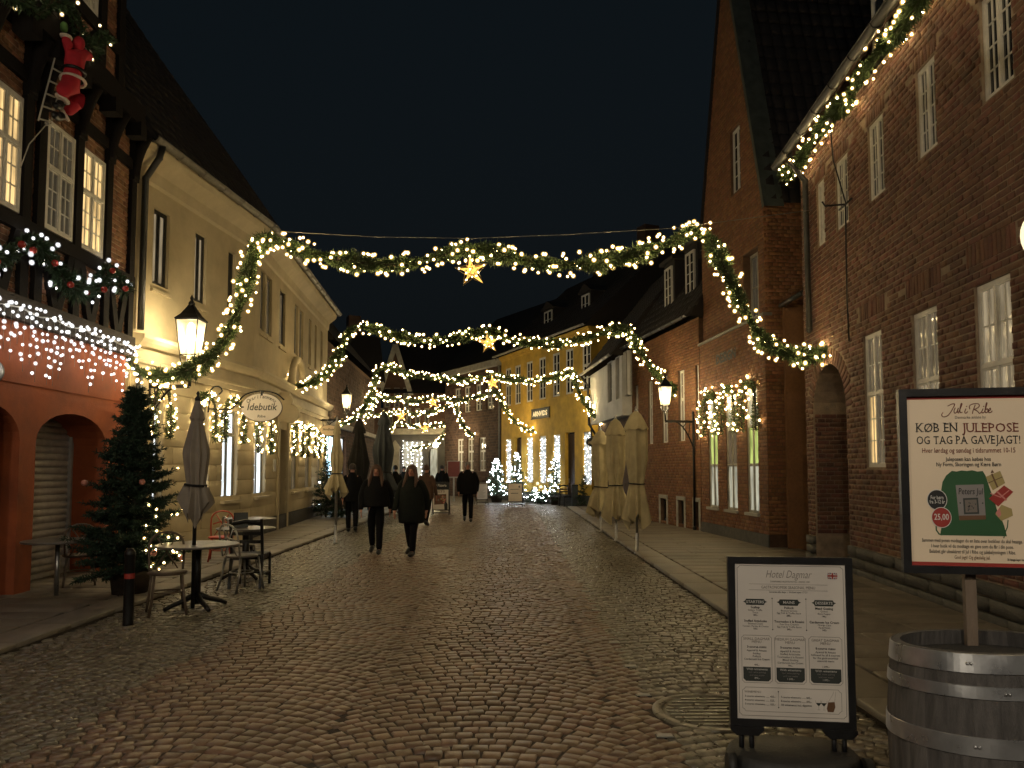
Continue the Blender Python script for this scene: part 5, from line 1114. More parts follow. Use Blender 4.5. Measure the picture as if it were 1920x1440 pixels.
pr = Print(paper, -.0112, lambda x: -pw + (x - 135) / 700 * 2 * pw, lambda y: pz1 - (y - 108) / 1030 * (pz1 - pz0))
pr.rrect(155, 818, 128, 1112, .0022, 'ink_grey', 16)
pr.text('Hotel Dagmar', 475, 206, .058, 'ink_grey', .35, -.012, fit=.235); pr.text('DANMARKS ÆLDSTE HOTEL - ANNO 1581', 488, 236, .012, 'ink_grey', fit=.2)
pr.line([(230, 249), (720, 249)], .0012, 'ink_grey'); pr.line([(230, 288), (720, 288)], .0012, 'ink_grey'); pr.text('GASTRONOMISK SEASONAL MENU', 475, 278, .021, 'ink_grey', fit=.275); pr.text('Serveres alle dage  -  kitchen open 17-21', 475, 305, .0135, 'ink_slate', fit=.195)
x0, x1, y0, y1 = 722, 782, 168, 208                       # small flag
pr.poly([(x0, y0), (x1, y0), (x1, y1), (x0, y1)], 'ink_navy', .0013)
for w_, ink, l_ in ((.009, 'ink_white', .0015), (.004, 'ink_red', .0017)): pr.line([(x0 + 3, y0 + 2), (x1 - 3, y1 - 2)], w_ * .8, ink, l_); pr.line([(x0 + 3, y1 - 2), (x1 - 3, y0 + 2)], w_ * .8, ink, l_)
for w_, ink, l_ in ((.014, 'ink_white', .0019), (.0085, 'ink_red', .0021)): pr.line([(x0 + 2, 188), (x1 - 2, 188)], w_, ink, l_); pr.line([(752, y0 + 4), (752, y1 - 4)], w_, ink, l_)
cols = [265, 477, 695]
heads = ['STARTERS', 'MAINS', 'DESSERTS']
items = [[('Scallop', 1), ('Celery, Truffle', 0), ('Trout', 0), ('180,-', 2), (None, 0), ('Stuffed Artichoke', 1), ('Smoked Cream', 0), ('Tomato, Parsley & Cheese', 0), ('160,-', 2)],
         [('Pollock', 1), ('Brussels Sprouts', 0), ('Egg Yolk & Truffle Sauce', 0), ('285,-', 2), (None, 0), ('Tournedos à la Rossini', 1), ('Foie Gras Crouton', 0), ('Egg Yolk & Truffle Sauce', 0), ('395,-', 2)],
         [('Mead Gosling', 1), ('Quince', 0), ('Black Pepper', 0), ('140,-', 2), (None, 0), ('Cardamom Ice Cream', 1), ('Orange Cake', 0), ('Fig & Pecan', 0), ('145,-', 2)]]
for c, hd, it in zip(cols, heads, items):
    pr.poly([(c - 76, 366), (c - 62, 360), (c - 56, 348), (c + 56, 348), (c + 62, 360), (c + 76, 366), (c + 62, 374), (c + 56, 388), (c - 56, 388), (c - 62, 374)], 'ink_slate'); pr.text(hd, c, 376, .0205, 'ink_white', bold=.01)
    y = 410
    for s, k in it:
        if s: pr.text(s, c, y, .0165 if k == 1 else .0125, 'ink_black' if k else 'ink_slate', bold=.02 if k else .0)
        y += 16.5 if s else 24
for x in (373, 584): pr.line([(x, 345), (x, 545)], .0012, 'ink_grey'); pr.disc(x, 343, 4, 'ink_slate'); pr.disc(x, 547, 4, 'ink_slate')
boxes_ = [(175, 364, 'SMALL DAGMAR', '3-course menu', ['Aperitif & Amuse', 'Scallop', 'Pollock', 'Cardamom Ice Cream'], '495,-'), (383, 575, 'MEDIUM DAGMAR', '5-course menu', ['Aperitif & Amuse', 'Stuffed Artichoke', 'Tournedos à la Rossini', 'Mead Gosling', 'Cardamom Ice Cream'], '795,-'), (596, 800, 'GREAT DAGMAR', '8-course menu', ['Aperitif & Amuse', 'followed by all 6 courses', 'for the gastronomical', 'seasonal menu'], '1.095,-')]
for xa, xb, hd, s1, ls, pc in boxes_:
    c = (xa + xb) / 2; pr.rrect(xa, xb, 588, 898, .0018, 'ink_grey', 14); pr.text(hd, c, 618, .0185, 'ink_grey'); pr.text('MENU', c, 638, .0185, 'ink_grey'); pr.text(s1, c, 670, .0165, 'ink_black', bold=.02)
    for k, l in enumerate(ls): pr.text(l, c, 693 + k * 19, .0145, 'ink_slate', bold=.005)
    pr.text(pc, c, 787, .0135, 'ink_black', bold=.01); pr.poly([(xa + 8, 795), (xb - 8, 795), (xb - 8, 872), (xb - 24, 888), (xa + 24, 888), (xa + 8, 872)], 'ink_slate')
    for k, (l, s_) in enumerate((('With winemenu', .0165), ('incl. wine pairing', .013), ('and one water', .013), ({'495,-': '895,-', '795,-': '1.345,-', '1.095,-': '1.995,-'}[pc], .0135))): pr.text(l, c, 816 + k * 19, s_, 'ink_white' if k in (0, 3) else 'ink_print')
pr.rrect(175, 790, 928, 1084, .0018, 'ink_grey', 20); pr.text('WINEMENU', 240, 964, .016, 'ink_grey')
for k in range(3): pr.text('%d-course winemenu ....... %d,-' % (3 + k, 425 + 100 * k), 285, 992 + 25 * k, .0145, 'ink_slate', bold=.008, fit=.155)
for k, s in enumerate(('7-course winemenu ....... 845,-', '8-course winemenu ....... 895,-', 'All winemenus incl. digestive')): pr.text(s, 510, 992 + 25 * k, .0145, 'ink_slate', bold=.008, fit=.155)
pr.line([(400, 955), (400, 1052)], .0012, 'ink_grey'); pr.disc(400, 952, 4, 'ink_slate'); pr.disc(400, 1055, 4, 'ink_slate')
for gx in (648, 680): pr.poly([(gx - 17, 1016), (gx + 17, 1016), (gx + 4, 1034), (gx - 4, 1034)], 'ink_slate'); pr.line([(gx, 1034), (gx, 1060)], .001, 'ink_grey'); pr.line([(gx - 8, 1060), (gx + 8, 1060)], .001, 'ink_grey'); pr.line([(gx - 20, 1000), (gx - 17, 1016)], .001, 'ink_grey'); pr.line([(gx + 20, 1000), (gx + 17, 1016)], .001, 'ink_grey')
pr.poly([(706, 1010), (746, 1006), (750, 1040), (738, 1072), (702, 1072), (698, 1050)], 'ink_brown'); pr.line([(706, 1010), (735, 960), (742, 940)], .001, 'ink_grey'); pr.line([(746, 1006), (752, 965), (754, 940)], .001, 'ink_grey')
pr.done()
for s in (-1, 1):
    b = MB(); b.prism([(s * .235 - .085, Z0 - .001), (s * .235 + .085, Z0 - .001), (s * .235 + .085, Z0 - .018), (s * .235 + .055, Z0 - .045), (s * .235 - .055, Z0 - .045), (s * .235 - .085, Z0 - .018)], -.035, .035); b.build('clamp', M['plastic_black'], mbr)
    for d in (-.026, .026):
        b = MB(); b.tube([(s * .235 + d, 0, .12), (s * .235 + d, 0, Z0 - .03)], .0135, 8); b.build('spring_post', M['plastic_black'], mbr)
b = MB(); prof = []
for k in range(9): t = k / 8 * pi / 2; prof.append((.0 + math.cos(t), math.sin(t)))
n = 40; vs = []
for (r_, z_) in [(1.0, -.15)] + prof:
    for k in range(n):
        t = 2 * pi * k / n; ct, st = math.cos(t), math.sin(t); e = 2.6; rr = (abs(ct) ** e + abs(st) ** e) ** (-1 / e)
        vs.append(((.345 * (.86 + .14 * r_) if r_ > .01 else .3 * .0) * rr * ct if r_ > .02 else .0, .245 * (.80 + .20 * r_) * rr * st if r_ > .02 else 0.0, .03 + .105 * max(z_, -.2)))
b.add(vs, [(i * n + k, i * n + (k + 1) % n, (i + 1) * n + (k + 1) % n, (i + 1) * n + k) for i in range(len(prof)) for k in range(n)], True); b.build('base', M['rubber'], mbr)
for s in (-1, 1): b = MB(); b.tube([(s * .335 - .02, -.13, .075), (s * .335 + .02, -.13, .075)], .072, 18); b.build('wheel', M['rubber'], mbr)

# ================================================================== BARREL AND POSTER
BX, BY = 1.79, 2.78
bar = root('wine_barrel', 'weathered grey oak barrel with steel hoops used as a planter', 'barrel', (BX, BY, 0)); bar.rotation_euler = (math.radians(-4.5), math.radians(-1.0), .3)
PRB = [(0.0, .288), (.12, .313), (.26, .333), (.40, .344), (.50, .345), (.62, .340), (.74, .329), (.86, .312), (.962, .295)]
def brad_(z):
    for (z0, r0), (z1_, r1) in zip(PRB[:-1], PRB[1:]):
        if z0 <= z <= z1_: return r0 + (r1 - r0) * (z - z0) / (z1_ - z0)
    return PRB[-1][1]
NS = 26
for k in range(NS):
    b = MB(); w0 = 2 * pi / NS * (k - .497); w1 = 2 * pi / NS * (k + .497); vs = []; off = random.uniform(-.0012, .0012)
    for z, r_ in PRB:
        for t, rr in ((w0, r_ - .03), (w0, r_ + off), ((w0 + w1) / 2, (r_ + off) * 1.0025), (w1, r_ + off), (w1, r_ - .03)): vs.append((rr * math.cos(t), rr * math.sin(t), z))
    m_ = len(PRB); b.add(vs, [(i * 5 + j, i * 5 + (j + 1) % 5, (i + 1) * 5 + (j + 1) % 5, (i + 1) * 5 + j) for i in range(m_ - 1) for j in range(5)] + [tuple(range(5)), tuple((m_ - 1) * 5 + j for j in range(4, -1, -1))]); b.build('stave', M['oak_weathered'], bar)
for za, zb in ((.897, .962), (.815, .858), (.632, .695), (.27, .32), (.11, .15), (.005, .055)):
    b = MB(); rr = [(brad_(za) + .0015, za), (brad_(za) + .005, za + .002), (brad_(zb) + .005, zb - .002), (brad_(zb) + .0015, zb)]; b.lathe(rr, 96, smooth=False); b.f = [f for f in b.f if len(f) == 4]; hoop = b.build('hoop', M['hoop_steel'], bar)
    t = random.uniform(3.4, 4.2); b = MB(); r_ = brad_((za + zb) / 2) + .0058
    for dt in (0.0, .035): b.ball((r_ * math.cos(t + dt), r_ * math.sin(t + dt), (za + zb) / 2), .006, 6, 4)
    b.box(0, 0, 0, 0, 0, 0); b.build('rivet', M['hoop_steel'], hoop)
b = MB(); b.lathe([(.285, .905), (.15, .915), (.0, .92)], 24); b.f = [f for f in b.f if len(f) <= 4]; b.build('soil', M['soil'], bar)
# poster frame on its post, standing in the barrel
PD = 3.0; pc = P(1816, 901, PD); pst = root('poster_sign', 'framed cream Christmas bag poster on a wooden post in the barrel', 'poster', (pc.x, pc.y, .89), math.radians(-12)); zc = pc.z - .89
PW, PH = .224, .340
b = MB(); fr = .030
b.box(-PW - fr, -PW, -.022, .015, zc - PH - fr, zc + PH + fr); b.box(PW, PW + fr, -.022, .015, zc - PH - fr, zc + PH + fr); b.box(-PW, PW, -.022, .015, zc + PH, zc + PH + fr); b.box(-PW, PW, -.022, .015, zc - PH - fr, zc - PH); b.box(-PW - .01, PW + .01, .0, .012, zc - PH - .01, zc + PH + .01); b.build('frame', M['plastic_black'], pst)
b = MB(); b.box(-PW, PW, -.006, -.002, zc - PH, zc + PH); sheet = b.build('poster_sheet', M['poster_cream'], pst)
b = MB(); b.box(-.02, .02, .016, .05, -.12, zc + PH); b.build('post', M['post_wood'], pst); b = MB(); b.box(-.10, .10, .015, .03, zc - .2, zc - .16); b.box(-.1, .1, .015, .03, zc + .16, zc + .2); b.build('batten', M['post_wood'], pst)
pr = Print(sheet, -.0061, lambda x: (x - 695) / 940 * 2 * PW, lambda y: zc + PH - (y - 90) / 1275 * 2 * PH)
pr.poly([(225, 90), (1165, 90), (1165, 112), (225, 112)], 'ink_red'); pr.poly([(225, 1338), (1165, 1338), (1165, 1365), (225, 1365)], 'ink_red')
def strokes(pl, w, ink):
    for s in pl:
        q = smooth_path([(a, 0, b_) for a, b_ in s], 6); pr.line([(p[0], p[2]) for p in q], w, ink)
# brush-script title drawn stroke by stroke
strokes([[(552, 165), (585, 150), (605, 152), (592, 180), (570, 215), (545, 240), (515, 246), (502, 232), (512, 215)], [(608, 180), (598, 205), (604, 220), (618, 212), (632, 182), (624, 210), (634, 220)], [(634, 212), (650, 180), (662, 150), (654, 150), (644, 190), (646, 216), (660, 214)],
         [(690, 188), (680, 212), (688, 222), (702, 210)], [(694, 172), (698, 168)],
         [(762, 160), (745, 200), (738, 225)], [(720, 190), (718, 168), (745, 152), (785, 152), (792, 170), (770, 188), (752, 192), (775, 205), (792, 224), (806, 214)], [(820, 190), (810, 212), (818, 222), (830, 212)], [(824, 174), (828, 170)],
         [(832, 210), (852, 150), (846, 150), (836, 200), (840, 220), (856, 210), (854, 190), (842, 196)], [(860, 208), (878, 196), (874, 186), (862, 200), (864, 220), (880, 216), (888, 206)]], .0034, 'ink_maroon')
pr.text('Danmarks ældste by', 720, 262, .017, 'ink_grey', fit=.112)
STEM = {'K': [(.10, 'b'), (.10, 't'), (.88, 'b'), (.86, 't')], 'B': [(.10, 'b'), (.10, 't')], 'E': [(.10, 'b'), (.10, 't')], 'N': [(.09, 'b'), (.09, 't'), (.91, 't')], 'J': [(.78, 't')], 'U': [(.10, 't'), (.90, 't')], 'L': [(.12, 'b'), (.12, 't')], 'P': [(.10, 'b'), (.10, 't')], 'T': [(.5, 'b')], 'A': [(.06, 'b'), (.94, 'b')], 'Å': [(.06, 'b'), (.94, 'b')], 'V': [(.06, 't'), (.94, 't')], 'G': [(.88, 'm')]}
def serif(txt, x, y, size, ink, fit, bold=.016):
    """roman capitals: letters set one by one, with serifs at the ends of their stems"""
    cx = 0.0; V_, F_ = [], []; cap = size * .73
    for ch_ in txt:
        if ch_ == ' ': cx += size * .34; continue
        v, f = text_geo(ch_, size, 0, 'LEFT', bold * .35); x0_ = min(a for a, _ in v); w_ = max(a for a, _ in v) - x0_; k0 = len(V_)
        V_ += [(cx + a - x0_, b_) for a, b_ in v]; F_ += [tuple(i + k0 for i in q) for q in f]
        for fr_, wh in STEM.get(ch_, ()):
            zz = {'b': 0, 't': cap, 'm': cap * .42}[wh]; t_ = size * .045; hw_ = size * .13; k1 = len(V_); c_ = cx + w_ * fr_; za, zb = (zz, zz + t_) if wh == 'b' else (zz - t_, zz)
            V_ += [(c_ - hw_, za), (c_ + hw_, za), (c_ + hw_, zb), (c_ - hw_, zb)]; F_.append((k1, k1 + 1, k1 + 2, k1 + 3))
        cx += w_ + size * .085
    k_ = fit / cx; X, Z = pr.fx(x), pr.fz(y); pr.mb(ink).add([(X + (a - cx / 2) * k_, pr.y - .0016, Z + b_) for a, b_ in V_], F_)
K = 2 * PW / 940
serif('KØB EN', 463, 360, .050, 'ink_black', 325 * K); serif('JULEPOSE', 872, 364, .050, 'ink_maroon', 435 * K); serif('OG TAG PÅ GAVEJAGT!', 698, 452, .046, 'ink_black', 795 * K, .012)
pr.text('Hver lørdag og søndag i tidsrummet 10-15', 695, 518, .028, 'ink_maroon', fit=710 * K, bold=.008); pr.text('Juleposen kan købes hos', 693, 580, .022, 'ink_black', fit=345 * K, bold=.014); pr.text('Ny Form, Skoringen og Kære Børn', 693, 620, .022, 'ink_black', fit=492 * K, bold=.014)
bag = [(458, 1138), (470, 1080), (490, 1000), (480, 900), (478, 800), (490, 740), (520, 690), (565, 655), (600, 660), (640, 652), (680, 656), (720, 650), (760, 660), (800, 655), (820, 690), (835, 740), (850, 790), (880, 880), (905, 980), (930, 1020), (945, 1060), (955, 1105), (962, 1138)]
pr.poly(bag, 'ink_green', .0009); pr.line([(430, 1070), (430, 1100), (450, 1128), (468, 1135)], .005, 'ink_green'); pr.line([(975, 1020), (968, 1070), (950, 1110), (938, 1150)], .004, 'ink_green')
pr.poly([(590, 762), (802, 755), (810, 1015), (608, 1025)], 'ink_print', .0013); pr.text('Peters Jul', 700, 830, .036, 'ink_black', .12, .004, fit=185 * K, lift=.0021); pr.poly([(642, 860), (756, 854), (762, 975), (646, 980)], 'ink_slate', .0017); pr.poly([(655, 872), (744, 868), (748, 962), (658, 966)], 'ink_grey', .0019)
for k in range(14): xx, yy = random.uniform(664, 735), random.uniform(880, 952); pr.poly([(xx, yy), (xx + random.uniform(6, 16), yy + 2), (xx + random.uniform(4, 14), yy + random.uniform(8, 18))], 'ink_slate' if k % 2 else 'ink_black', .0021 + k * .00004)
pr.poly([(606, 990), (808, 985), (810, 1015), (608, 1025)], 'ink_brown', .0018); 
for xx in (620, 790): pr.disc(xx, 895, 6, 'ink_slate', .0018)
pr.poly([(820, 700), (930, 655), (965, 745), (870, 800)], 'ink_gold', .0012); pr.line([(868, 680), (905, 775)], .006, 'ink_brown', .0015); pr.line([(838, 745), (945, 700)], .003, 'ink_brown', .0016); pr.poly([(858, 672), (870, 645), (886, 668)], 'ink_brown', .0016)
pr.poly([(838, 860), (955, 762), (1022, 810), (905, 920)], 'ink_red', .0019); pr.line([(900, 808), (965, 870)], .006, 'ink_rose', .0022); pr.line([(850, 822), (925, 850), (990, 800)], .004, 'ink_rose', .0023)
pr.poly([(880, 975), (930, 905), (1005, 935), (1012, 985), (925, 1025)], 'ink_gold', .0021); pr.poly([(885, 965), (915, 925), (925, 980), (905, 1000)], 'ink_rose', .0024)
pr.disc(443, 873, 78, 'ink_white', .0022); pr.disc(443, 873, 73, 'ink_black', .0024); pr.text('For børn', 443, 868, .021, 'ink_white', bold=.008, fit=98 * K, lift=.0028); pr.text('fra 3-12 år', 443, 900, .021, 'ink_white', bold=.008, fit=118 * K, lift=.0028)
pr.disc(472, 1005, 78, 'ink_white', .0026); pr.disc(472, 1005, 73, 'ink_red', .0028); pr.text('25,00', 472, 1022, .034, 'ink_white', bold=.014, fit=112 * K, lift=.0032)
for k, (t_, f_) in enumerate((('Sammen med posen modtager du en liste over butikker du skal besøge.', 760), ('I hver butik vil du modtage en gave som du får i din pose.', 620), ('Beløbet går ubeskåret til Jul i Ribe og julebelysningen i Ribe.', 650), ('God jagt! Og glædelig jul.', 270))): pr.text(t_, 697, 1188 + k * 41, .020, 'ink_black' if k < 3 else 'ink_brown', bold=.006, fit=f_ * K)
pr.text('Så længe lager haves', 1030, 1316, .012, 'ink_black', fit=145 * K, bold=.02)
pr.done()

# ================================================================== PARASOLS (folded)
def parasol(label, c, z_bot, z_top, r_bot, r_mid, mat, strap_z=None, pole_r=.022, folds=8, grp=None, spread=1.0, cap=True, seed=0, lean=0.0, pole_mat='steel', base=True, neck=.66, tp=.84):
    rnd = random.Random(seed); o = root('folded_parasol', label, 'parasol', (c[0], c[1], 0), rnd.uniform(0, 6), grp); H = z_top - z_bot; sz = strap_z or (z_bot + .28 * H)
    b = MB(); n = 96; lv = 26; vs = []
    ph = [rnd.uniform(-.35, .35) for _ in range(folds)]
    for i in range(lv + 1):
        f = i / lv; z = z_bot + H * f
        if z < sz: g = (sz - z) / (sz - z_bot); r = r_mid * neck + (r_bot - r_mid * neck) * g ** .75; amp = .20 + .22 * g
        else: g = (z - sz) / (z_top - sz); r = r_mid * (neck + (1 - neck) * min(1, g / .35)) * (1 - max(0, g - tp) / (1 - tp) * .82); amp = .20 * (1 - g * .55)
        for k in range(n):
            t = 2 * pi * k / n; s_ = 1 - 2 * abs(math.sin((folds * t + 1.2 * math.sin(t * 2 + seed) + .9 * f) / 2)) ** .8; rr = r * (1 + amp * s_ + .05 * math.sin(3 * t + seed + 4 * f))
            zz = z + (0.07 * s_ * (1 - f) ** 3 + .09 * math.sin(2 * t + seed) * (1 - f) ** 3 + .04 * math.sin(5 * t + seed) * (1 - f) ** 3 if i < 6 else 0); vs.append((rr * math.cos(t), rr * math.sin(t), zz))
    b.add(vs, [(i * n + k, i * n + (k + 1) % n, (i + 1) * n + (k + 1) % n, (i + 1) * n + k) for i in range(lv) for k in range(n)], True); cano = b.build('canopy', M[mat], o)
    if cap:
        cap_w = 1.16 if tp > .7 else .62; b = MB(); n2 = 32; vs = []; rc = r_mid * 1.0
        for i, (rr, zz) in enumerate(((rc * cap_w, z_top - .15 * H), (rc * cap_w * .86, z_top - .09 * H), (rc * cap_w * .45, z_top - .005 * H), (.03, z_top + .025 * H))):
            for k in range(n2): t = 2 * pi * k / n2; q = 1 + (.10 * math.cos(folds * t) if i == 0 else .03 * math.cos(folds * t)); vs.append((rr * q * math.cos(t), rr * q * math.sin(t), zz + (.02 * math.cos(folds * t) if i == 0 else 0)))
        b.add(vs, [(i * n2 + k, i * n2 + (k + 1) % n2, (i + 1) * n2 + (k + 1) % n2, (i + 1) * n2 + k) for i in range(3) for k in range(n2)], True); b.build('top_flap', M[mat], cano)
    b = MB(); b.tube([(r_mid * (neck + .16) * math.cos(t), r_mid * (neck + .16) * math.sin(t), sz + .01 * math.sin(t)) for t in [2 * pi * k / 24 for k in range(24)]], .014, 6, closed=True); b.build('strap', M['canvas_black'], o)
    b = MB(); b.tube([(0, 0, 0.02), (0, 0, z_top + .05)], pole_r, 12); b.build('pole', M[pole_mat], o); b = MB(); b.lathe([(.03, z_top + .03), (.035, z_top + .06), (.012, z_top + .09), (.02, z_top + .12), (0, z_top + .15)], 10); b.build('finial', M[pole_mat], o)
    if base: b = MB(); b.lathe([(.055, .0), (.055, .03), (.032, .05), (.032, .38), (pole_r, .40)], 12); b.build('ground_socket', M['steel'], o)
    return o
PG = 'folded parasols along the brick house pavement'
parasol('folded beige parasol with dark strap next to the gabled shop', (2.37, 14.25), .62, 2.66, .215, .19, 'canvas_beige', 1.33, .026, grp=PG, seed=1)
parasol('folded beige parasol in the middle of the three by the brick houses', (2.33, 16.8), .56, 2.68, .27, .205, 'canvas_beige', 1.25, .026, grp=PG, seed=2)
parasol('folded beige parasol of the three standing closest to the yellow shop', (2.28, 19.2), .50, 2.55, .29, .215, 'canvas_beige', 1.15, .026, grp=PG, seed=3)
parasol('folded grey brown parasol standing through the round cafe table', (-3.64, 8.62), 1.10, 2.36, .15, .128, 'canvas_grey', 1.42, .022, seed=4, base=False, pole_mat='iron_black', neck=.72, tp=.42)
parasol('folded beige parasol at the kerb beside the cream house', (-3.80, 16.2), 1.12, 2.60, .205, .135, 'canvas_beige', 1.5, .03, seed=5, neck=.75, tp=.3)
parasol('folded black parasol behind the two walking women', (-4.55, 22.2), .55, 3.05, .50, .30, 'canvas_black', 1.1, .03, seed=6, tp=.35)
parasol('folded slate grey parasol with pale strap behind the black one', (-4.55, 26.5), .75, 3.6, .50, .35, 'canvas_slate', 1.5, .03, seed=7, tp=.4)

# ================================================================== CAFE FURNITURE
def cafe_table(label, c, r=.45, h=.735, cross=True, grp='cafe tables outside the orange house', rz=0, slim=False):
    o = root('cafe_table', label, 'table', (c[0], c[1], 0.0), rz, grp); z = c[2] if len(c) > 2 else 0
    b = MB(); b.lathe([(r - .01, h - .025), (r, h - .018), (r, h - .004), (r - .006, h)], 40); b.build('tabletop', M['table_top'], o)
    b = MB(); b.tube([(0, 0, .05), (0, 0, h - .03)], .028 if slim else .05, 12); b.build('column', M['iron_black' if not slim else 'steel'], o)
    if slim: b = MB(); b.lathe([(.24, .0), (.24, .015), (.05, .03), (.03, .06)], 28); b.build('base', M['iron_black'], o)
    else:
        for k in range(4):
            t = pi / 4 + k * pi / 2; b = MB(); b.tube([(.03 * math.cos(t), .03 * math.sin(t), .16), (.14 * math.cos(t), .14 * math.sin(t), .10), (.28 * math.cos(t), .28 * math.sin(t), .055), (.36 * math.cos(t), .36 * math.sin(t), .018)], [.034, .03, .026, .022], 8); b.build('foot', M['iron_black'], o)
    return o
def bent_chair(label, c, rz, mat='chair_wood', grp='cafe chairs outside the orange house', seatmat=None):
    o = root('cafe_chair', label, 'chair', (c[0], c[1], 0.0), rz, grp)
    b = MB(); b.lathe([(.19, .435), (.205, .445), (.205, .46), (.19, .468), (.0, .462)], 24); b.build('seat', M[seatmat or mat], o)
    for sx in (-1, 1):
        b = MB(); b.tube([(sx * .14, -.15, .44), (sx * .16, -.18, .2), (sx * .19, -.21, 0.0)], .014, 8); b.build('leg', M[mat], o)
        b = MB(); b.tube([(sx * .15, .15, .44), (sx * .17, .18, .2), (sx * .19, .24, 0.0)], .014, 8); b.build('leg', M[mat], o)
    b = MB(); b.tube([(.15 * math.cos(t), .15 * math.sin(t) + .0, .24) for t in [2 * pi * k / 20 for k in range(20)]], .009, 6, closed=True); b.build('ring', M[mat], o)
    b = MB(); pts = [(-.17, .17, .45), (-.18, .20, .62), (-.17, .235, .78), (-.10, .25, .86), (0, .255, .88), (.10, .25, .86), (.17, .235, .78), (.18, .20, .62), (.17, .17, .45)]; b.tube(smooth_path(pts, .04), .013, 8); b.tube(smooth_path([(-.15, .205, .66), (0, .225, .70), (.15, .205, .66)], .04), .010, 8)
    b.tube([(-.12, .18, .47), (.10, .235, .82)], .008, 6); b.tube([(.12, .185, .47), (-.10, .24, .82)], .008, 6); b.build('backrest', M[mat], o); return o
def slat_chair(label, c, rz, mat='iron_black', grp='cafe chairs outside the orange house'):
    o = root('slat_chair', label, 'chair', (c[0], c[1], 0.0), rz, grp)
    for k in range(5): b = MB(); b.box(-.21, .21, -.20 + k * .085, -.125 + k * .085, .43, .447); b.build('seat_slat', M[mat], o)
    for s in (-1, 1):
        b = MB(); b.beam((s * .205, -.19, 0), (s * .205, -.19, .43), .035, .03); b.build('leg', M[mat], o); b = MB(); b.beam((s * .205, .29, 0), (s * .205, .20, .45), .035, .035); b.beam((s * .205, .20, .45), (s * .205, .27, .93), .035, .035); b.build('leg', M[mat], o)
    for z in (.60, .71): b = MB(); b.box(-.19, .19, .215 + (z - .5) * .12, .235 + (z - .5) * .12, z, z + .045); b.build('back_slat', M[mat], o)
    b = MB(); b.tube([(-.20, .255, .86), (0, .27, .90), (.20, .255, .86)], .03, 8); b.build('top_rail', M[mat], o); b = MB(); b.box(-.2, .2, -.2, .2, .38, .428); b.build('apron', M[mat], o)
    b = MB(); b.beam((-.2, .0, .18), (.2, 0, .18), .02, .02); b.beam((-.205, -.19, .18), (-.205, .25, .18), .02, .02); b.beam((.205, -.19, .18), (.205, .25, .18), .02, .02); b.build('stretcher', M[mat], o); return o
t1 = G(367, 1140); cafe_table('round cafe table with a grey brown parasol through it', (t1.x, t1.y), .46)
t2 = G(105, 1125); cafe_table('small round table on a slim column before the roller shutter', (t2.x, t2.y), .40, .73, slim=True)
q = G(312, 1150); bent_chair('bentwood chair with a ring brace between fir tree and round table', (q.x, q.y), .5)
q = G(135, 1108); bent_chair('bentwood chair in the dark behind the table at the shutter', (q.x, q.y + .15), -2.6)
q = G(470, 1098); slat_chair('black slatted wooden chair at the kerb beside the round table', (q.x, q.y), 3.0 + .2)
q = G(418, 1090); bent_chair('slim metal chair tucked behind the round table', (q.x, q.y + .7), 2.2, 'steel', seatmat='table_top')
q = G(455, 1105); bent_chair('slim grey chair in front of the black slatted chair', (q.x, q.y - .05), 2.6, 'steel', seatmat='table_top')
q = G(400, 1062); bent_chair('red painted chair behind the round table', (q.x, q.y + .3), .3, 'chair_red')
cafe_table('second round table behind the black slatted chair', (G(455, 1085).x, G(455, 1085).y + .1), .42)
cafe_table('round table by the cream house wall beyond the black chair', (G(500, 1050).x - .3, G(500, 1050).y), .44)
q = G(430, 1040); o = root('table_card', 'small folded menu card standing on the second table', 'card', (G(455, 1085).x - .1, G(455, 1085).y + .15, .736), .4); b = MB(); b.add([(-.1, -.06, 0), (.1, -.06, 0), (.1, 0, .22), (-.1, 0, .22), (.1, .06, 0), (-.1, .06, 0)], [(0, 1, 2, 3), (3, 2, 4, 5)]); b.build('card', M['ink_slate'], o); b = MB(); b.box(-.1, -.085, -.05, -.0, .0, .22); b.build('edge', M['iron_black'], o)
# bollard with red band
q = G(240, 1172); bo = root('bollard', 'black iron bollard with a red reflective band at the kerb', 'bollard', (q.x, q.y, 0)); b = MB(); b.lathe([(.055, 0), (.052, .02), (.05, .70), (.056, .71), (.056, .74), (.03, .78), (0, .79)], 16); b.build('shaft', M['iron_black'], bo); b = MB(); b.lathe([(.0515, .475), (.0515, .53)], 16); b.f = [f for f in b.f if len(f) == 4]; b.build('red_band', M['ink_red'], bo)
# round sign half out of the picture
q = P(-13, 697, 8.2); o = root('round_sign', 'round grey backed sign on a post before the orange house', 'sign', (q.x, q.y, 0)); b = MB(); b.lathe([(.0, -.008), (.12, -.008), (.13, 0), (.12, .008), (0, .008)], 28); b.v = [(v[0], v[2], v[1] + q.z) for v in b.v]; b.build('disc', M['steel'], o); b = MB(); b.tube([(0, .03, 0), (0, .03, q.z + .12)], .025, 8); b.build('post', M['iron_black'], o)

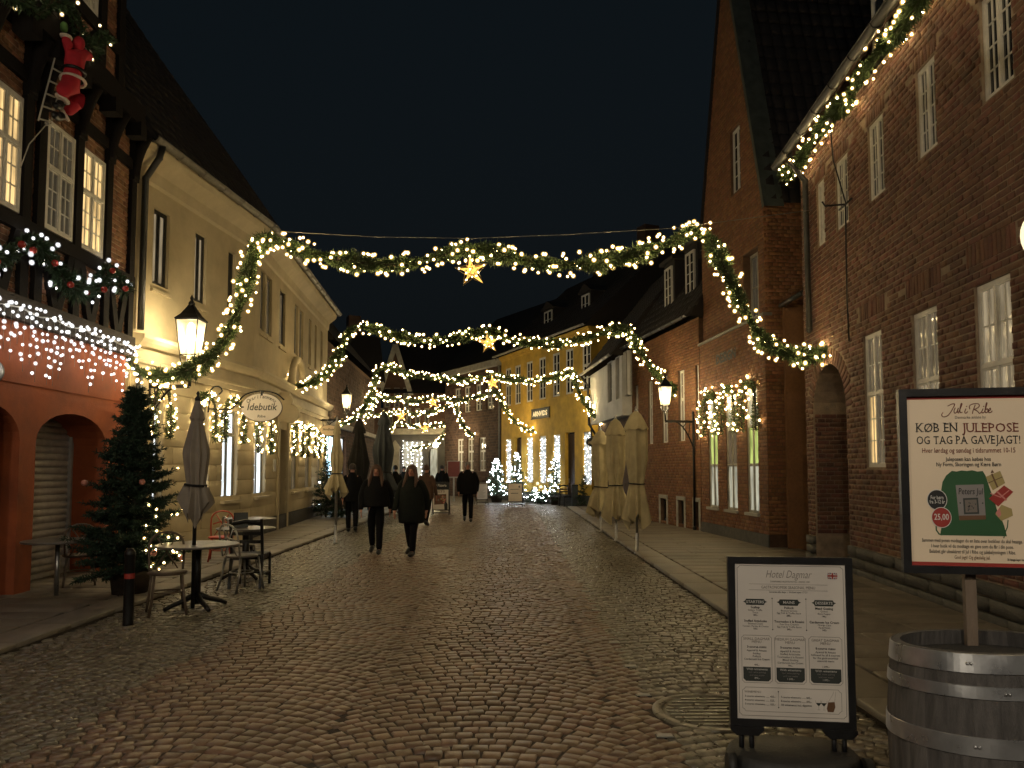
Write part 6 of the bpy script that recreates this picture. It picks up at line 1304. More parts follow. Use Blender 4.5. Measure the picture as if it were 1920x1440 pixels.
# ================================================================== FIR TREES
def fir_tree(label, c, h, r, n_br=150, needles=130, mat='fir_dark', bulbs=0, bmat='bulb_warm', brad=.014, top_bare=0.12, z0=.25, pot=None, grp=None, baubles=0, name='fir_tree', width=.006, nl=(.035, .08), bulb_side=None, trunk_r=.035):
    o = root(name, label, 'tree', (c[0], c[1], c[2] if len(c) > 2 else 0), 0, grp); t = MB(); t.tube([(0, 0, 0), (.01, .01, h * .5), (0, 0, h)], [trunk_r, trunk_r * .6, .006], 8); tr = t.build('trunk', M['bark'], o)
    bb, dd, ll = [], [], []; tips = []; br = MB()
    for i in range(n_br):
        f = (i + RNG.random()) / n_br; z = z0 + (h - z0 - .05) * f ** 1.08; L = r * (1 - (z - z0) / (h - z0)) ** .85 * RNG.uniform(.55, 1.22) + .06; a = i * 2.39996 + RNG.uniform(-.3, .3)
        el = RNG.uniform(-.25, .22) + .35 * f; d = np.array((math.cos(a) * math.cos(el), math.sin(a) * math.cos(el), math.sin(el))); p0 = np.array((0, 0, z)); k = max(12, int(needles * (L / r)))
        br.tube([p0, p0 + d * L * .6, p0 + d * L + np.array((0, 0, .06 * L))], [.009, .006, .003], 4, cap=False)
        for q_ in range(3):                                 # main shoot and two side shoots
            s0 = 0.0 if q_ == 0 else RNG.uniform(.3, .6); sd = d if q_ == 0 else (d + np.cross(d, (0, 0, 1)) * (.75 if q_ == 1 else -.75)); sd = sd / np.linalg.norm(sd); SL = L * (1 - s0) * (1 if q_ == 0 else .65); kk = int(k * (.5 if q_ == 0 else .3))
            tt = RNG.random(kk); base = p0 + d * L * s0 + sd * (tt[:, None] * SL); base[:, 2] += .06 * L * (tt * (1 if q_ == 0 else .6)) ** 2 + .0
            nd = RNG.normal(0, 1, (kk, 3)) * .8 + sd * .8; bb.append(base); dd.append(nd); ll.append(RNG.uniform(*nl, kk)); tips.append(base[int(np.argmax(tt))])
    br.build('branches', M['bark'], o); B = np.concatenate(bb); blades_obj(B, np.concatenate(dd), np.concatenate(ll), np.full(len(B), width), M[mat], o, 'crown')
    tips = np.array(tips)
    if bulbs:
        sel = tips if bulb_side is None else tips[(tips @ np.array(bulb_side)) > .5 * r]
        idx = RNG.choice(len(sel), min(bulbs, len(sel)), replace=False); bulbs_obj(sel[idx] + RNG.normal(0, .02, (len(idx), 3)), brad * RNG.uniform(.75, 1.15, len(idx)), M[bmat], o)
    for k in range(baubles):
        i = RNG.integers(len(tips)); b = MB(); b.ball(tuple(tips[i]), .038, 10, 7); b.build('bauble', M['bauble_pink'], o)
    if pot: b = MB(); b.lathe([(pot * .8, 0), (pot, .3), (pot * 1.05, .34), (pot * .95, .34), (pot * .9, .28), (0, .28)], 20); b.build('pot', M['timber_brown'], o)
    return o
fir_tree('tall dark fir tree with few warm lights before the orange house', (-4.78, 9.45), 2.66, .66, 230, 480, 'fir_dark', 36, 'bulb_warm', .014, z0=.36, pot=.24, baubles=5, bulb_side=(.75, -.2, 0))
TG = 'fir trees covered in white lights before the yellow shop'
fir_tree('white lit fir tree at the end of the yellow shop by the dark brick house', (-.75, 36.6), 2.15, .72, 110, 60, 'fir', 105, 'bulb_cool', .030, z0=.3, pot=.3, grp=TG, width=.012, nl=(.06, .12))
fir_tree('white lit fir tree behind the pale pavement board', (.22, 37.0), 2.45, .62, 110, 60, 'fir', 90, 'bulb_cool', .030, z0=.3, pot=.3, grp=TG, width=.012, nl=(.06, .12))
fir_tree('white lit fir tree before the yellow shop doorway', (2.02, 34.0), 2.35, .68, 120, 60, 'fir', 110, 'bulb_cool', .029, z0=.3, pot=.3, grp=TG, width=.012, nl=(.06, .12))
for k, (px, D, h, n_) in enumerate(((1003, 35.5, .75, 34), (1078, 33.4, .8, 14), (1020, 35.0, .6, 16))):
    fir_tree(('small lit fir under the yellow shop name board', 'small lit fir beside the yellow shop doorway', 'tiny lit fir between the lit fir trees')[k], (P(px, 900, D).x, D), h, .42, 50, 40, 'fir', n_, 'bulb_cool', .027, z0=.1, grp='small lit firs before the yellow shop', width=.012, nl=(.06, .12), name='small_fir')
fir_tree('unlit dark fir beside the folded parasols at the yellow shop', (P(1098, 900, 31.5).x, 31.6), 1.35, .5, 60, 50, 'fir_dark', 0, z0=.1, width=.012, nl=(.06, .12), name='small_fir')
fir_tree('dark unlit fir bush at the corner of the cream house', (-6.0, 24.2), 1.9, .62, 100, 90, 'fir_dark', 4, 'bulb_cool', .03, z0=.15, width=.010, nl=(.05, .1), name='fir_bush')
fir_tree('dark unlit fir bush below the beige parasol at the bluish shop', (-5.45, 24.0), 1.1, .5, 70, 80, 'fir_dark', 0, z0=.15, width=.010, nl=(.05, .1), name='fir_bush')
o = root('dark_planter', 'dark planter box beside the yellow shop doorway', 'planter', (P(1085, 900, 32.3).x, 32.3, 0)); b = MB(); b.box(-.3, .3, -.2, .2, .02, .9); b.build('box', M['canvas_slate'], o); b = MB(); b.box(-.33, .33, -.23, .23, .9, .95); b.build('rim', M['iron_black'], o)
q = P(1062, 940, 32.6); slat_chair('dark chair standing before the yellow shop doorway', (q.x, 32.6), .4, grp='chairs before the yellow shop')
for k, (px, D) in enumerate(((1008, 34.6), (1014, 34.4))):
    o = root('candle_globe', ('glowing candle globe among the small lit firs', 'second glowing candle globe among the small lit firs')[k], 'candle', (P(px, 900, D).x, D, .95 - .15 * k)); b = MB(); b.ball((0, 0, 0), .07, 10, 7); b.build('glass', M['globe_glass'], o); b = MB(); b.tube([(0, 0, -.95 + .15 * k), (0, 0, -.06)], .015, 6); b.build('stake', M['iron_black'], o)

# ================================================================== PAVEMENT BOARDS AND SIGNS
def a_board(label, c, w, h, z0, rz, sheetmat, head=None, seed=0, deco=None):
    o = root('pavement_board', label, 'board', (c[0], c[1], 0), rz, 'pavement boards down the street'); b = MB()
    b.box(-w / 2 - .03, -w / 2, -.015, .015, z0, z0 + h); b.box(w / 2, w / 2 + .03, -.015, .015, z0, z0 + h); b.box(-w / 2, w / 2, -.015, .015, z0, z0 + .03); b.box(-w / 2, w / 2, -.015, .015, z0 + h - .03, z0 + h); b.build('frame', M['iron_black'], o)
    b = MB(); b.box(-w / 2, w / 2, -.006, .004, z0 + .03, z0 + h - .03); sh_ = b.build('sheet', M[sheetmat], o)
    pr = Print(sh_, -.0062, lambda x: x * w, lambda y: z0 + h - y * h)
    if deco: deco(pr, w, h)
    pr.done()
    for s in (-1, 1): b = MB(); b.beam((s * (w / 2 + .015), 0, z0 + .02), (s * (w / 2 + .02), -.08, 0), .03, .03); b.beam((s * (w / 2 + .015), .01, z0 + h), (s * (w / 2 + .02), .42, 0), .03, .03); b.build('leg', M['iron_black'], o)
    b = MB(); b.beam((-w / 2, -.05, z0 * .5), (w / 2, -.05, z0 * .5), .02, .03); b.build('crossbar', M['iron_black'], o)
    if head: b = MB(); b.box(-w / 2 - .03, w / 2 + .03, -.02, .02, z0 + h, z0 + h + .24); hd = b.build('header', M['iron_black'], o); p2 = Print(hd, -.021, lambda x: x, lambda y: z0 + h + y); p2.text(head, .05, .08, .12, 'ink_white', bold=.02, fit=.3); p2.disc(-.18, .12, .045, 'ink_white'); p2.done()
    return o
def d_pizza(pr, w, h):
    pr.text('DAGENS', 0, .09, .07, 'ink_brown', bold=.02); pr.text('pizza & vin', 0, .17, .07, 'ink_brown', bold=.02); rnd = random.Random(3)
    pr.poly([(-.42, .27), (.36, .24), (.38, .70), (-.40, .74)], 'ink_brown')
    for k in range(26): x, y = rnd.uniform(-.36, .3), rnd.uniform(.3, .66); pr.poly([(x, y), (x + .09, y - .02), (x + .11, y + .05), (x + .02, y + .07)], rnd.choice(('ink_rose', 'ink_gold', 'ink_print', 'ink_maroon')), .0014 + k * .00003)
    pr.poly([(.25, .98), (.22, .72), (.30, .62), (.31, .5), (.36, .5), (.37, .62), (.45, .72), (.45, .98)], 'ink_black', .0026)
def d_list(pr, w, h):
    pr.poly([(-.4, .06), (.4, .06), (.4, .12), (-.4, .12)], 'ink_brown')
    for k in range(11): pr.line([(-.36, .2 + k * .065), (.30 - .1 * (k % 3), .2 + k * .065)], .012, 'ink_grey')
def d_blank(pr, w, h):
    pr.line([(-.35, .35), (.3, .33)], .02, 'ink_grey'); pr.line([(-.3, .55), (.2, .54)], .03, 'ink_grey'); pr.disc(.3, .2, .06, 'ink_grey')
q = G(826, 966); a_board('pavement board with a pizza photo under a dark header', (q.x, q.y), .55, .75, .17, .0, 'paper_white', 'Pizzeria', deco=d_pizza)
q = G(906, 944); a_board('white pavement board with a printed list behind the walking man', (q.x, 34.0), .48, .80, .22, .25, 'paper_white', deco=d_list)
q = G(966, 950); a_board('pale tilted pavement board before the white lit firs', (q.x, 32.2), .60, .82, .2, -.2, 'poster_cream', deco=d_blank)
q = P(851, 880, 37); o = root('red_notice', 'red notice board on a short post before the dark brick house', 'sign', (q.x, 37, 0)); b = MB(); b.box(-.33, .33, -.02, .02, q.z - .42, q.z + .42); b.build('board', M['stone_pale'], o); b = MB(); b.box(-.29, .29, -.028, -.021, q.z - .36, q.z + .38); b.build('panel', M['notice_red'], o); b = MB(); b.box(-.04, .04, -.02, .02, 0, q.z - .42); b.build('post', M['stone_pale'], o)
def oval_sign(label, c, rx, rz_, lines, wallp=None, sheet='paper_white', arc=None):
    o = root('oval_sign', label, 'sign', c, 0.0); n = 40; b = MB(); b.prism([(rx * math.cos(2 * pi * k / n), rz_ * math.sin(2 * pi * k / n)) for k in range(n)], -.02, .02); pl_ = b.build('plate', M[sheet], o)
    b = MB(); b.tube([(rx * 1.0 * math.cos(2 * pi * k / n), 0, rz_ * math.sin(2 * pi * k / n)) for k in range(n)], .016, 6, closed=True); b.build('rim', M['ink_grey'], o)
    pr = Print(pl_, -.0205, lambda x: x, lambda y: y)
    for t, y, s, f, sh_ in lines: pr.text(t, 0, y, s, 'ink_slate', sh_, .012, fit=f)
    if arc:
        t, s, r0 = arc; n_ = len(t)
        for i, chv in enumerate(t):
            a = pi * (.84 - .68 * (i + .5) / n_); v, f = text_geo(chv, s, .15, 'CENTER', .008); ra = a - pi / 2; x0_, z0_ = rx * .74 * math.cos(a), rz_ * .66 * math.sin(a); slope = math.atan2(-rz_ * .66 * math.cos(a), rx * .74 * math.sin(a)) * -1 if False else math.atan2(rz_ * .66 * math.cos(a) * -1, rx * .74 * math.sin(a)); slope = -math.atan2(rz_ * .66 * math.cos(a), rx * .74 * math.sin(a)); cs_, sn_ = math.cos(slope), math.sin(slope)
            pr.mb('ink_slate').add([(x0_ + p_ * cs_ - q_ * sn_, -.0222, z0_ + p_ * sn_ + q_ * cs_) for p_, q_ in v], f)
    pr.done()
    if wallp is not None:
        w = Vector(wallp) - Vector(c); b = MB(); b.tube(smooth_path([(rx * 1.1, 0, rz_ * .55), (rx * .7, 0, rz_ * 1.0), (0, 0, rz_ * 1.2), (-rx * .8, 0, rz_ * .95), (-rx * 1.3, 0, rz_ * .25), (w.x * .6, w.y * .5, -rz_ * .15), (w.x, w.y, -rz_ * .1)], .05), .016, 6)
        b.tube(smooth_path([(w.x, w.y, -.1), (w.x + .05, w.y, .35), (w.x + .2, w.y, .42), (w.x + .27, w.y, .33), (w.x + .2, w.y, .26)], .05), .016, 6); b.box(-.02, .02, -.03, .03, rz_ * .85, rz_ * 1.22); b.box(-rx - .03, -rx * .88, -.03, .03, -.01, .02); b.build('bracket', M['iron_black'], o)
    return o
q = P(491, 764, 14.8); oval_sign('oval cream shop sign lettered Idebutik on a curled bracket', q, .40, .275, [('Idebutik', -.055, .20, .60, .22), ('Ribe', -.20, .075, .16, .1)], (-6.04, 14.8, q.z), arc=('Qvarilammens', .10, 0))
q = P(617, 807, 23.0); oval_sign('small oval cream sign before the bluish shop', q, .27, .16, [('Skindhuset', .0, .1, .4, .1)], None, 'poster_cream')
o = bpy.data.objects
def wall_board(label, Fc, x0, x1, yt, yb, back, txt, ink, fitk=.82, name='name_board'):
    u0, u1, z0_, z1_ = Fc.rect(x0, x1, yt, yb); o = root(name, label, 'sign', Fc.world((u0 + u1) / 2, .03, (z0_ + z1_) / 2), Fc.rz + pi); w, h = u1 - u0, z1_ - z0_
    if back: b = MB(); b.box(-w / 2, w / 2, -.02, .03, -h / 2, h / 2); bd_ = b.build('board', M[back], o); b = MB(); b.box(-w / 2 - .03, w / 2 + .03, -.03, .02, h / 2, h / 2 + .05); b.box(-w / 2 - .03, w / 2 + .03, -.03, .02, -h / 2 - .05, -h / 2); b.build('frame', M['iron_black'], o)
    pr = Print(o, -.022, lambda x: x, lambda y: y); pr.text(txt, 0, -h * .28, h * .80, ink, 0, .03 if back else .05, fit=w * fitk, lift=.004 if back else .03); pr.done(); return o
wall_board('dark name board with pale capitals on the yellow shop', YF, 998, 1031, 767, 783, 'ink_slate', 'ARNVIDS', 'sign_letters')
wall_board('dark metal capital letters on the gabled brick shop', SF, 1348, 1387, 652, 683, None, 'DESIGN', 'ink_black', .96, 'shop_letters')
q = P(1112, 829, 27.5); o = root('hanging_sign', 'dark hanging shop sign on an iron arm behind the parasols', 'sign', q); b = MB(); n = 24; b.prism([(.26 * math.cos(2 * pi * k / n), .17 * math.sin(2 * pi * k / n)) for k in range(n)], -.015, .015); pl_ = b.build('plate', M['ink_slate'], o); pr = Print(pl_, -.0155, lambda x: x, lambda y: y); pr.text('JACOB', 0, -.04, .12, 'poster_cream', .1, .01, fit=.36); pr.done(); b = MB(); b.tube([(-.25, 0, .2), (.65, 0, .2)], .015, 6); b.tube([(-.2, 0, .2), (-.2, 0, .1)], .01, 5); b.tube([(.2, 0, .2), (.2, 0, .1)], .01, 5); b.tube([(.3, 0, .2), (.65, 0, .55)], .012, 5); b.build('arm', M['iron_black'], o)
# ================================================================== PEOPLE
def skin_mesh(name, nodes, edges, mat, parent, rootn=0, sub=2, smooth=True):
    """nodes: {key: ((x,y,z), radius or (rx,ry))}; grown with a Skin modifier and rounded"""
    keys = list(nodes); ix = {k: i for i, k in enumerate(keys)}; me = bpy.data.meshes.new(name); me.from_pydata([nodes[k][0] for k in keys], [(ix[a], ix[b]) for a, b in edges], [])
    o = link(name, me, parent, mat); md = o.modifiers.new('skin', 'SKIN'); md.use_smooth_shade = True; md.branch_smoothing = .6
    sv = me.skin_vertices[0].data if me.skin_vertices else None
    if sv is None:
        bm = bmesh.new(); bm.from_mesh(me); bm.verts.layers.skin.verify(); bm.to_mesh(me); bm.free(); sv = me.skin_vertices[0].data
    for i, k in enumerate(keys):
        r = nodes[k][1]; sv[i].radius = (r, r) if not isinstance(r, tuple) else r; sv[i].use_root = (i == rootn)
    s = o.modifiers.new('sub', 'SUBSURF'); s.levels = sub; s.render_levels = sub; return o
def loft(name, rings, mat, parent, n=24, fold=0.0, seed=0, cap=True):
    """rings: (cx, cy, z, rx, ry)"""
    b = MB(); vs = []
    for j, (cx, cy_, z, rx, ry) in enumerate(rings):
        for k in range(n):
            t = 2 * pi * k / n; q = 1 + fold * math.sin(5 * t + seed + j * .7) + fold * .6 * math.sin(9 * t + j * 1.3); vs.append((cx + rx * q * math.cos(t), cy_ + ry * q * math.sin(t), z))
    m = len(rings); fs = [(i * n + k, i * n + (k + 1) % n, (i + 1) * n + (k + 1) % n, (i + 1) * n + k) for i in range(m - 1) for k in range(n)]
    b.add(vs, fs, True)
    if cap: b.f.append(tuple(range(n - 1, -1, -1))); b.f.append(tuple((m - 1) * n + k for k in range(n)))
    o = b.build(name, mat, parent); s = o.modifiers.new('sub', 'SUBSURF'); s.levels = 1; s.render_levels = 1; return o
def person(label, loc, h, rz, coat, coat_len, hair, long_hair, trousers='trousers_black', stride=.16, bulk=1.0, head_turn=0.0, swing=.12, hairmat='hair_brown', hat=None, seat=False):
    """faces -y; coat_len is the hem height as a share of the stature"""
    o = root('person', label, 'person', (loc[0], loc[1], 0.0), rz); k = h / 1.70
    def s(p): return (p[0] * k, p[1] * k, p[2] * k)
    sw = stride; N = {}
    N['pel'] = (s((0, 0, .93)), (.135 * k, .105 * k)); N['wa'] = (s((0, .0, 1.10)), (.12 * k, .09 * k)); N['ch'] = (s((0, .005, 1.28)), (.145 * k, .10 * k)); N['up'] = (s((0, .01, 1.40)), (.11 * k, .08 * k)); N['nk'] = (s((0, .0, 1.47)), .052 * k)
    N['hd0'] = (s((0, -.012, 1.535)), (.062 * k, .075 * k)); N['hd1'] = (s((0, -.008, 1.60)), (.075 * k, .092 * k)); N['hd2'] = (s((0, .0, 1.665)), (.062 * k, .08 * k)); E = [('pel', 'wa'), ('wa', 'ch'), ('ch', 'up'), ('up', 'nk'), ('nk', 'hd0'), ('hd0', 'hd1'), ('hd1', 'hd2')]
    N['ns'] = (s((0, -.108, 1.585)), .012 * k); E.append(('hd1', 'ns'))
    legs = {}
    for sd, sx, ph in (('l', 1, 1), ('r', -1, -1)):
        y = -ph * sw; pts = [('hip', (.085 * sx, 0, .90), .085), ('kn', (.09 * sx, y * .55 - .03, .49), .058), ('an', (.088 * sx, y + .03 * (ph < 0), .085 + (.05 if ph < 0 else 0)), .030), ('to', (.095 * sx, y - .11, .035), .016)]
        pv = 'pel'
        for nm, p, r_ in pts: N[nm + sd] = (s(p), r_ * k); E.append((pv, nm + sd)); pv = nm + sd
        legs[sd] = [s(p) for _, p, _ in pts]
        a = -y / max(abs(sw), .01) * swing; arm = [('sh', (.160 * sx * (.8 + .2 * bulk), .005, 1.375), .055), ('el', (.225 * sx * (.5 + .5 * bulk), a * .35 + .03, 1.12), .042), ('wr', (.225 * sx * (.5 + .5 * bulk), a - .03, .885), .028), ('pm', (.222 * sx * (.5 + .5 * bulk), a - .045, .82), (.020, .040))]
        pv = 'up'
        for nm, p, r_ in arm: N[nm + sd] = (s(p), tuple(q * k for q in r_) if isinstance(r_, tuple) else r_ * k); E.append((pv, nm + sd)); pv = nm + sd
        for fi, (dy, L_) in enumerate(((-.030, .065), (-.010, .075), (.010, .070), (.028, .055))):
            N['f%d%s' % (fi, sd)] = (s((.220 * sx * (.5 + .5 * bulk), a - .045 + dy, .775)), .0085 * k); N['g%d%s' % (fi, sd)] = (s((.212 * sx * (.5 + .5 * bulk), a - .052 + dy, .775 - L_)), .0075 * k); E += [('pm' + sd, 'f%d%s' % (fi, sd)), ('f%d%s' % (fi, sd), 'g%d%s' % (fi, sd))]
        N['th' + sd] = (s((.212 * sx * (.5 + .5 * bulk), a - .095, .80)), .010 * k); E.append(('pm' + sd, 'th' + sd))
    body = skin_mesh('body', N, E, M['skin'], o)
    # trousers, shoes
    T = {'pel': (s((0, 0, .95)), (.155 * k, .12 * k)), 'wa': (s((0, 0, 1.05)), (.14 * k, .11 * k))}; TE = [('pel', 'wa')]
    for sd in 'lr':
        hp, kn, an, to = legs[sd]; T['h' + sd] = (hp, .102 * k * bulk); T['k' + sd] = (kn, .074 * k); T['a' + sd] = ((an[0], an[1], an[2] - .005 * k), .062 * k); TE += [('pel', 'h' + sd), ('h' + sd, 'k' + sd), ('k' + sd, 'a' + sd)]
    skin_mesh('trousers', T, TE, M[trousers], o)
    for sd in 'lr':
        hp, kn, an, to = legs[sd]; S_ = {'a': ((an[0], an[1] + .01 * k, an[2] + .05 * k), .056 * k), 'b': ((an[0], an[1] + .03 * k, an[2] - .03 * k), .054 * k), 'c': ((an[0], an[1] - .09 * k, max(.05 * k, an[2] - .04 * k)), .052 * k), 'd': ((to[0], to[1] - .045 * k, .036 * k), .036 * k)}
        skin_mesh('shoe', S_, [('a', 'b'), ('b', 'c'), ('c', 'd')], M['shoe_black'], o)
    # coat: torso loft and sleeves
    hem = coat_len * 1.70; B_ = bulk
    rings = [(0, 0, hem * k, .188 * k * B_, .155 * k * B_), (0, 0, (hem + .02) * k, .192 * k * B_, .158 * k * B_), (0, 0, (hem * .5 + .5) * k, .205 * k * B_, .158 * k * B_), (0, 0, 1.0 * k, .20 * k * B_, .152 * k * B_), (0, 0, 1.12 * k, .188 * k * B_, .14 * k * B_), (0, .0, 1.28 * k, .185 * k * B_, .142 * k * B_), (0, .005, 1.37 * k, .165 * k * (B_ + 1) / 2, .12 * k), (0, .005, 1.43 * k, .115 * k, .10 * k), (0, 0, 1.475 * k, .082 * k, .082 * k), (0, -.005 * k, 1.515 * k, .078 * k, .082 * k)]
    if hem > .95: rings = [r_ for r_ in rings if r_[2] >= hem * k - 1e-6 and not (abs(r_[2] - (hem * .5 + .5) * k) < 1e-6)]
    rings.sort(key=lambda r_: r_[2]); loft('coat', rings, M[coat], o, fold=.012)
    for sd, sx in (('l', 1), ('r', -1)):
        sh_, el, wr = N['sh' + sd][0], N['el' + sd][0], N['wr' + sd][0]; SN = {'0': ((sh_[0] * .72, sh_[1], sh_[2] + .005), .082 * k), 'a': (sh_, .080 * k * B_), 'b': (el, .066 * k * B_), 'c': (wr, .050 * k), 'd': ((wr[0], wr[1], wr[2] - .03 * k), .047 * k)}
        skin_mesh('sleeve', SN, [('0', 'a'), ('a', 'b'), ('b', 'c'), ('c', 'd')], M[coat], o)
    # head details
    hm = M[hairmat]
    cap_r = [(0, .018, 1.575, .079, .090), (0, .020, 1.62, .088, .100), (0, .014, 1.67, .084, .097), (0, .008, 1.71, .062, .072), (0, .006, 1.735, .025, .03)]
    b = MB(); n = 28; vs = []
    for (cx, cy_, z, rx, ry) in cap_r:
        for q in range(n):
            t = 2 * pi * q / n; x, y = math.cos(t), math.sin(t); face = max(0, -y) ** 2 * (1 if z < 1.66 else .25); vs.append(s((cx + rx * x * (1 - .02 * math.sin(7 * t)), cy_ + ry * y * (1 - .36 * face), z)))
    b.add(vs, [(i * n + q, i * n + (q + 1) % n, (i + 1) * n + (q + 1) % n, (i + 1) * n + q) for i in range(len(cap_r) - 1) for q in range(n)], True); b.f.append(tuple((len(cap_r) - 1) * n + q for q in range(n))); hr = b.build('hair', M[hat] if hat else hm, o)
    if long_hair:
        for sd in (-1, 1):
            b = MB(); b.tube(smooth_path([s((sd * .060, -.03, 1.69)), s((sd * .088, -.02, 1.60)), s((sd * .105, -.03, 1.48)), s((sd * .125, -.075, 1.36)), s((sd * .115, -.10, 1.26 if long_hair > 1 else 1.32))], .04 * k), [.022 * k] * 100, 8) if False else None
            path = smooth_path([s((sd * .055, -.02, 1.70)), s((sd * .086, -.012, 1.60)), s((sd * .108, -.035, 1.47)), s((sd * .122, -.085, 1.38)), s((sd * .125, -.125, 1.30))], .05 * k); m_ = len(path); b.tube(path, [(.024 + .014 * math.sin(pi * i / (m_ - 1)) - .012 * (i / (m_ - 1)) ** 3) * k for i in range(m_)], 8); b.build('hair_lock', hm, o)
        b = MB(); b.tube(smooth_path([s((0, .07, 1.68)), s((0, .095, 1.56)), s((0, .105, 1.42)), s((0, .12, 1.30))], .05), .07 * k, 10); b.build('hair_lock', hm, o)
    for sx in (-1, 1):
        b = MB(); b.ball(s((sx * .030, -.083, 1.605)), .0095 * k, 8, 6); b.build('eye', M['eye_dark'], o); b = MB(); b.ball(s((sx * .078, .0, 1.59)), .022 * k, 8, 6, (.4, .8, 1.3)); b.build('ear', M['skin'], o)
        b = MB(); b.tube([s((sx * .017, -.087, 1.622)), s((sx * .032, -.085, 1.627)), s((sx * .046, -.076, 1.621))], .0035 * k, 5); b.build('eyebrow', hm, o)
    b = MB(); b.tube([s((-.02, -.084, 1.553)), s((0, -.090, 1.555)), s((.02, -.084, 1.553))], .0055 * k, 6); b.build('mouth', M['lips'], o); return o
q = G(704, 1038); person('woman with long hair in a black padded jacket walking towards the viewer', (q.x, q.y), 1.66, .04, 'coat_black', .53, 'hair', 1, stride=.15, bulk=1.38)
q = G(771, 1042); person('woman with loose brown hair in a long dark green coat walking', (q.x, q.y), 1.66, -.30, 'coat_green', .36, 'hair', 1, stride=.14, bulk=1.32, swing=.16)
q = G(877, 978); person('man in a short black coat walking alone in the street middle', (q.x, q.y), 1.80, .05, 'coat_black', .46, 'hair', 0, stride=.13, bulk=1.36, hairmat='hair_grey')
person('person in dark clothes half hidden behind the woman in black', (-4.05, 19.0), 1.72, pi + .2, 'coat_black', .45, 'hair', 0, bulk=1.1, hairmat='hair_dark')
person('person in a brown jacket walking behind the woman in green', (-2.42, 21.2), 1.70, pi - .3, 'coat_brown', .44, 'hair', 0, bulk=1.1, hairmat='hair_brown', stride=.2)
person('person in dark clothes standing by the black parasol with back turned', (P(741, 900, 27).x, 27.0), 1.72, pi + .5, 'coat_green', .45, 'hair', 0, hairmat='hair_dark', bulk=1.05)
person('person in dark grey by the pizza board farther down the street', (P(829, 900, 31).x, 31.0), 1.75, pi, 'coat_black', .42, 'hair', 0, hairmat='hair_dark', bulk=1.1)
person('person in black far down the street behind the women', (P(757, 900, 30).x, 30.0), 1.70, .3, 'coat_black', .45, 'hair', 0, hairmat='hair_dark')

# ================================================================== CLIMBING DOLL ON ITS ROPE LADDER
OFF = .42
def TW(x, y, off=OFF): u, z = TF.uz(x, y, off); return TF.world(u, off, z)
lad = root('rope_ladder', 'small decorative ladder hanging down the half timbered front', 'ladder', TW(72, 225, .33)); base = TW(72, 225, .33)
La, Lb = (72, 226), (114, 72); Ra, Rb = (96, 232), (172, 118)
def lerp2(a, b, t): return (a[0] + (b[0] - a[0]) * t, a[1] + (b[1] - a[1]) * t)
Ra, Rb = (95, 232), (141, 52); Lb = (122, 36)
for A_, B2 in ((La, Lb), (Ra, Rb)):
    b = MB(); b.tube([TW(*lerp2(A_, B2, t), .33) - base for t in (0, .25, .5, .75, 1)], .010, 6); b.build('rail', M['stone_pale'], lad)
for k in range(8):
    t = (k + .15) / 8; b = MB(); b.tube([TW(*lerp2(La, Lb, t), .33) - base, TW(*lerp2(Ra, Rb, t), .33) - base], .011, 6); b.build('rung', M['stone_pale'], lad)
wire('thin cord holding the foot of the decorative ladder', [TW(88, 232, .33), TW(55, 270, .2), TW(38, 315, .15)], .007, 'ladder_cord', 'cord', 'stone_pale')
doll = root('climbing_doll', 'red suited doll with white trim climbing the ladder on the timbered house', 'doll', TW(120, 215)); base = TW(120, 215); px_m = 1400 / 10.6
def D3(x, y, o_=0.0): return tuple(TW(x, y, OFF + o_) - base)
DN = {'hips': (D3(135, 165, .10), .145), 'waist': (D3(138, 140, .08), .12), 'chest': (D3(140, 108, .07), .125), 'shl': (D3(130, 92, .06), .075), 'ell': (D3(125, 78, .0), .06), 'hal': (D3(122, 66, -.03), .05), 'shr': (D3(156, 100, .06), .075), 'elr': (D3(168, 108, .04), .058), 'har': (D3(160, 92, -.02), .05),
      'tl': (D3(118, 168, .14), .09), 'kl': (D3(117, 182, .08), .07), 'tr': (D3(144, 180, .10), .095), 'kr': (D3(140, 198, .08), .078), 'ar': (D3(124, 212, .02), .062)}
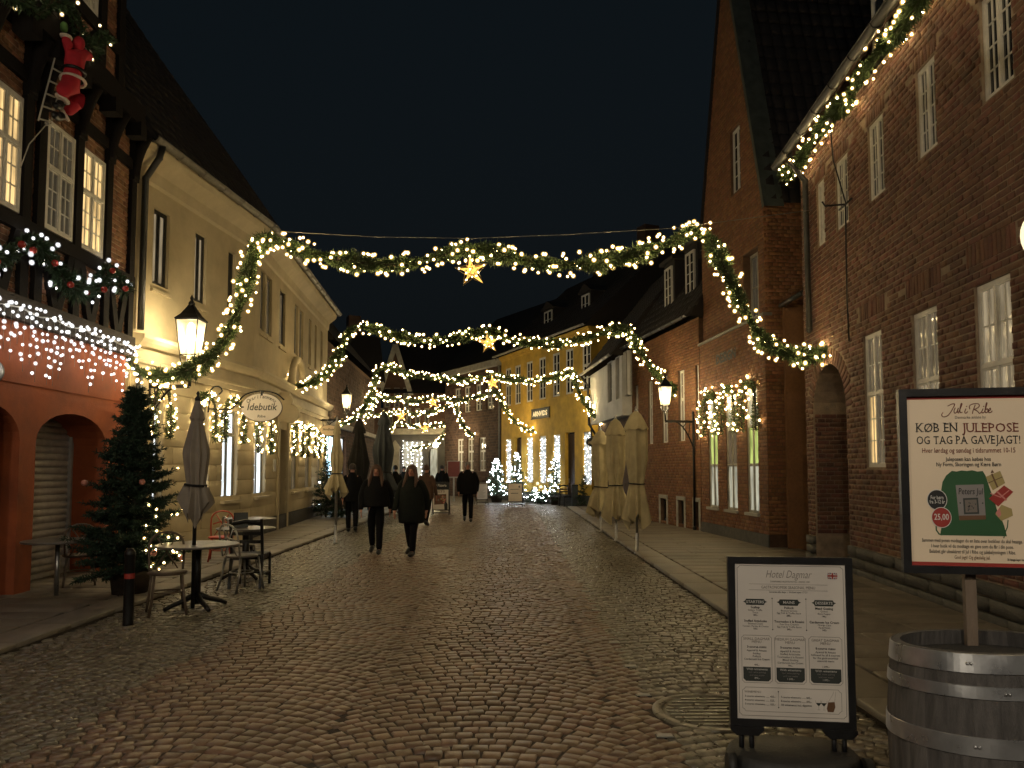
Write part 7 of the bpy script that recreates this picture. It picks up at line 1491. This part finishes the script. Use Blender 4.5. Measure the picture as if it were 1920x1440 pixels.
skin_mesh('suit', DN, [('hips', 'waist'), ('waist', 'chest'), ('chest', 'shl'), ('shl', 'ell'), ('ell', 'hal'), ('chest', 'shr'), ('shr', 'elr'), ('elr', 'har'), ('hips', 'tl'), ('tl', 'kl'), ('hips', 'tr'), ('tr', 'kr'), ('kr', 'ar')], M['suit_red'], doll)
def ring(name, c, r, tilt, th=.026, mat='fur_white'):
    b = MB(); c = Vector(c); ax = Vector(tilt).normalized(); u_ = ax.cross(Vector((0, 0, 1)) if abs(ax.z) < .9 else Vector((1, 0, 0))).normalized(); v_ = ax.cross(u_); b.tube([c + (u_ * math.cos(2 * pi * k / 18) + v_ * math.sin(2 * pi * k / 18)) * r for k in range(18)], th, 7, closed=True); return b.build(name, M[mat], doll)
ring('jacket_hem', D3(137, 151, .09), .140, (0, .1, 1), .02); ring('belt', D3(138, 134, .08), .128, (0, .05, 1), .022, 'iron_black'); ring('cuff', D3(123, 70, -.02), .055, (0, 0, 1), .026); ring('cuff', D3(161, 95, -.01), .055, (.3, 0, 1), .024); ring('trouser_cuff', D3(121, 214, .02), .07, (1, .3, .6), .024); ring('trouser_cuff', D3(117, 185, .07), .072, (.5, .2, 1), .022)
skin_mesh('mitten', {'a': (D3(121, 62, -.02), .045), 'b': (D3(119, 48, -.03), .055), 'c': (D3(122, 42, -.03), .03)}, [('a', 'b'), ('b', 'c')], M['felt_green'], doll)
skin_mesh('boot', {'a': (D3(118, 216, .02), .058), 'b': (D3(108, 220, .01), .055), 'c': (D3(100, 213, .04), .045)}, [('a', 'b'), ('b', 'c')], M['iron_black'], doll); skin_mesh('boot', {'a': (D3(116, 188, .06), .058), 'b': (D3(110, 202, .03), .05), 'c': (D3(103, 196, .05), .042)}, [('a', 'b'), ('b', 'c')], M['iron_black'], doll)
skin_mesh('head', {'n': (D3(146, 94, .07), .05), 'a': (D3(147, 84, .05), .085), 'b': (D3(150, 74, .02), .06)}, [('n', 'a'), ('a', 'b')], M['suit_red'], doll)
